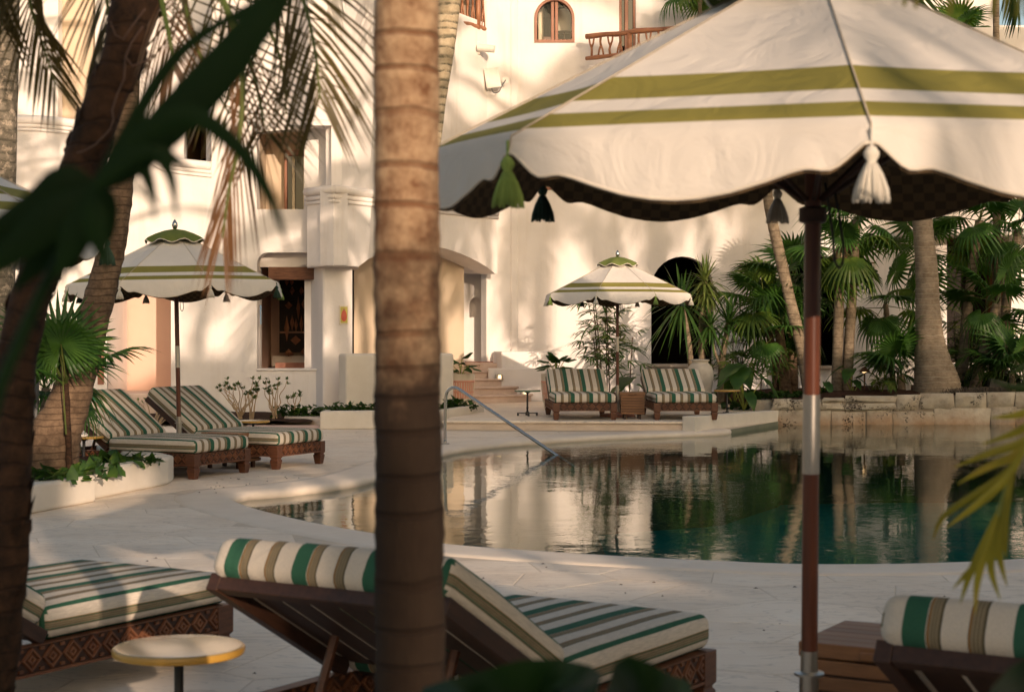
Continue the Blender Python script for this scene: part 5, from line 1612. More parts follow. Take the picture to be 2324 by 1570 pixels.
# ------------------------------------------------------------------ plant builders
def fan_mesh(name, mat, Rl=0.62, nseg=28, span=R(310), droop=0.25, petiole=0.55, seed=0, fold=0.25, split=0.5, tipdroop=0.35):
    """fan-palm leaf: petiole from the origin along +y, pleated blade with free drooping finger tips"""
    rs_ = random.Random(seed)
    mb = MB()
    pp = [(0, petiole * k / 6, 0.10 * petiole * math.sin(PI * 0.5 * k / 6)) for k in range(7)]
    mb.tube(pp, [0.011, 0.010, 0.009, 0.008, 0.007, 0.007, 0.006], 5, mi=1)
    c = Vector(pp[-1])
    da = span / nseg
    for k in range(nseg):
        a = -span / 2 + (k + 0.5) * da
        back = abs(a) / (span / 2)
        L = Rl * (1.0 - 0.28 * back ** 2) * rs_.uniform(0.92, 1.05)
        d = Vector((math.sin(a), math.cos(a), 0))
        s = Vector((math.cos(a), -math.sin(a), 0))
        rows = []
        tdr = tipdroop * rs_.uniform(0.5, 1.5)
        for f in (0.02, 0.25, split, 0.72, 0.88, 1.0):
            hw = math.tan(da / 2) * L * min(f, split) * 1.02
            if f > split:
                g = (f - split) / (1 - split)
                hw *= (1 - g ** 1.3)
            z = -droop * L * f * f - tdr * L * max(0, f - split) ** 2 * 2.2 + 0.10 * L * back * f
            p = c + d * (L * f) + Vector((0, 0, z))
            up = Vector((0, 0, fold * hw * 2))
            rows.append((p - s * hw, p + up, p + s * hw))
        o_ = len(mb.v)
        vs = [q for r_ in rows for q in r_]
        fs = []
        for i in range(len(rows) - 1):
            for j in range(2):
                fs.append((i * 3 + j, i * 3 + j + 1, (i + 1) * 3 + j + 1, (i + 1) * 3 + j))
        mb.add(vs, fs)
    return mb.mesh(name, [mat, 'stalk'])
FANS = [fan_mesh('leaf', 'fan_leaf', seed=k, droop=d, tipdroop=td, nseg=ns, span=R(sp_)) for k, (d, td, ns, sp_) in enumerate(((0.15, 0.3, 28, 320), (0.3, 0.6, 26, 300), (0.5, 0.9, 24, 280), (0.1, 0.25, 30, 330), (0.8, 1.0, 24, 250)))]
FANY = [fan_mesh('leaf', 'fan_leaf_yellow', seed=20 + k, droop=d, tipdroop=td, nseg=26, span=R(300)) for k, (d, td) in enumerate(((0.3, 0.6), (0.6, 0.9)))]
def trunk_mesh(path, rad, mat, n=14, rough=0.0, rings=0, seed=0, name='trunk'):
    """tapering trunk along a smooth path (vertex-level unevenness, optional ring steps)"""
    pts_ = spline([tuple(p) + (r_,) for p, r_ in zip(path, rad)], max(10, rings or len(path) * 8))
    mb = MB()
    rs_ = random.Random(seed)
    P3 = [Vector(p[:3]) for p in pts_]
    Rr = [p[3] for p in pts_]
    if rings:
        Rr = [r_ * (1 + (0.022 if i % 2 else -0.01) + rs_.uniform(-0.012, 0.012)) for i, r_ in enumerate(Rr)]
    mb.tube(P3, Rr, n)
    if rough:
        mb.v = [tuple(Vector(v) + Vector((noise.noise(Vector(v) * 9 + Vector((seed, 0, 0))), noise.noise(Vector(v) * 9 + Vector((0, seed, 7))), 0)) * rough) for v in mb.v]
    return mb.mesh(name, mat, smooth=True)
def fan_palm(label, base, top, r0, r1, nleaf, size, seed, mat='bark_slim', yellow=0.15, low=-50, shag=0, mid=None, elmax=75):
    rs_ = random.Random(seed)
    base, top = Vector(base), Vector(top)
    t_ = thing('fan_palm', label, 'palm tree', base, group='fan palms round the pool')
    m_ = Vector(mid) - base if mid else (top - base) * 0.5
    if r0:
        obj('trunk', trunk_mesh([(0, 0, -0.1), m_, top - base], [r0, (r0 + r1) / 2, r1], mat, 10, 0.006, seed=seed), t_)
    if shag:
        mb = MB()
        for k in range(shag):
            a, zz = rs_.uniform(0, 2 * PI), rs_.uniform(0.0, 0.75)
            p = (top - base) + Vector((math.cos(a) * r1 * 0.9, math.sin(a) * r1 * 0.9, -zz))
            d = Vector((math.cos(a), math.sin(a), rs_.uniform(-1.2, 1.6))) * rs_.uniform(0.08, 0.18)
            sd = Vector((-math.sin(a), math.cos(a), 0)) * 0.014
            mb.add([p - sd, p + sd, p + d], [(0, 1, 2)])
        o_ = obj('leaf_boots', mb.mesh('leaf_boots', 'dry_leaf'), t_)
        o_['kind'] = 'stuff'
    for k in range(nleaf):
        el = R(low + (elmax - low) * ((k + 0.5) / nleaf) + rs_.uniform(-8, 8))
        az = k * 2.399 + rs_.uniform(-0.3, 0.3)
        s = size * rs_.uniform(0.82, 1.12)
        me = rs_.choice(FANY) if rs_.random() < yellow else FANS[min(4, max(0, int(rs_.gauss(1.5 - math.degrees(el) / 50, 1))))]
        obj('leaf', me, t_, (top - base) + Vector((0, 0, rs_.uniform(-0.08, 0.05))), (el, rs_.uniform(-0.35, 0.35), az), s)
    return t_
def frond_mesh(path, leaf_len, n, mat, seed=0, width=0.02, spread=R(55), hang=0.5, normal=None, rr=0.012, name='leaflets', taper=True, twist=0.0, start=0.08):
    """feather frond along a path of 3-D points"""
    rs_ = random.Random(seed)
    pts_ = spline(path, 40)
    mb = MB()
    mb.tube(pts_, [rr * (1 - 0.8 * i / 40) for i in range(41)], 6, mi=1)
    up = Vector(normal) if normal else Vector((0, 0, 1))
    for k in range(n):
        f = start + (1 - start) * (k + rs_.uniform(0, 0.6)) / n
        i = min(39, int(f * 40))
        p = pts_[i].lerp(pts_[i + 1], f * 40 - i)
        T = (pts_[min(40, i + 1)] - pts_[max(0, i - 1)]).normalized()
        S = T.cross(up)
        if S.length < 0.05:
            S = Vector((1, 0, 0))
        S.normalize()
        ln = leaf_len * (0.55 + 0.75 * math.sin(PI * min(1, 0.15 + f * 0.85)) ** 0.7 if taper else 1) * rs_.uniform(0.85, 1.1)
        for sg in (-1, 1):
            an = spread * (1 - 0.45 * f) * rs_.uniform(0.88, 1.12)
            d = (T * math.cos(an) + S * sg * math.sin(an)).normalized()
            wv = d.cross(up + Vector((rs_.uniform(-.3, .3), rs_.uniform(-.3, .3), twist)))
            wv = (wv.normalized() if wv.length > 0.01 else Vector((1, 0, 0))) * width * 0.5
            rows = []
            hg = hang * rs_.uniform(0.7, 1.3)
            for g, ww in ((0, 0.5), (0.3, 1), (0.65, 0.8), (1, 0.05)):
                q = p + d * ln * g + Vector((0, 0, -hg * ln * g * g * 0.6))
                rows += [q - wv * ww, q + wv * ww]
            mb.add(rows, [(0, 1, 3, 2), (2, 3, 5, 4), (4, 5, 7, 6)])
    return mb.mesh(name, [mat, 'stalk'])
def strap_mesh(name, mat, n=46, L=0.5, w_=0.03, seed=0, droop=0.9, up=(-30, 80)):
    rs_ = random.Random(seed)
    mb = MB()
    for k in range(n):
        az, el = k * 2.399, R(up[0] + (up[1] - up[0]) * (k + 0.5) / n + rs_.uniform(-6, 6))
        ln = L * rs_.uniform(0.75, 1.1)
        h = Vector((math.cos(az), math.sin(az), 0))
        s = Vector((-math.sin(az), math.cos(az), 0)) * w_ / 2
        rows = []
        for f, ww in ((0, 0.6), (0.35, 1), (0.7, 0.8), (1, 0.05)):
            p = h * (math.cos(el) * ln * f) + Vector((0, 0, math.sin(el) * ln * f - droop * ln * f * f * 0.5 * math.cos(el)))
            rows += [p - s * ww, p + s * ww]
        mb.add(rows, [(0, 1, 3, 2), (2, 3, 5, 4), (4, 5, 7, 6)])
    return mb.mesh(name, mat)
def heart_mesh(name, mat, L=0.4, W_=0.3, petiole=0.5, pmat='stalk', curl=0.12):
    """big heart-shaped leaf on a stalk; stalk from the origin up and over +y"""
    mb = MB()
    pp = [(0, 0.10 * petiole * k / 5 * (k / 5), petiole * k / 5) for k in range(6)]
    mb.tube(pp, [0.014, 0.012, 0.011, 0.010, 0.008, 0.006], 6, mi=1)
    top = Vector(pp[-1])
    n = 9
    rows = []
    for i in range(n + 1):
        f = i / n
        wv = W_ * 0.5 * (math.sin(PI * min(1, f * 0.94 + 0.10)) ** 0.65) * (1 - 0.35 * f)
        y = -0.22 * L + L * 1.22 * f
        z = -0.55 * L * f * f + 0.10 * L
        wob = 0.012 * math.sin(i * 2.1)
        rows.append((Vector((-wv, y - 0.06 * L, z + curl * wv + wob)), Vector((-wv * 0.5, y, z + curl * wv * 0.6)), Vector((0, y, z - 0.02 * L)), Vector((wv * 0.5, y, z + curl * wv * 0.6)), Vector((wv, y - 0.06 * L, z + curl * wv - wob))))
    vs = [top + q for r_ in rows for q in r_]
    mb.add(vs, [(i * 5 + j, i * 5 + j + 1, (i + 1) * 5 + j + 1, (i + 1) * 5 + j) for i in range(n) for j in range(4)])
    return mb.mesh(name, [mat, pmat], smooth=True)
HEART = heart_mesh('leaf', 'big_leaf', 0.42, 0.36, 0.55, 'pale_stalk')
HEART2 = heart_mesh('leaf', 'big_leaf', 0.34, 0.30, 0.35, 'pale_stalk')
def rhapis_leaf(name, mat, seed, nf=8, L=0.30, w_=0.032, pet=0.22):
    rs_ = random.Random(seed)
    mb = MB()
    mb.tube([(0, 0, 0), (0, pet * 0.6, pet * 0.25), (0, pet, pet * 0.3)], 0.004, 4, mi=1)
    c = Vector((0, pet, pet * 0.3))
    for k in range(nf):
        a = R(-105 + 210 * (k + 0.5) / nf)
        d = Vector((math.sin(a), math.cos(a), 0))
        s = Vector((math.cos(a), -math.sin(a), 0)) * w_ / 2
        ln = L * rs_.uniform(0.85, 1.1) * (1 - 0.15 * abs(a) / 2)
        rows = []
        for f, ww in ((0.02, 0.3), (0.3, 0.9), (0.75, 0.9), (1, 0.25)):
            p = c + d * ln * f + Vector((0, 0, 0.12 * ln * f - 0.55 * ln * f * f))
            rows += [p - s * ww, p + s * ww]
        mb.add(rows, [(0, 1, 3, 2), (2, 3, 5, 4), (4, 5, 7, 6)])
    return mb.mesh(name, [mat, 'stalk'])
RHAP = [rhapis_leaf('leaf', 'strap_leaf', k) for k in range(3)]
RHAPY = [rhapis_leaf('leaf', 'strap_leaf_pale', 9 + k) for k in range(2)]
def rhapis(label, base, canes, h, seed, pale=0.2, spread=0.25, size=1.0, name='lady_palm', start=0.3):
    rs_ = random.Random(seed)
    t_ = thing(name, label, 'lady palm', base, group='lady palms by the facade')
    for c in range(canes):
        bx_, by_ = rs_.uniform(-spread, spread), rs_.uniform(-spread * 0.6, spread * 0.6)
        hh = h * rs_.uniform(0.55, 1.05)
        tx, ty = bx_ * 1.5 + rs_.uniform(-.08, .08), by_ * 1.3
        obj('cane', MB().tube([(bx_, by_, -0.05), ((bx_ + tx) / 2, (by_ + ty) / 2, hh * 0.5), (tx, ty, hh)], [0.013, 0.011, 0.008], 6).mesh('cane', 'twig_brown', smooth=True), t_)
        nl = max(4, int(hh * 7))
        for k in range(nl):
            f = start + (1 - start) * (k + 0.5) / nl
            p = Vector((bx_ + (tx - bx_) * f, by_ + (ty - by_) * f, hh * f))
            me = rs_.choice(RHAPY) if rs_.random() < pale else rs_.choice(RHAP)
            obj('leaf', me, t_, p, (R(rs_.uniform(5, 45)), rs_.uniform(-.3, .3), k * 2.4 + rs_.uniform(-.5, .5)), size * rs_.uniform(0.8, 1.15))
    return t_
def creeper(label, poly_pts, n, seed, size=0.07, zf=lambda x, y: 0.22, mat='ground_leaf', name='ground_cover', hgt=0.12):
    """low trailing leaves scattered over a patch: a mass nobody could count"""
    rs_ = random.Random(seed)
    mb = MB()
    for k in range(n):
        a, b_ = rs_.random(), rs_.random()
        i = rs_.randrange(len(poly_pts))
        cx_, cy_, rx, ry = poly_pts[i]
        th, rr_ = rs_.uniform(0, 2 * PI), math.sqrt(a)
        x, y = cx_ + rx * rr_ * math.cos(th), cy_ + ry * rr_ * math.sin(th)
        z = zf(x, y) + rs_.uniform(0.01, hgt) * (1 - 0.5 * rr_)
        s = size * rs_.uniform(0.6, 1.3)
        M = Matrix.Translation((x, y, z)) @ Euler((R(rs_.uniform(-20, 75)), R(rs_.uniform(-30, 30)), rs_.uniform(0, 2 * PI))).to_matrix().to_4x4()
        vs = [M @ Vector((u * s, v * s, w_ * s)) for u, v, w_ in ((0, -0.3, 0), (0.42, -0.42, 0.08), (0.45, 0.05, 0.12), (0, 0.9, -0.15), (-0.45, 0.05, 0.12), (-0.42, -0.42, 0.08), (0, 0.1, -0.02))]
        mb.add(vs, [(0, 1, 6), (1, 2, 6), (2, 3, 6), (3, 4, 6), (4, 5, 6), (5, 0, 6)])
    o_ = obj(name, mb.mesh(name, mat, smooth=True))
    return tag(o_, label, 'ground cover', kind='stuff')
def shrub(label, base, h, nst, seed, spread=0.25, bare=False, name='desert_rose', mat='shrub_stem'):
    rs_ = random.Random(seed)
    t_ = thing(name, label, 'shrub', base, group='desert roses along the wall')
    for k in range(nst):
        a = rs_.uniform(0, 2 * PI)
        hh = h * rs_.uniform(0.65, 1.0)
        pts_ = [Vector((rs_.uniform(-.05, .05), rs_.uniform(-.05, .05), -0.03))]
        for j in range(1, 6):
            f = j / 5
            pts_.append(Vector((math.cos(a) * spread * f ** 1.3 * rs_.uniform(0.6, 1.2) + rs_.uniform(-.025, .025), math.sin(a) * spread * f ** 1.3 + rs_.uniform(-.025, .025), hh * f)))
        obj('stem', MB().tube(spline(pts_, 12), [0.013 - 0.008 * i / 12 for i in range(13)], 5).mesh('stem', mat, smooth=True), t_)
        mb = MB()
        for tip in [pts_[-1]] + ([pts_[4] + Vector((rs_.uniform(-.06, .06), rs_.uniform(-.06, .06), 0.05))] if not bare else []):
            for q in range(3 if bare else 11):
                az, el = rs_.uniform(0, 2 * PI), rs_.uniform(0.1, 1.2)
                d = Vector((math.cos(az) * math.cos(el), math.sin(az) * math.cos(el), math.sin(el)))
                s = d.cross(Vector((0, 0, 1))).normalized() * 0.016
                L = rs_.uniform(0.05, 0.085)
                mb.add([tip, tip + d * L * 0.6 - s, tip + d * L, tip + d * L * 0.6 + s], [(0, 1, 2), (0, 2, 3)])
        obj('leaf_tuft', mb.mesh('leaf_tuft', 'succulent_leaf'), t_)
    return t_

# ------------------------------------------------------------------ palms with single trunks
def palm_trunk(name, label, path, rad, mat, n=18, rough=0.01, seed=0, rings=0, group=None):
    base = Vector(path[0])
    t_ = thing(name, label, 'palm tree', base, group=group)
    obj('trunk', trunk_mesh([Vector(p) - base for p in path], rad, mat, n, rough, rings, seed), t_)
    return t_
def crown(t_, top, n, L, leaf, mat, seed, el=(-55, 70), nl=34, width=0.04, hang=0.7, az0=0.0):
    """feather-frond crown made of a few shared fronds"""
    rs_ = random.Random(seed)
    mes = []
    for v in range(3):
        k = rs_.uniform(0.55, 0.95)
        mes.append(frond_mesh([(0, 0, 0), (0, L * 0.33, L * 0.10), (0, L * 0.68, L * (0.10 - 0.20 * k)), (0, L * 0.95, -L * 0.52 * k)], leaf, nl, mat, seed + v, width, hang=hang, name='frond'))
    for k in range(n):
        e = R(el[0] + (el[1] - el[0]) * (k + 0.5) / n + rs_.uniform(-7, 7))
        obj('frond', mes[k % 3], t_, top, (e, rs_.uniform(-.25, .25), az0 + k * 2.399 + rs_.uniform(-.2, .2)), rs_.uniform(0.85, 1.1))
# foreground trunk
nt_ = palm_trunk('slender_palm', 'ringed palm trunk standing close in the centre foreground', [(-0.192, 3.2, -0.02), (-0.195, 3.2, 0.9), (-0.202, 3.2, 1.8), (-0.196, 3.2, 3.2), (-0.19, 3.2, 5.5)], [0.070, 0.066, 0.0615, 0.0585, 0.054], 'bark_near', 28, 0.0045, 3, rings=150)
crown(nt_, Vector((0.0, 0, 5.5)), 9, 1.7, 0.5, 'frond_green', 61, el=(-5, 75), width=0.035)
# dark trunk, left foreground
lp_ = [P(-25, 1640, 4.4), P(5, 1400, 4.4), P(25, 1150, 4.4), P(34, 900, 4.42), P(60, 700, 4.45), P(115, 560, 4.48), P(177, 400, 4.5), P(211, 300, 4.5), P(250, 200, 4.5), P(280, 128, 4.5), P(310, 0, 4.5), P(345, -140, 4.5)]
lp_ = [Vector((lp_[0].x - 0.02, 4.4, -0.05))] + lp_
dk = palm_trunk('coconut_palm', 'dark curving coconut trunk in the left foreground under big leaves', lp_, [0.070, 0.062, 0.054, 0.051, 0.050, 0.052, 0.054, 0.053, 0.054, 0.055, 0.056, 0.062, 0.066], 'bark_dark', 20, 0.009, 5)
base_dk = Vector(lp_[0])
rs = random.Random(4)
for k in range(46):     # ragged leaf scars standing proud of the dark trunk
    f = rs.uniform(0.05, 0.98)
    q = spline([tuple(p) for p in lp_], 60)
    i = int(f * 59)
    p, T = q[i], (q[i + 1] - q[i]).normalized()
    a = rs.choice((0, PI)) + rs.uniform(-0.7, 0.7)
    S = Vector((math.cos(a), math.sin(a), 0))
    S = (S - T * S.dot(T)).normalized()
    rad_ = 0.050 + 0.010 * f
    B2 = T.cross(S) * 0.03
    c0 = p + S * rad_ * 0.92
    mb = MB().add([c0 - B2, c0 + B2, c0 + T * 0.035 + S * rs.uniform(0.008, 0.018), c0 - T * 0.035], [(0, 1, 2), (1, 0, 3), (0, 2, 3), (1, 3, 2)])
    mb.v = [tuple(Vector(v) - base_dk) for v in mb.v]
    obj('leaf_scar', mb.mesh('leaf_scar', 'bark_dark'), dk)
# its hanging golden fronds (feathers traced from the crown above the frame)
def frond_part(parent, pxs, L, n, mat, seed, nm, **kw):
    b_ = Vector(parent.location)
    pts_ = [P(*q) - b_ for q in pxs]
    return obj('frond', frond_mesh(pts_, L, n, mat, seed, name='frond', normal=nm, **kw), parent)
cam_n = (0.1, -1, 0.15)
frond_part(dk, [(330, -150, 4.5), (200, -190, 4.6), (100, -120, 4.7), (66, -20, 4.75), (90, 80, 4.8), (125, 190, 4.82)], 0.20, 24, 'frond_gold', 1, cam_n, width=0.008, hang=0.25, spread=R(38), start=0.4)
frond_part(dk, [(345, -140, 4.5), (420, -120, 4.5), (500, -10, 4.5), (560, 120, 4.45), (590, 230, 4.4), (600, 300, 4.4)], 0.22, 24, 'frond_gold', 2, cam_n, width=0.0065, hang=0.3, spread=R(62))
frond_part(dk, [(345, -140, 4.5), (400, -60, 4.5), (430, 60, 4.55), (470, 160, 4.6), (520, 260, 4.6)], 0.20, 18, 'frond_gold', 3, cam_n, width=0.0065, hang=0.3, spread=R(66))
frond_part(dk, [(345, -140, 4.5), (450, -150, 4.6), (540, -70, 4.7), (600, 40, 4.7), (640, 150, 4.7), (650, 260, 4.7)], 0.22, 20, 'frond_gold', 4, cam_n, width=0.0055, hang=0.2, spread=R(64))
frond_part(dk, [(345, -140, 4.45), (480, -180, 4.3), (600, -160, 4.2), (680, -20, 4.15), (714, 110, 4.1), (726, 225, 4.1)], 0.24, 26, 'frond_gold', 5, cam_n, width=0.008, hang=0.3, spread=R(42), start=0.4)
frond_part(dk, [(345, -140, 4.5), (470, -60, 4.4), (545, 120, 4.35), (545, 300, 4.3), (520, 430, 4.3), (505, 540, 4.3)], 0.20, 26, 'frond_dry', 6, cam_n, width=0.005, hang=0.6, spread=R(22), start=0.3)
frond_part(dk, [(345, -140, 4.5), (360, -30, 4.5), (385, 90, 4.45), (395, 160, 4.45)], 0.16, 22, 'frond_dry', 7, cam_n, width=0.005, hang=0.6, spread=R(40), start=0.3)
frond_part(dk, [(330, -150, 4.5), (260, -160, 4.55), (235, -70, 4.6), (245, 20, 4.6), (250, 90, 4.6)], 0.20, 20, 'frond_gold', 8, cam_n, width=0.006, hang=0.5, spread=R(40), start=0.35)
frond_part(dk, [(330, -150, 4.5), (120, -220, 4.6), (10, -140, 4.7), (-10, -40, 4.75), (5, 60, 4.8)], 0.20, 22, 'frond_gold', 9, cam_n, width=0.007, hang=0.35, spread=R(40), start=0.4)
mb = MB()
for q in ([(325, 60), (300, 95), (285, 130), (282, 180), (266, 215), (255, 250), (258, 272), (250, 295), (215, 330), (185, 345), (175, 347)], [(285, 130), (300, 150), (330, 140), (345, 125)], [(330, 20), (300, 60), (280, 90), (262, 80), (250, 50)]):
    mb.tube([P(a, b_, 4.3) - base_dk for a, b_ in q], 0.0028, 5)
obj('bare_twig', mb.mesh('bare_twig', 'twig_brown', smooth=True), dk)
# hanging fronds high up that shade the wall but stay mostly above the view
crown(dk, P(345, -140, 4.5) - base_dk, 4, 1.6, 0.4, 'frond_gold', 77, el=(50, 75), width=0.02, az0=2.6)

# big fan leaf very close to the lens (upper left)
nl_ = thing('fan_palm_leaf', 'huge dark fan palm leaf hanging close in the upper left', 'palm leaf', P(110, 620, 1.35))
nb_ = Vector(nl_.location)
def ribbon(pxs, widths, Y, name='leaf_segment', mat='near_leaf', parent=nl_, base=nb_, fold=0.3, dz=0.0, seg=18):
    pts_ = spline([tuple(P(a, b_, (q if q else Y))) for a, b_, q in [(c + (None,))[:3] for c in pxs]], seg)
    ws = spline([(w_, 0, 0) for w_ in widths], seg)
    mb = MB()
    rows = []
    for i, p in enumerate(pts_):
        T = (pts_[min(i + 1, seg)] - pts_[max(i - 1, 0)]).normalized()
        S = T.cross(Vector((0, -1, 0)))
        S = S.normalized() if S.length > 0.02 else Vector((1, 0, 0))
        hw = max(0.0004, ws[i].x * 0.5 * Y / LENS_PX)
        rows += [p - S * hw - base, p + Vector((0, -fold * hw, 0)) - base, p + S * hw - base]
    mb.add(rows, [(i * 3 + j, i * 3 + j + 1, (i + 1) * 3 + j + 1, (i + 1) * 3 + j) for i in range(seg) for j in range(2)])
    return obj(name, mb.mesh(name, mat, smooth=True), parent)
HUB = (215, 425)
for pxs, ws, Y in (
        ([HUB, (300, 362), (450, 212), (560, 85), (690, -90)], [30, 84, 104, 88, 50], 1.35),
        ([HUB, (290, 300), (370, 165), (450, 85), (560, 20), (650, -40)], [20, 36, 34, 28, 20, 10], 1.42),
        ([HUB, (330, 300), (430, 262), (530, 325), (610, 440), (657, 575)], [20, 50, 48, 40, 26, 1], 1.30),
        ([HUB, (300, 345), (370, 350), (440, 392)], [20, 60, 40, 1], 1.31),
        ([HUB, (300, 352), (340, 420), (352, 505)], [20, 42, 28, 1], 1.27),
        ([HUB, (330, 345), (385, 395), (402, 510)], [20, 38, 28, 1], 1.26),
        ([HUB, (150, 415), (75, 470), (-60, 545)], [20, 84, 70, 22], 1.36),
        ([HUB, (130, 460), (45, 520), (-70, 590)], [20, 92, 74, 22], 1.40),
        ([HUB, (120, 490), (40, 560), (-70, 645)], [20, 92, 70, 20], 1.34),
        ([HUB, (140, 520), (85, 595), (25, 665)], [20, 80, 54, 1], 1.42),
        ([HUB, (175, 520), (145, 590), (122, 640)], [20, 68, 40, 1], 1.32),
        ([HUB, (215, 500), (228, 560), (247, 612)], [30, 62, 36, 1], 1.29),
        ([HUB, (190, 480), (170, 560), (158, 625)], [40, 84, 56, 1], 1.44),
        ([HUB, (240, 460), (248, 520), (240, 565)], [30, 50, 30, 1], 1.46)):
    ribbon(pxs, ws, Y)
obj('petiole', MB().tube(spline([P(215, 425, 1.36) - nb_, P(150, 560, 1.37) - nb_, P(60, 740, 1.36) - nb_, P(-30, 1000, 1.32) - nb_, P(-90, 1600, 1.25) - nb_, Vector((P(-90, 1600, 1.25).x - nb_.x, -0.1, -nb_.z))], 24), 0.0055, 8).mesh('petiole', 'near_leaf', smooth=True), nl_)
# leaning coconut palm in the left planter
cp_path = [P(118, 1010, 15.0), P(150, 930, 15.0), P(192, 800, 15.05), P(222, 690, 15.1), P(245, 600, 15.1), P(263, 500, 15.1), P(275, 400, 15.1), P(288, 200, 15.1), P(300, 0, 15.1), P(310, -400, 15.1), P(318, -800, 15.1)]
cp_path = [Vector((cp_path[0].x - 0.10, 15.0, 0.05))] + cp_path
cpalm = palm_trunk('leaning_coconut', 'leaning grey-brown coconut palm growing from the left planter', cp_path, [0.30, 0.25, 0.19, 0.15, 0.135, 0.125, 0.118, 0.115, 0.11, 0.105, 0.10, 0.10], 'bark_coconut', 22, 0.012, 6, rings=70)
crown(cpalm, Vector(cp_path[-1]) - Vector(cp_path[0]), 14, 2.6, 0.7, 'frond_green', 31, el=(-35, 70), width=0.045)
# grey lichened trunk at the left edge
gy = palm_trunk('grey_palm', 'pale lichened palm trunk at the upper left edge', [P(-5, 1000, 21.5), P(4, 600, 21.5), P(8, 370, 21.5), P(14, 150, 21.5), P(18, -100, 21.5), P(24, -500, 21.5)], [0.19, 0.165, 0.16, 0.155, 0.15, 0.14], 'bark_grey', 20, 0.008, 9)
crown(gy, Vector((P(24, -500, 21.5) - P(-5, 1000, 21.5))), 12, 2.4, 0.7, 'frond_green', 41, width=0.045)
# pale ringed trunk behind the foreground trunk
pb = G(945, 940, 0.2)
pt2 = palm_trunk('pale_ringed_palm', 'pale ringed palm trunk tilting behind the foreground trunk', [Vector((P(935, 920, 27).x, 27, 0.1)), P(945, 750, 27), P(972, 450, 27), P(990, 250, 27), P(1005, 120, 27), P(1016, 0, 27), P(1022, -120, 27), P(1030, -420, 27)], [0.20, 0.13, 0.11, 0.14, 0.18, 0.21, 0.215, 0.17], 'bark_pale', 22, 0.008, 12)
crown(pt2, P(1030, -420, 27) - Vector((P(935, 920, 27).x, 27, 0.1)), 12, 2.6, 0.7, 'frond_green', 43, width=0.045)
# swollen-base palm on the stone wall
sb = Vector((P(2128, 893, 29.4).x, 29.45, bed_z(P(2128, 893, 29.4).x, 29.45) - 0.05))
sp_path = [sb, P(2126, 870, 29.45), P(2118, 830, 29.45), P(2110, 770, 29.45), P(2106, 700, 29.45), P(2102, 600, 29.45), P(2092, 480, 29.45), P(2083, 300, 29.4), P(2079, 100, 29.4), P(2076, -250, 29.4)]
spalm = palm_trunk('swollen_base_palm', 'ringed palm trunk with a swollen base on the stone pool wall', sp_path, [0.42, 0.40, 0.335, 0.25, 0.215, 0.19, 0.165, 0.15, 0.14, 0.13], 'bark_swollen', 26, 0.008, 14, rings=110)
crown(spalm, P(2076, -250, 29.4) - sb, 13, 2.5, 0.7, 'frond_green', 51, width=0.045)
mb = MB()
rs = random.Random(3)
for k in range(700):
    a = rs.uniform(-0.5, 2.2) - PI / 2
    r_ = rs.uniform(0.30, 0.62)
    p = Vector((math.cos(a) * r_ * 1.5 + 0.32, math.sin(a) * r_ * 0.7 - 0.12, 0.08 + rs.uniform(-0.02, 0.10)))
    q = p + Vector((rs.uniform(-.08, .14), rs.uniform(-.12, .02), rs.uniform(-0.26, 0.0)))
    sd = Vector((0.006, 0.004, 0))
    mb.add([p - sd, p + sd, q], [(0, 1, 2)])
o_ = obj('root_mat', mb.mesh('root_mat', 'fibre'), spalm)
o_['kind'] = 'stuff'
# thin leaning trunk left of the foreground parasol pole
tl = palm_trunk('thin_leaning_palm', 'thin pale leaning palm trunk just left of the foreground parasol pole', [Vector((P(1842, 905, 30).x, 30, 0.3)), P(1822, 800, 30), P(1795, 690, 30), P(1768, 570, 30), P(1750, 490, 30), P(1740, 420, 30), P(1728, 250, 30), P(1722, 0, 30)], [0.14, 0.115, 0.105, 0.10, 0.095, 0.09, 0.085, 0.08], 'bark_slim', 16, 0.008, 15)
crown(tl, P(1722, 0, 30) - Vector((P(1842, 905, 30).x, 30, 0.3)), 9, 1.5, 0.45, 'frond_green', 53, width=0.035)
up = palm_trunk('far_slim_trunk', 'slim palm trunk against the sky at the upper right', [Vector((P(2262, 870, 30.8).x, 30.8, 0.4)), P(2262, 500, 30.8), P(2261, 200, 30.8), P(2261, -60, 30.8), P(2263, -300, 30.8)], [0.09, 0.075, 0.065, 0.06, 0.055], 'bark_slim', 12, 0.006, 16)
crown(up, P(2263, -300, 30.8) - Vector((P(2262, 870, 30.8).x, 30.8, 0.4)), 9, 1.6, 0.5, 'frond_green', 55, width=0.035)

# ------------------------------------------------------------------ fan palms right of the terrace
def bp_(x, Y):
    X = (x - CX) / LENS_PX * Y
    return (X, Y, bed_z(X, Y) - 0.03)
fan_palm('bushy fan palm clump left of the leaning trunk, lower crown', bp_(1785, 30.6), P(1768, 745, 30.6), 0.12, 0.08, 12, 1.0, 101, mat='bark_coconut', low=-45)
fan_palm('tall bushy fan palm rising beside the dark second archway', bp_(1800, 31.2), P(1800, 640, 31.2), 0.10, 0.07, 11, 1.1, 102, mat='bark_coconut', low=-60)
fan_palm('fan palm with leaf spreading left over the white facade', bp_(1770, 30.9), P(1735, 690, 30.9), 0.09, 0.06, 9, 1.05, 103, mat='bark_coconut', low=-35)
fan_palm('slim fan palm with a shaggy neck just right of the parasol pole', bp_(1898, 30.0), P(1908, 560, 30.0), 0.10, 0.085, 11, 1.0, 104, low=-85, shag=160, yellow=0.35, elmax=50)
fan_palm('slim fan palm leaning right, twin of the shaggy-necked one', bp_(1920, 30.1), P(1944, 500, 30.1), 0.105, 0.075, 10, 0.9, 105, low=-60, yellow=0.25)
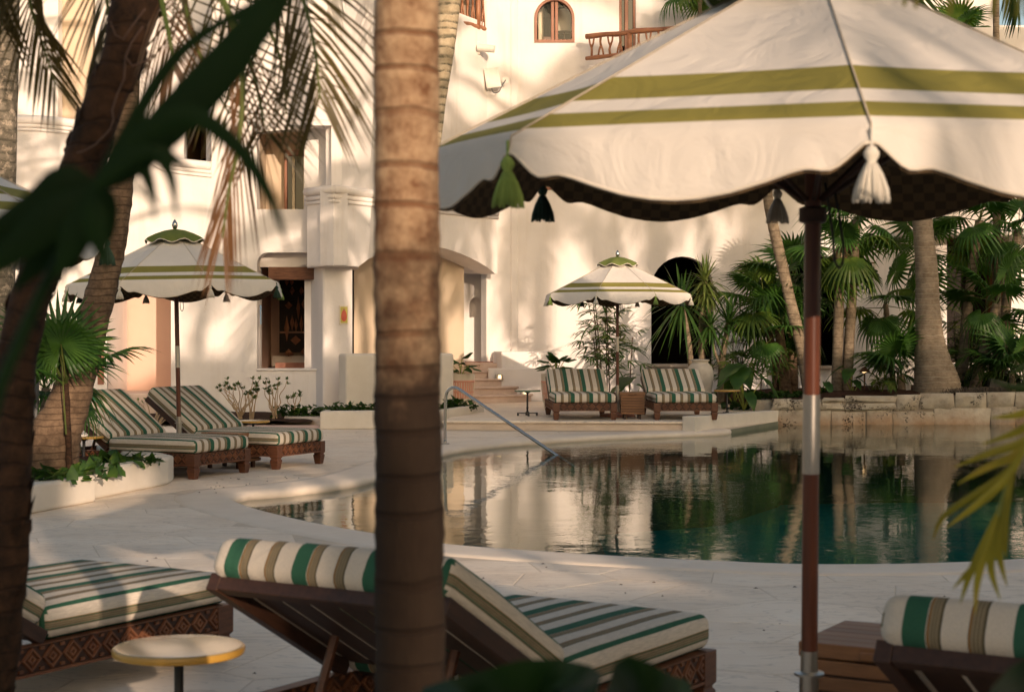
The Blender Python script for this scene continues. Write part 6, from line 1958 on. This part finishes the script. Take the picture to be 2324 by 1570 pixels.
fan_palm('fan palm with a large drooping leaf above the path light', bp_(2030, 30.9), P(2010, 690, 30.9), 0.05, 0.05, 8, 1.0, 106, low=-65, yellow=0.4)
fan_palm('low fan palm left of the swollen trunk', bp_(2047, 29.7), P(2045, 850, 29.7), 0.075, 0.06, 8, 1.05, 107, low=5, yellow=0.3, elmax=82)
fan_palm('dark fan palm crown behind the swollen trunk', bp_(2140, 31.4), P(2105, 565, 31.4), 0.10, 0.07, 8, 1.1, 108, low=-55)
fan_palm('tall slim fan palm right of the swollen trunk', bp_(2180, 30.6), P(2223, 500, 30.6), 0.11, 0.08, 8, 1.05, 109, low=-50, mid=P(2196, 700, 30.6))
fan_palm('fan palm with a slanting stem near the right edge', bp_(2206, 30.0), P(2262, 690, 30.0), 0.11, 0.075, 8, 1.0, 110, low=-60)
fan_palm('fan palm leaning in from the right edge', bp_(2270, 30.5), P(2312, 520, 30.5), 0.10, 0.08, 8, 1.0, 111, low=-55, mid=P(2285, 680, 30.5))
fan_palm('low bushy fan palm at the right end of the stone wall', bp_(2300, 29.6), P(2296, 845, 29.6), 0.06, 0.05, 9, 0.9, 113, low=0)
fan_palm('fan palm behind the white facade ledge, peeking over the parasol', (P(2190, 120, 33).x, 33.0, P(2190, 195, 33).z), P(2172, 95, 33), 0.05, 0.05, 10, 0.9, 114, low=0)
fan_palm('small fan palm tips beside the foreground parasol cap', (P(1590, 120, 33.2).x, 33.2, P(1590, 138, 33.2).z), P(1588, -25, 33.2), 0.05, 0.04, 10, 0.8, 115, low=-50)
# fan palm in the left planter
fan_palm('bright green fan palm in the left planter in front of the trunk', (P(160, 1010, 14.8).x, 14.8, 0.15), P(150, 870, 14.8), 0.03, 0.025, 9, 0.8, 116, mat='bark_dark', low=5, elmax=85, yellow=0)
lf = thing('planter_fan_leaf', 'single upright fan leaf spread against the leaning trunk', 'palm leaf', P(150, 985, 14.7))
obj('leaf', fan_mesh('leaf', 'fan_leaf', 0.66, 34, R(330), 0.05, 0.95, 55, 0.2, 0.5, 0.35), lf, (0.0, 0, 0.0), (R(84), R(-3), R(0)), 0.80)
fan_palm('drooping dark fan palm behind the left planter', (P(90, 1010, 16.2).x, 16.2, 0.15), P(105, 880, 16.2), 0.05, 0.045, 12, 0.75, 117, low=-60, yellow=0.05)

# ------------------------------------------------------------------ shrubs, pots and ground cover
rhapis('lady palm rising behind the far parasol pole', (P(1398, 905, 30.8).x, 30.8, TZ), 7, 2.3, 201, spread=0.3)
rhapis('lady palm among the alocasias near the yellow table', (P(1662, 905, 30.6).x, 30.6, 0.2), 5, 1.15, 202, spread=0.2)
rhapis('low lady palm under the tall fan palm clump', (P(1718, 905, 30.2).x, 30.2, 0.28), 6, 0.85, 203, pale=0.6, spread=0.3, start=0.25)
rhapis('yellow-green lady palm behind the slanting trunks', (P(2180, 860, 31.2).x, 31.2, 0.5), 9, 1.25, 204, pale=0.85, spread=0.5, start=0.25)
rhapis('pale lady palm filling the gap right of the slanting trunks', (P(2235, 860, 31.0).x, 31.0, 0.5), 9, 1.0, 205, pale=0.5, spread=0.5, start=0.2)
def yucca(label, base, heads, seed):
    t_ = thing('yucca', label, 'yucca', base, group='yuccas in front of the arched doorway')
    b_ = Vector(base)
    for i, (path, r_, L, mat, up_) in enumerate(heads):
        pts_ = [Vector(p) - b_ for p in path]
        obj('stem', trunk_mesh(pts_, [r_, r_ * 0.85, r_ * 0.75][:len(pts_)], 'bark_slim', 10, 0.004, seed=seed + i), t_)
        obj('leaf_head', strap_mesh('leaf_head', mat, 64, L, 0.045, seed + i, 1.0, up_), t_, pts_[-1])
    return t_
y0 = (P(1570, 905, 30.4).x, 30.4, 0.2)
yucca('two-stemmed yucca with dark drooping heads in front of the doorway', y0, [([y0, P(1566, 800, 30.4), P(1548, 690, 30.4)], 0.06, 0.95, 'strap_leaf', (-55, 80))], 301)
y1 = (P(1597, 905, 30.7).x, 30.7, 0.2)
yucca('tall yucca with a pale upright head at the doorway edge', y1, [([y1, P(1592, 760, 30.7), P(1600, 640, 30.7)], 0.065, 0.62, 'strap_leaf_pale', (-50, 85)), ([P(1594, 800, 30.7), P(1607, 720, 30.7), P(1606, 665, 30.7)], 0.035, 0.45, 'strap_leaf_pale', (-60, 60))], 302)
y2 = (P(1635, 905, 30.5).x, 30.5, 0.2)
yucca('curving bare-stemmed yucca right of the doorway', y2, [([y2, P(1640, 810, 30.5), P(1655, 735, 30.5)], 0.07, 0.7, 'strap_leaf', (-20, 80)), ([P(1640, 810, 30.5), P(1652, 745, 30.5), P(1690, 716, 30.5)], 0.035, 0.5, 'strap_leaf', (-60, 40)), ([P(1638, 840, 30.4), P(1620, 790, 30.4), P(1612, 740, 30.4)], 0.03, 0.6, 'strap_leaf', (-50, 70))], 303)
def alocasia(label, base, leaves, me=None):
    t_ = thing('alocasia', label, 'elephant ear', base, group='elephant-ear plants')
    for az, el, s, mm in leaves:
        obj('leaf', mm, t_, (0, 0, 0), (R(-el), 0, R(az)), s)
    return t_
alocasia('large elephant-ear plant with pale stalks beside the yellow table', (P(1688, 915, 29.0).x, 29.0, 0.16), [(160, 12, 1.25, HEART), (250, 26, 1.1, HEART), (90, 20, 1.0, HEART), (200, 30, 0.9, HEART2), (20, 24, 1.1, HEART), (310, 30, 1.0, HEART2), (130, 6, 1.35, HEART)])
alocasia('elephant-ear plant behind the yellow table', (P(1665, 905, 30.0).x, 30.0, 0.2), [(170, 10, 1.0, HEART), (260, 22, 1.0, HEART2), (80, 25, 1.1, HEART2), (200, 15, 1.2, HEART)])
alocasia('elephant-ear plant between the far loungers', (P(1432, 905, 28.6).x, 28.6, TZ), [(110, 14, 0.85, HEART), (200, 22, 0.9, HEART2), (250, 15, 0.8, HEART), (150, 5, 1.0, HEART)])
alocasia('small elephant-ear leaves behind the right far lounger', (P(1500, 905, 29.2).x, 29.2, TZ), [(170, 14, 0.95, HEART), (230, 20, 0.9, HEART2), (120, 18, 1.0, HEART2)])
alocasia('elephant-ear plant beside the twin slim trunks', (P(1935, 905, 29.5).x, 29.5, 0.4), [(150, 12, 0.8, HEART), (80, 20, 0.9, HEART), (260, 24, 0.8, HEART2), (200, 10, 0.7, HEART2)])
alocasia('elephant-ear leaf low beside the foreground parasol pole', (P(1868, 908, 29.4).x, 29.4, 0.38), [(200, 24, 0.7, HEART2), (110, 20, 0.8, HEART2)])
# split-leaf plant in the striped pot
def split_leaf(name, seed):
    rs_ = random.Random(seed)
    mb = MB()
    mb.tube([(0, 0, 0), (0, 0.05, 0.14), (0, 0.12, 0.26)], 0.006, 5, mi=1)
    c = Vector((0, 0.12, 0.26))
    T = Vector((0, 0.85, 0.15))
    for k in range(8):
        f = k / 8
        p = c + T * 0.18 * f
        for sg in (-1, 1):
            d = Vector((sg * 0.8, 0.5 + f * 0.6, -0.25)).normalized()
            ln = 0.12 * (1 - 0.5 * f)
            s = Vector((0, 1, 0.3)).normalized() * 0.014
            mb.add([p - s, p + s, p + d * ln * 0.6 + s * 1.5, p + d * ln, p + d * ln * 0.6 - s * 1.3], [(0, 1, 2, 3, 4)])
    return mb.mesh(name, ['big_leaf', 'pale_stalk'])
SPL = [split_leaf('leaf', k) for k in range(2)]
for (pp_, lab, k_) in ((pk, 'split-leaf philodendron growing in the striped pot by the stair', 13), (pk2, 'philodendron tuft showing above the left far lounger', 22)):
    ph = thing('philodendron', lab, 'philodendron', (pp_.x, pp_.y, TZ + 0.55), group='potted philodendrons')
    for i in range(k_):
        obj('leaf', SPL[i % 2], ph, (0, 0, 0), (R(random.uniform(-35, 30)), 0, i * 2.399), random.uniform(0.8, 1.2))
wz_ = lambda x, y: 0.10
shrub('bushy desert rose with bare stems left of the wall opening', (P(545, 945, 27.4).x, 27.4, 0.08), 0.66, 12, 401, 0.34)
shrub('slim desert rose beside it, right of the bushy one', (P(572, 948, 27.2).x, 27.2, 0.08), 0.55, 6, 402, 0.16)
shrub('desert rose standing alone before the white wall', (P(624, 940, 27.6).x, 27.6, 0.08), 0.68, 8, 403, 0.22)
shrub('low twisted desert rose nearest the white planter', (P(668, 940, 27.8).x, 27.8, 0.08), 0.48, 4, 404, 0.14)
shrub('bare leafless shrub behind the left loungers', (P(345, 960, 23.5).x, 23.5, 0.02), 0.55, 12, 405, 0.3, bare=True)
creeper('low leafy creeper along the foot of the white wall', [(P(x, 940, 27.8).x, 27.8, 0.22, 0.12) for x in (645, 670, 690, 712, 730)], 240, 501, 0.085, lambda x, y: 0.09, hgt=0.24)
creeper('trailing leaves spilling over the white planter kerb', [(P(x, 930, 26.6).x, 26.55, 0.26, 0.16) for x in (770, 800, 830)] + [(P(x, 930, 28.0).x, 28.0, 0.25, 0.25) for x in (1000, 1030, 1050)], 330, 502, 0.085, lambda x, y: 0.22, hgt=0.2)
creeper('dark trailing pothos leaves in the left planter', [(P(x, 1030, Y).x, Y, 0.28, 0.2) for x, Y in ((100, 14.4), (170, 14.8), (215, 15.3), (260, 15.9), (300, 16.2))], 280, 503, 0.10, lambda x, y: 0.20, hgt=0.16)
creeper('small dark leaves on the soil below the alocasias', [(P(x, 905, 29.6).x, 29.6, 0.35, 0.4) for x in (1655, 1690, 1725, 1760)] + [(P(x, 905, 29.6).x, 29.6, 0.3, 0.4) for x in (1800, 1840)], 420, 504, 0.075, lambda x, y: 0.16 if x < 4.4 else bed_z(x, y), hgt=0.14)
creeper('dark undergrowth between the palms at far right', [(P(x, 890, 30.5).x, 30.5, 0.5, 0.5) for x in (2180, 2230, 2280, 2320)], 500, 505, 0.10, bed_z, hgt=0.35)
def areca(label, base, n, L, seed, mat='frond_green'):
    rs_ = random.Random(seed)
    t_ = thing('areca_palm', label, 'palm', base, group='low areca palms')
    me = [frond_mesh([(0, 0, 0), (0, L * 0.25, L * 0.45), (0, L * 0.6, L * 0.6), (0, L * 0.95, L * 0.4)], L * 0.32, 20, mat, seed + k, 0.022, hang=0.5, name='frond', start=0.3) for k in range(2)]
    for k in range(n):
        obj('frond', me[k % 2], t_, (0, 0, 0), (R(rs_.uniform(-25, 20)), 0, k * 2.399), rs_.uniform(0.75, 1.1))
areca('low feather palm beside the path light', (P(2000, 905, 29.3).x, 29.3, 0.42), 6, 0.5, 601)
areca('feather palm with an arching leaf above the white plinth', (P(2035, 900, 29.9).x, 29.9, 0.45), 5, 0.8, 602)
areca('feather palm at the right edge above the stone wall', (P(2270, 895, 30.0).x, 30.0, 0.5), 10, 0.9, 603)
areca('feather palm in the far right corner of the bed', (P(2325, 890, 30.2).x, 30.2, 0.5), 10, 1.1, 604)

# ------------------------------------------------------------------ foreground leaves
yf = thing('yellow_cane_palm', 'blurred yellow-green palm hanging its fronds in at the right edge', 'palm', (1.5, 3.0, 0))
yb = Vector(yf.location)
obj('rachis', MB().tube(spline([Vector((0, 0, 1.6)), Vector((-0.08, -0.03, 1.92)), P(2720, 300, 2.9) - yb, P(2560, 640, 2.86) - yb, P(2420, 880, 2.82) - yb, P(2345, 985, 2.8) - yb, P(2290, 1090, 2.78) - yb, P(2255, 1205, 2.76) - yb], 24), [0.012 - 0.0095 * k / 24 for k in range(25)], 8).mesh('rachis', 'pale_stalk', smooth=True), yf)
for k, pxs in enumerate(([(2420, 880), (2330, 935), (2249, 948)], [(2400, 910), (2324, 972), (2228, 1008)], [(2385, 930), (2324, 1000), (2240, 1030), (2165, 1060)], [(2365, 960), (2310, 1028), (2240, 1060), (2173, 1098)], [(2345, 985), (2290, 1068), (2200, 1130), (2138, 1175), (2118, 1224)], [(2335, 1000), (2285, 1085), (2210, 1150), (2147, 1197)],
                         [(2280, 1120), (2252, 1210), (2222, 1272), (2190, 1305), (2163, 1335)], [(2272, 1145), (2245, 1210), (2202, 1300), (2180, 1368)], [(2264, 1170), (2238, 1245), (2218, 1319), (2213, 1394)], [(2262, 1170), (2254, 1230), (2249, 1292), (2270, 1360)], [(2275, 1135), (2267, 1190), (2268, 1261), (2286, 1330)], [(2300, 1070), (2284, 1150), (2280, 1222), (2284, 1268)],
                         [(2440, 800), (2380, 850), (2310, 880), (2242, 858)], [(2480, 760), (2400, 800), (2330, 830), (2290, 850)])):
    ribbon(pxs, [9] + [19, 17, 13][:len(pxs) - 2] + [2], 2.8 + 0.05 * math.sin(k * 2.1), 'leaflet', 'frond_yellow' if k < 12 else 'frond_green', yf, yb, fold=0.5, seg=12)
tb = yb
obj('stem', MB().tube([(0.02, 0, -0.02), (0.0, 0.01, 0.8), (0, 0, 1.75)], [0.03, 0.025, 0.018], 8).mesh('stem', 'pale_stalk', smooth=True), yf)
mb = MB()
rs = random.Random(8)
mb.tube([Vector((0, 0, 1.72)), Vector((-0.25, -0.4, 2.12)), P(2500, -150, 2.1) - tb, P(2300, -150, 2.1) - tb, P(2060, -120, 2.1) - tb, P(1980, -90, 2.1) - tb], 0.004, 6, mi=1)
for x_, ln in ((1975, 95), (2035, 100), (2056, 145), (2082, 150), (2160, 165), (2200, 140), (2255, 170), (2285, 175), (2312, 170), (2330, 170), (2110, 90)):
    p = P(x_ + rs.uniform(-8, 8), -130, 2.1) - tb
    q = P(x_ - 4, -130 + ln, 2.1) - tb
    s = Vector((0.0045, 0, 0))
    md = (p + q) / 2 + Vector((0.004, 0, 0))
    mb.add([p - s, p + s, md + s * 1.1, q + s * 0.5, q - s * 0.5, md - s * 1.1], [(0, 1, 2, 5), (5, 2, 3, 4)])
obj('frond', mb.mesh('frond', ['frond_yellow', 'stalk']), yf)
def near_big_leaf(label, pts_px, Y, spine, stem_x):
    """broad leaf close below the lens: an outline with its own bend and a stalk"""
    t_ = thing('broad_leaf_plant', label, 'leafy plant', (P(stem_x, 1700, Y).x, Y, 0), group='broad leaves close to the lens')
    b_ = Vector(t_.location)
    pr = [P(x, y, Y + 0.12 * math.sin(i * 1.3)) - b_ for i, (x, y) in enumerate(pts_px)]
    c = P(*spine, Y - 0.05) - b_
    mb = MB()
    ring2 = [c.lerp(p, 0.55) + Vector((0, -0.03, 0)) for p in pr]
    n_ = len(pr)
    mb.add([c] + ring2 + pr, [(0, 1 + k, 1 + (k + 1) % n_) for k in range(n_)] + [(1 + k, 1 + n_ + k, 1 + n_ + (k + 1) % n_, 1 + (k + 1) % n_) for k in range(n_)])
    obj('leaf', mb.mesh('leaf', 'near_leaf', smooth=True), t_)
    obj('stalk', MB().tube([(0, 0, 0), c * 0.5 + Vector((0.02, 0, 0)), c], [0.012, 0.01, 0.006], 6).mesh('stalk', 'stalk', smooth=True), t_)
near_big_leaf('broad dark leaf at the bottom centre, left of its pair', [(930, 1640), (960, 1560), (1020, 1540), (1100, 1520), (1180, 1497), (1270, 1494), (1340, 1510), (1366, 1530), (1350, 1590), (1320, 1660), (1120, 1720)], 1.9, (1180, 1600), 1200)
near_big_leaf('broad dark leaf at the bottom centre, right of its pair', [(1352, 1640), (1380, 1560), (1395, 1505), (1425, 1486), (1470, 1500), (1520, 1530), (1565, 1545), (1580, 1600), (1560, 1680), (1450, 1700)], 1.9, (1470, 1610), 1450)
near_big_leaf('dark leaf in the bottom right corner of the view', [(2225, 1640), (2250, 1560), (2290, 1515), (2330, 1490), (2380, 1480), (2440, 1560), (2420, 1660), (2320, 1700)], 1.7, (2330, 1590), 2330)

# fallen petals and crumbs on cushions, table and deck
rs = random.Random(21)
mb = MB()
for k in range(150):
    x, y = rs.uniform(-3.0, 0.3), rs.uniform(15.4, 17.4)
    if k > 105:
        x, y = rs.uniform(-3, 3), rs.uniform(5.5, 11.3)
    if near_pool((x, y), 0.3):
        continue
    s = rs.uniform(0.006, 0.016)
    mb.add([(x - s, y, 0.014), (x, y - s * 0.6, 0.018), (x + s, y, 0.014), (x, y + s * 0.7, 0.02)], [(0, 1, 2, 3)])
o_ = obj('leaf_litter', mb.mesh('leaf_litter', 'twig_brown'))
tag(o_, 'tiny brown leaf crumbs scattered on the pale deck', 'litter', kind='stuff')

# ------------------------------------------------------------------ unseen shadow casters behind and beside the view; plain blocks are added
def shade_palm(label, x, y, h, n, L, seed, lean=0.3, width=0.06, nl=30):
    t_ = palm_trunk('garden_palm', label, [(x, y, -0.1), (x + lean * 0.3, y, h * 0.5), (x + lean, y, h)], [0.2, 0.14, 0.12], 'bark_coconut', 12, 0.01, seed, group='garden palms behind the viewpoint')
    crown(t_, Vector((lean, 0, h + 0.1)), n, L, 0.75, 'frond_green', seed, el=(-60, 75), nl=nl, width=width)
    return t_
def broad_tree(label, x, y, z, rx, ry, rz, n, seed, tx=0.0):
    rs_ = random.Random(seed)
    t_ = thing('unseen_shade_tree', label, 'tree', (x, y, 0), group='unseen shade trees behind and above the viewpoint')
    obj('trunk', trunk_mesh([(tx, 0, -0.1), (tx, 0, z * 0.5), (0, 0, z)], [0.28, 0.2, 0.12], 'bark_coconut', 10, 0.02, seed=seed), t_)
    mb = MB()
    cl = [(rs_.gauss(0, 0.45), rs_.gauss(0, 0.45), rs_.gauss(0, 0.45)) for _ in range(26)]
    for k in range(n):
        c = rs_.choice(cl)
        p = Vector((c[0] * rx + rs_.gauss(0, 0.22) * rx, c[1] * ry + rs_.gauss(0, 0.22) * ry, z + c[2] * rz + rs_.gauss(0, 0.2) * rz))
        s = rs_.uniform(0.10, 0.2)
        M = Matrix.Translation(p) @ Euler((rs_.uniform(0, 6), rs_.uniform(0, 6), rs_.uniform(0, 6))).to_matrix().to_4x4()
        mb.add([M @ Vector(q) * 1 for q in ((-s, 0, 0), (0, -s * 0.5, 0), (s, 0, 0), (0, s * 0.5, 0.03))], [(0, 1, 2, 3)])
    obj('crown', mb.mesh('crown', 'big_leaf'), t_)
    return t_
bw = thing('rear_shade_block', 'tall unseen block added behind the viewpoint to shade the deck', 'building', (11.6, -16, 0))  # added occluder, never in view, keeping low sun off the deck
obj('wall', MB().box(0, 26, -1.6, 0, -0.1, 12.5).mesh('wall', 'plaster', bevel=0.05), bw)  # body of the added tall shade block
bw2 = thing('low_shade_block', 'low unseen block added behind the viewpoint to shape the sunlight', 'building', (-12, -16, 0))  # unseen block added and notched so sun reaches only chosen spots
mb = MB().box(0, 19.15, -1.6, 0, -0.1, 6.03)
mb.box(19.15, 19.95, -1.6, 0, -0.1, 5.5)
mb.box(19.95, 23.4, -1.6, 0, -0.1, 6.03)
obj('wall', mb.mesh('wall', 'plaster'), bw2)  # body of the added low shade block
obj('parapet', MB().box(20.0, 23.4, -1.3, -0.3, 6.03, 6.45).mesh('parapet', 'plaster', bevel=0.05), bw2)  # extra height added to hold sun off the paving
obj('upper_shade_block', MB().box(14.0, 19.0, -1.3, -0.3, 6.03, 8.6).mesh('upper_shade_block', 'plaster', bevel=0.05), bw2)  # added upper block that keeps the dark coconut trunk in shade
mb = MB().box(19.7, 20.15, -0.9, -0.8, 6.46, 8.3)
mb.box(19.74, 19.78, -0.88, -0.82, 5.5, 6.46)
obj('shade_panel', mb.mesh('shade_panel', 'teak_dark'), bw2)  # added panel stopping sun patches on the deck
broad_tree('dense garden tree left of the tall shade block', 8.4, -14.5, 10.1, 2.4, 1.5, 1.45, 12000, 71, tx=3.2)
broad_tree('smaller garden tree beside the low shade block', 12.2, -14.5, 9.9, 1.5, 1.4, 1.15, 5000, 72)
broad_tree('spreading garden tree in front of the tall shade block', 24.6, -13.5, 13.3, 2.2, 1.4, 1.2, 1600, 73)
ORD = 'first second third fourth fifth sixth seventh eighth ninth tenth'.split()
pals = sorted([(18.5, -13, 17.2, 14, 2.2), (15.2, -13, 15.0, 11, 2.1), (20.9, -13.5, 18.6, 14, 2.4), (23.4, -13, 16.2, 14, 2.4), (26.2, -13, 17.2, 14, 2.6), (29.4, -13, 17.4, 14, 2.6)])
for i, (x, y, h, n_, L) in enumerate(pals):
    shade_palm('tall garden palm behind the viewpoint, %s from the left' % ORD[i], x, y, h, n_, L, 800 + i)
shade_palm('young garden palm just behind the viewpoint', 7.3, -8, 5.85, 8, 1.5, 850, lean=-1.0, width=0.03, nl=14)
PB = 'garden palms on the right bank of the pool'
for i, (bx0, by0, cx0, cz0, n_, L, nm) in enumerate(((5.3, 9.4, 4.6, 8.3, 13, 2.1, 'nearest the lounger deck'), (4.7, 10.4, 2.9, 7.7, 8, 1.8, 'leaning over the shallow end'), (9.6, 10.2, 9.7, 9.8, 15, 2.3, 'straight stemmed, third along'), (11.6, 12.0, 11.2, 10.5, 15, 2.3, 'tall and upright near the deep end'), (8.0, 8.4, 7.4, 11.7, 14, 2.2, 'tallest of the row'), (7.0, 11.6, 6.6, 9.5, 13, 2.0, 'beside the pool curve'))):
    t_ = palm_trunk('bank_palm', 'coconut palm on the right pool bank, ' + nm, [(bx0, by0, -0.1), ((bx0 * 2 + cx0) / 3, by0, cz0 * 0.5), (cx0, by0, cz0)], [0.2, 0.14, 0.12], 'bark_coconut', 12, 0.01, 900 + i, group=PB)
    crown(t_, Vector((cx0 - bx0, 0, cz0 + 0.1)), n_, L, 0.7, 'frond_green', 900 + i, el=(-60, 75), nl=30, width=0.05)
broad_tree('leafy tree added above the viewpoint to dim the near deck', 0.6, -1.6, 6.3, 2.6, 1.9, 0.8, 7000, 77, tx=-3.6)  # added overhead crown that cuts skylight on the foreground
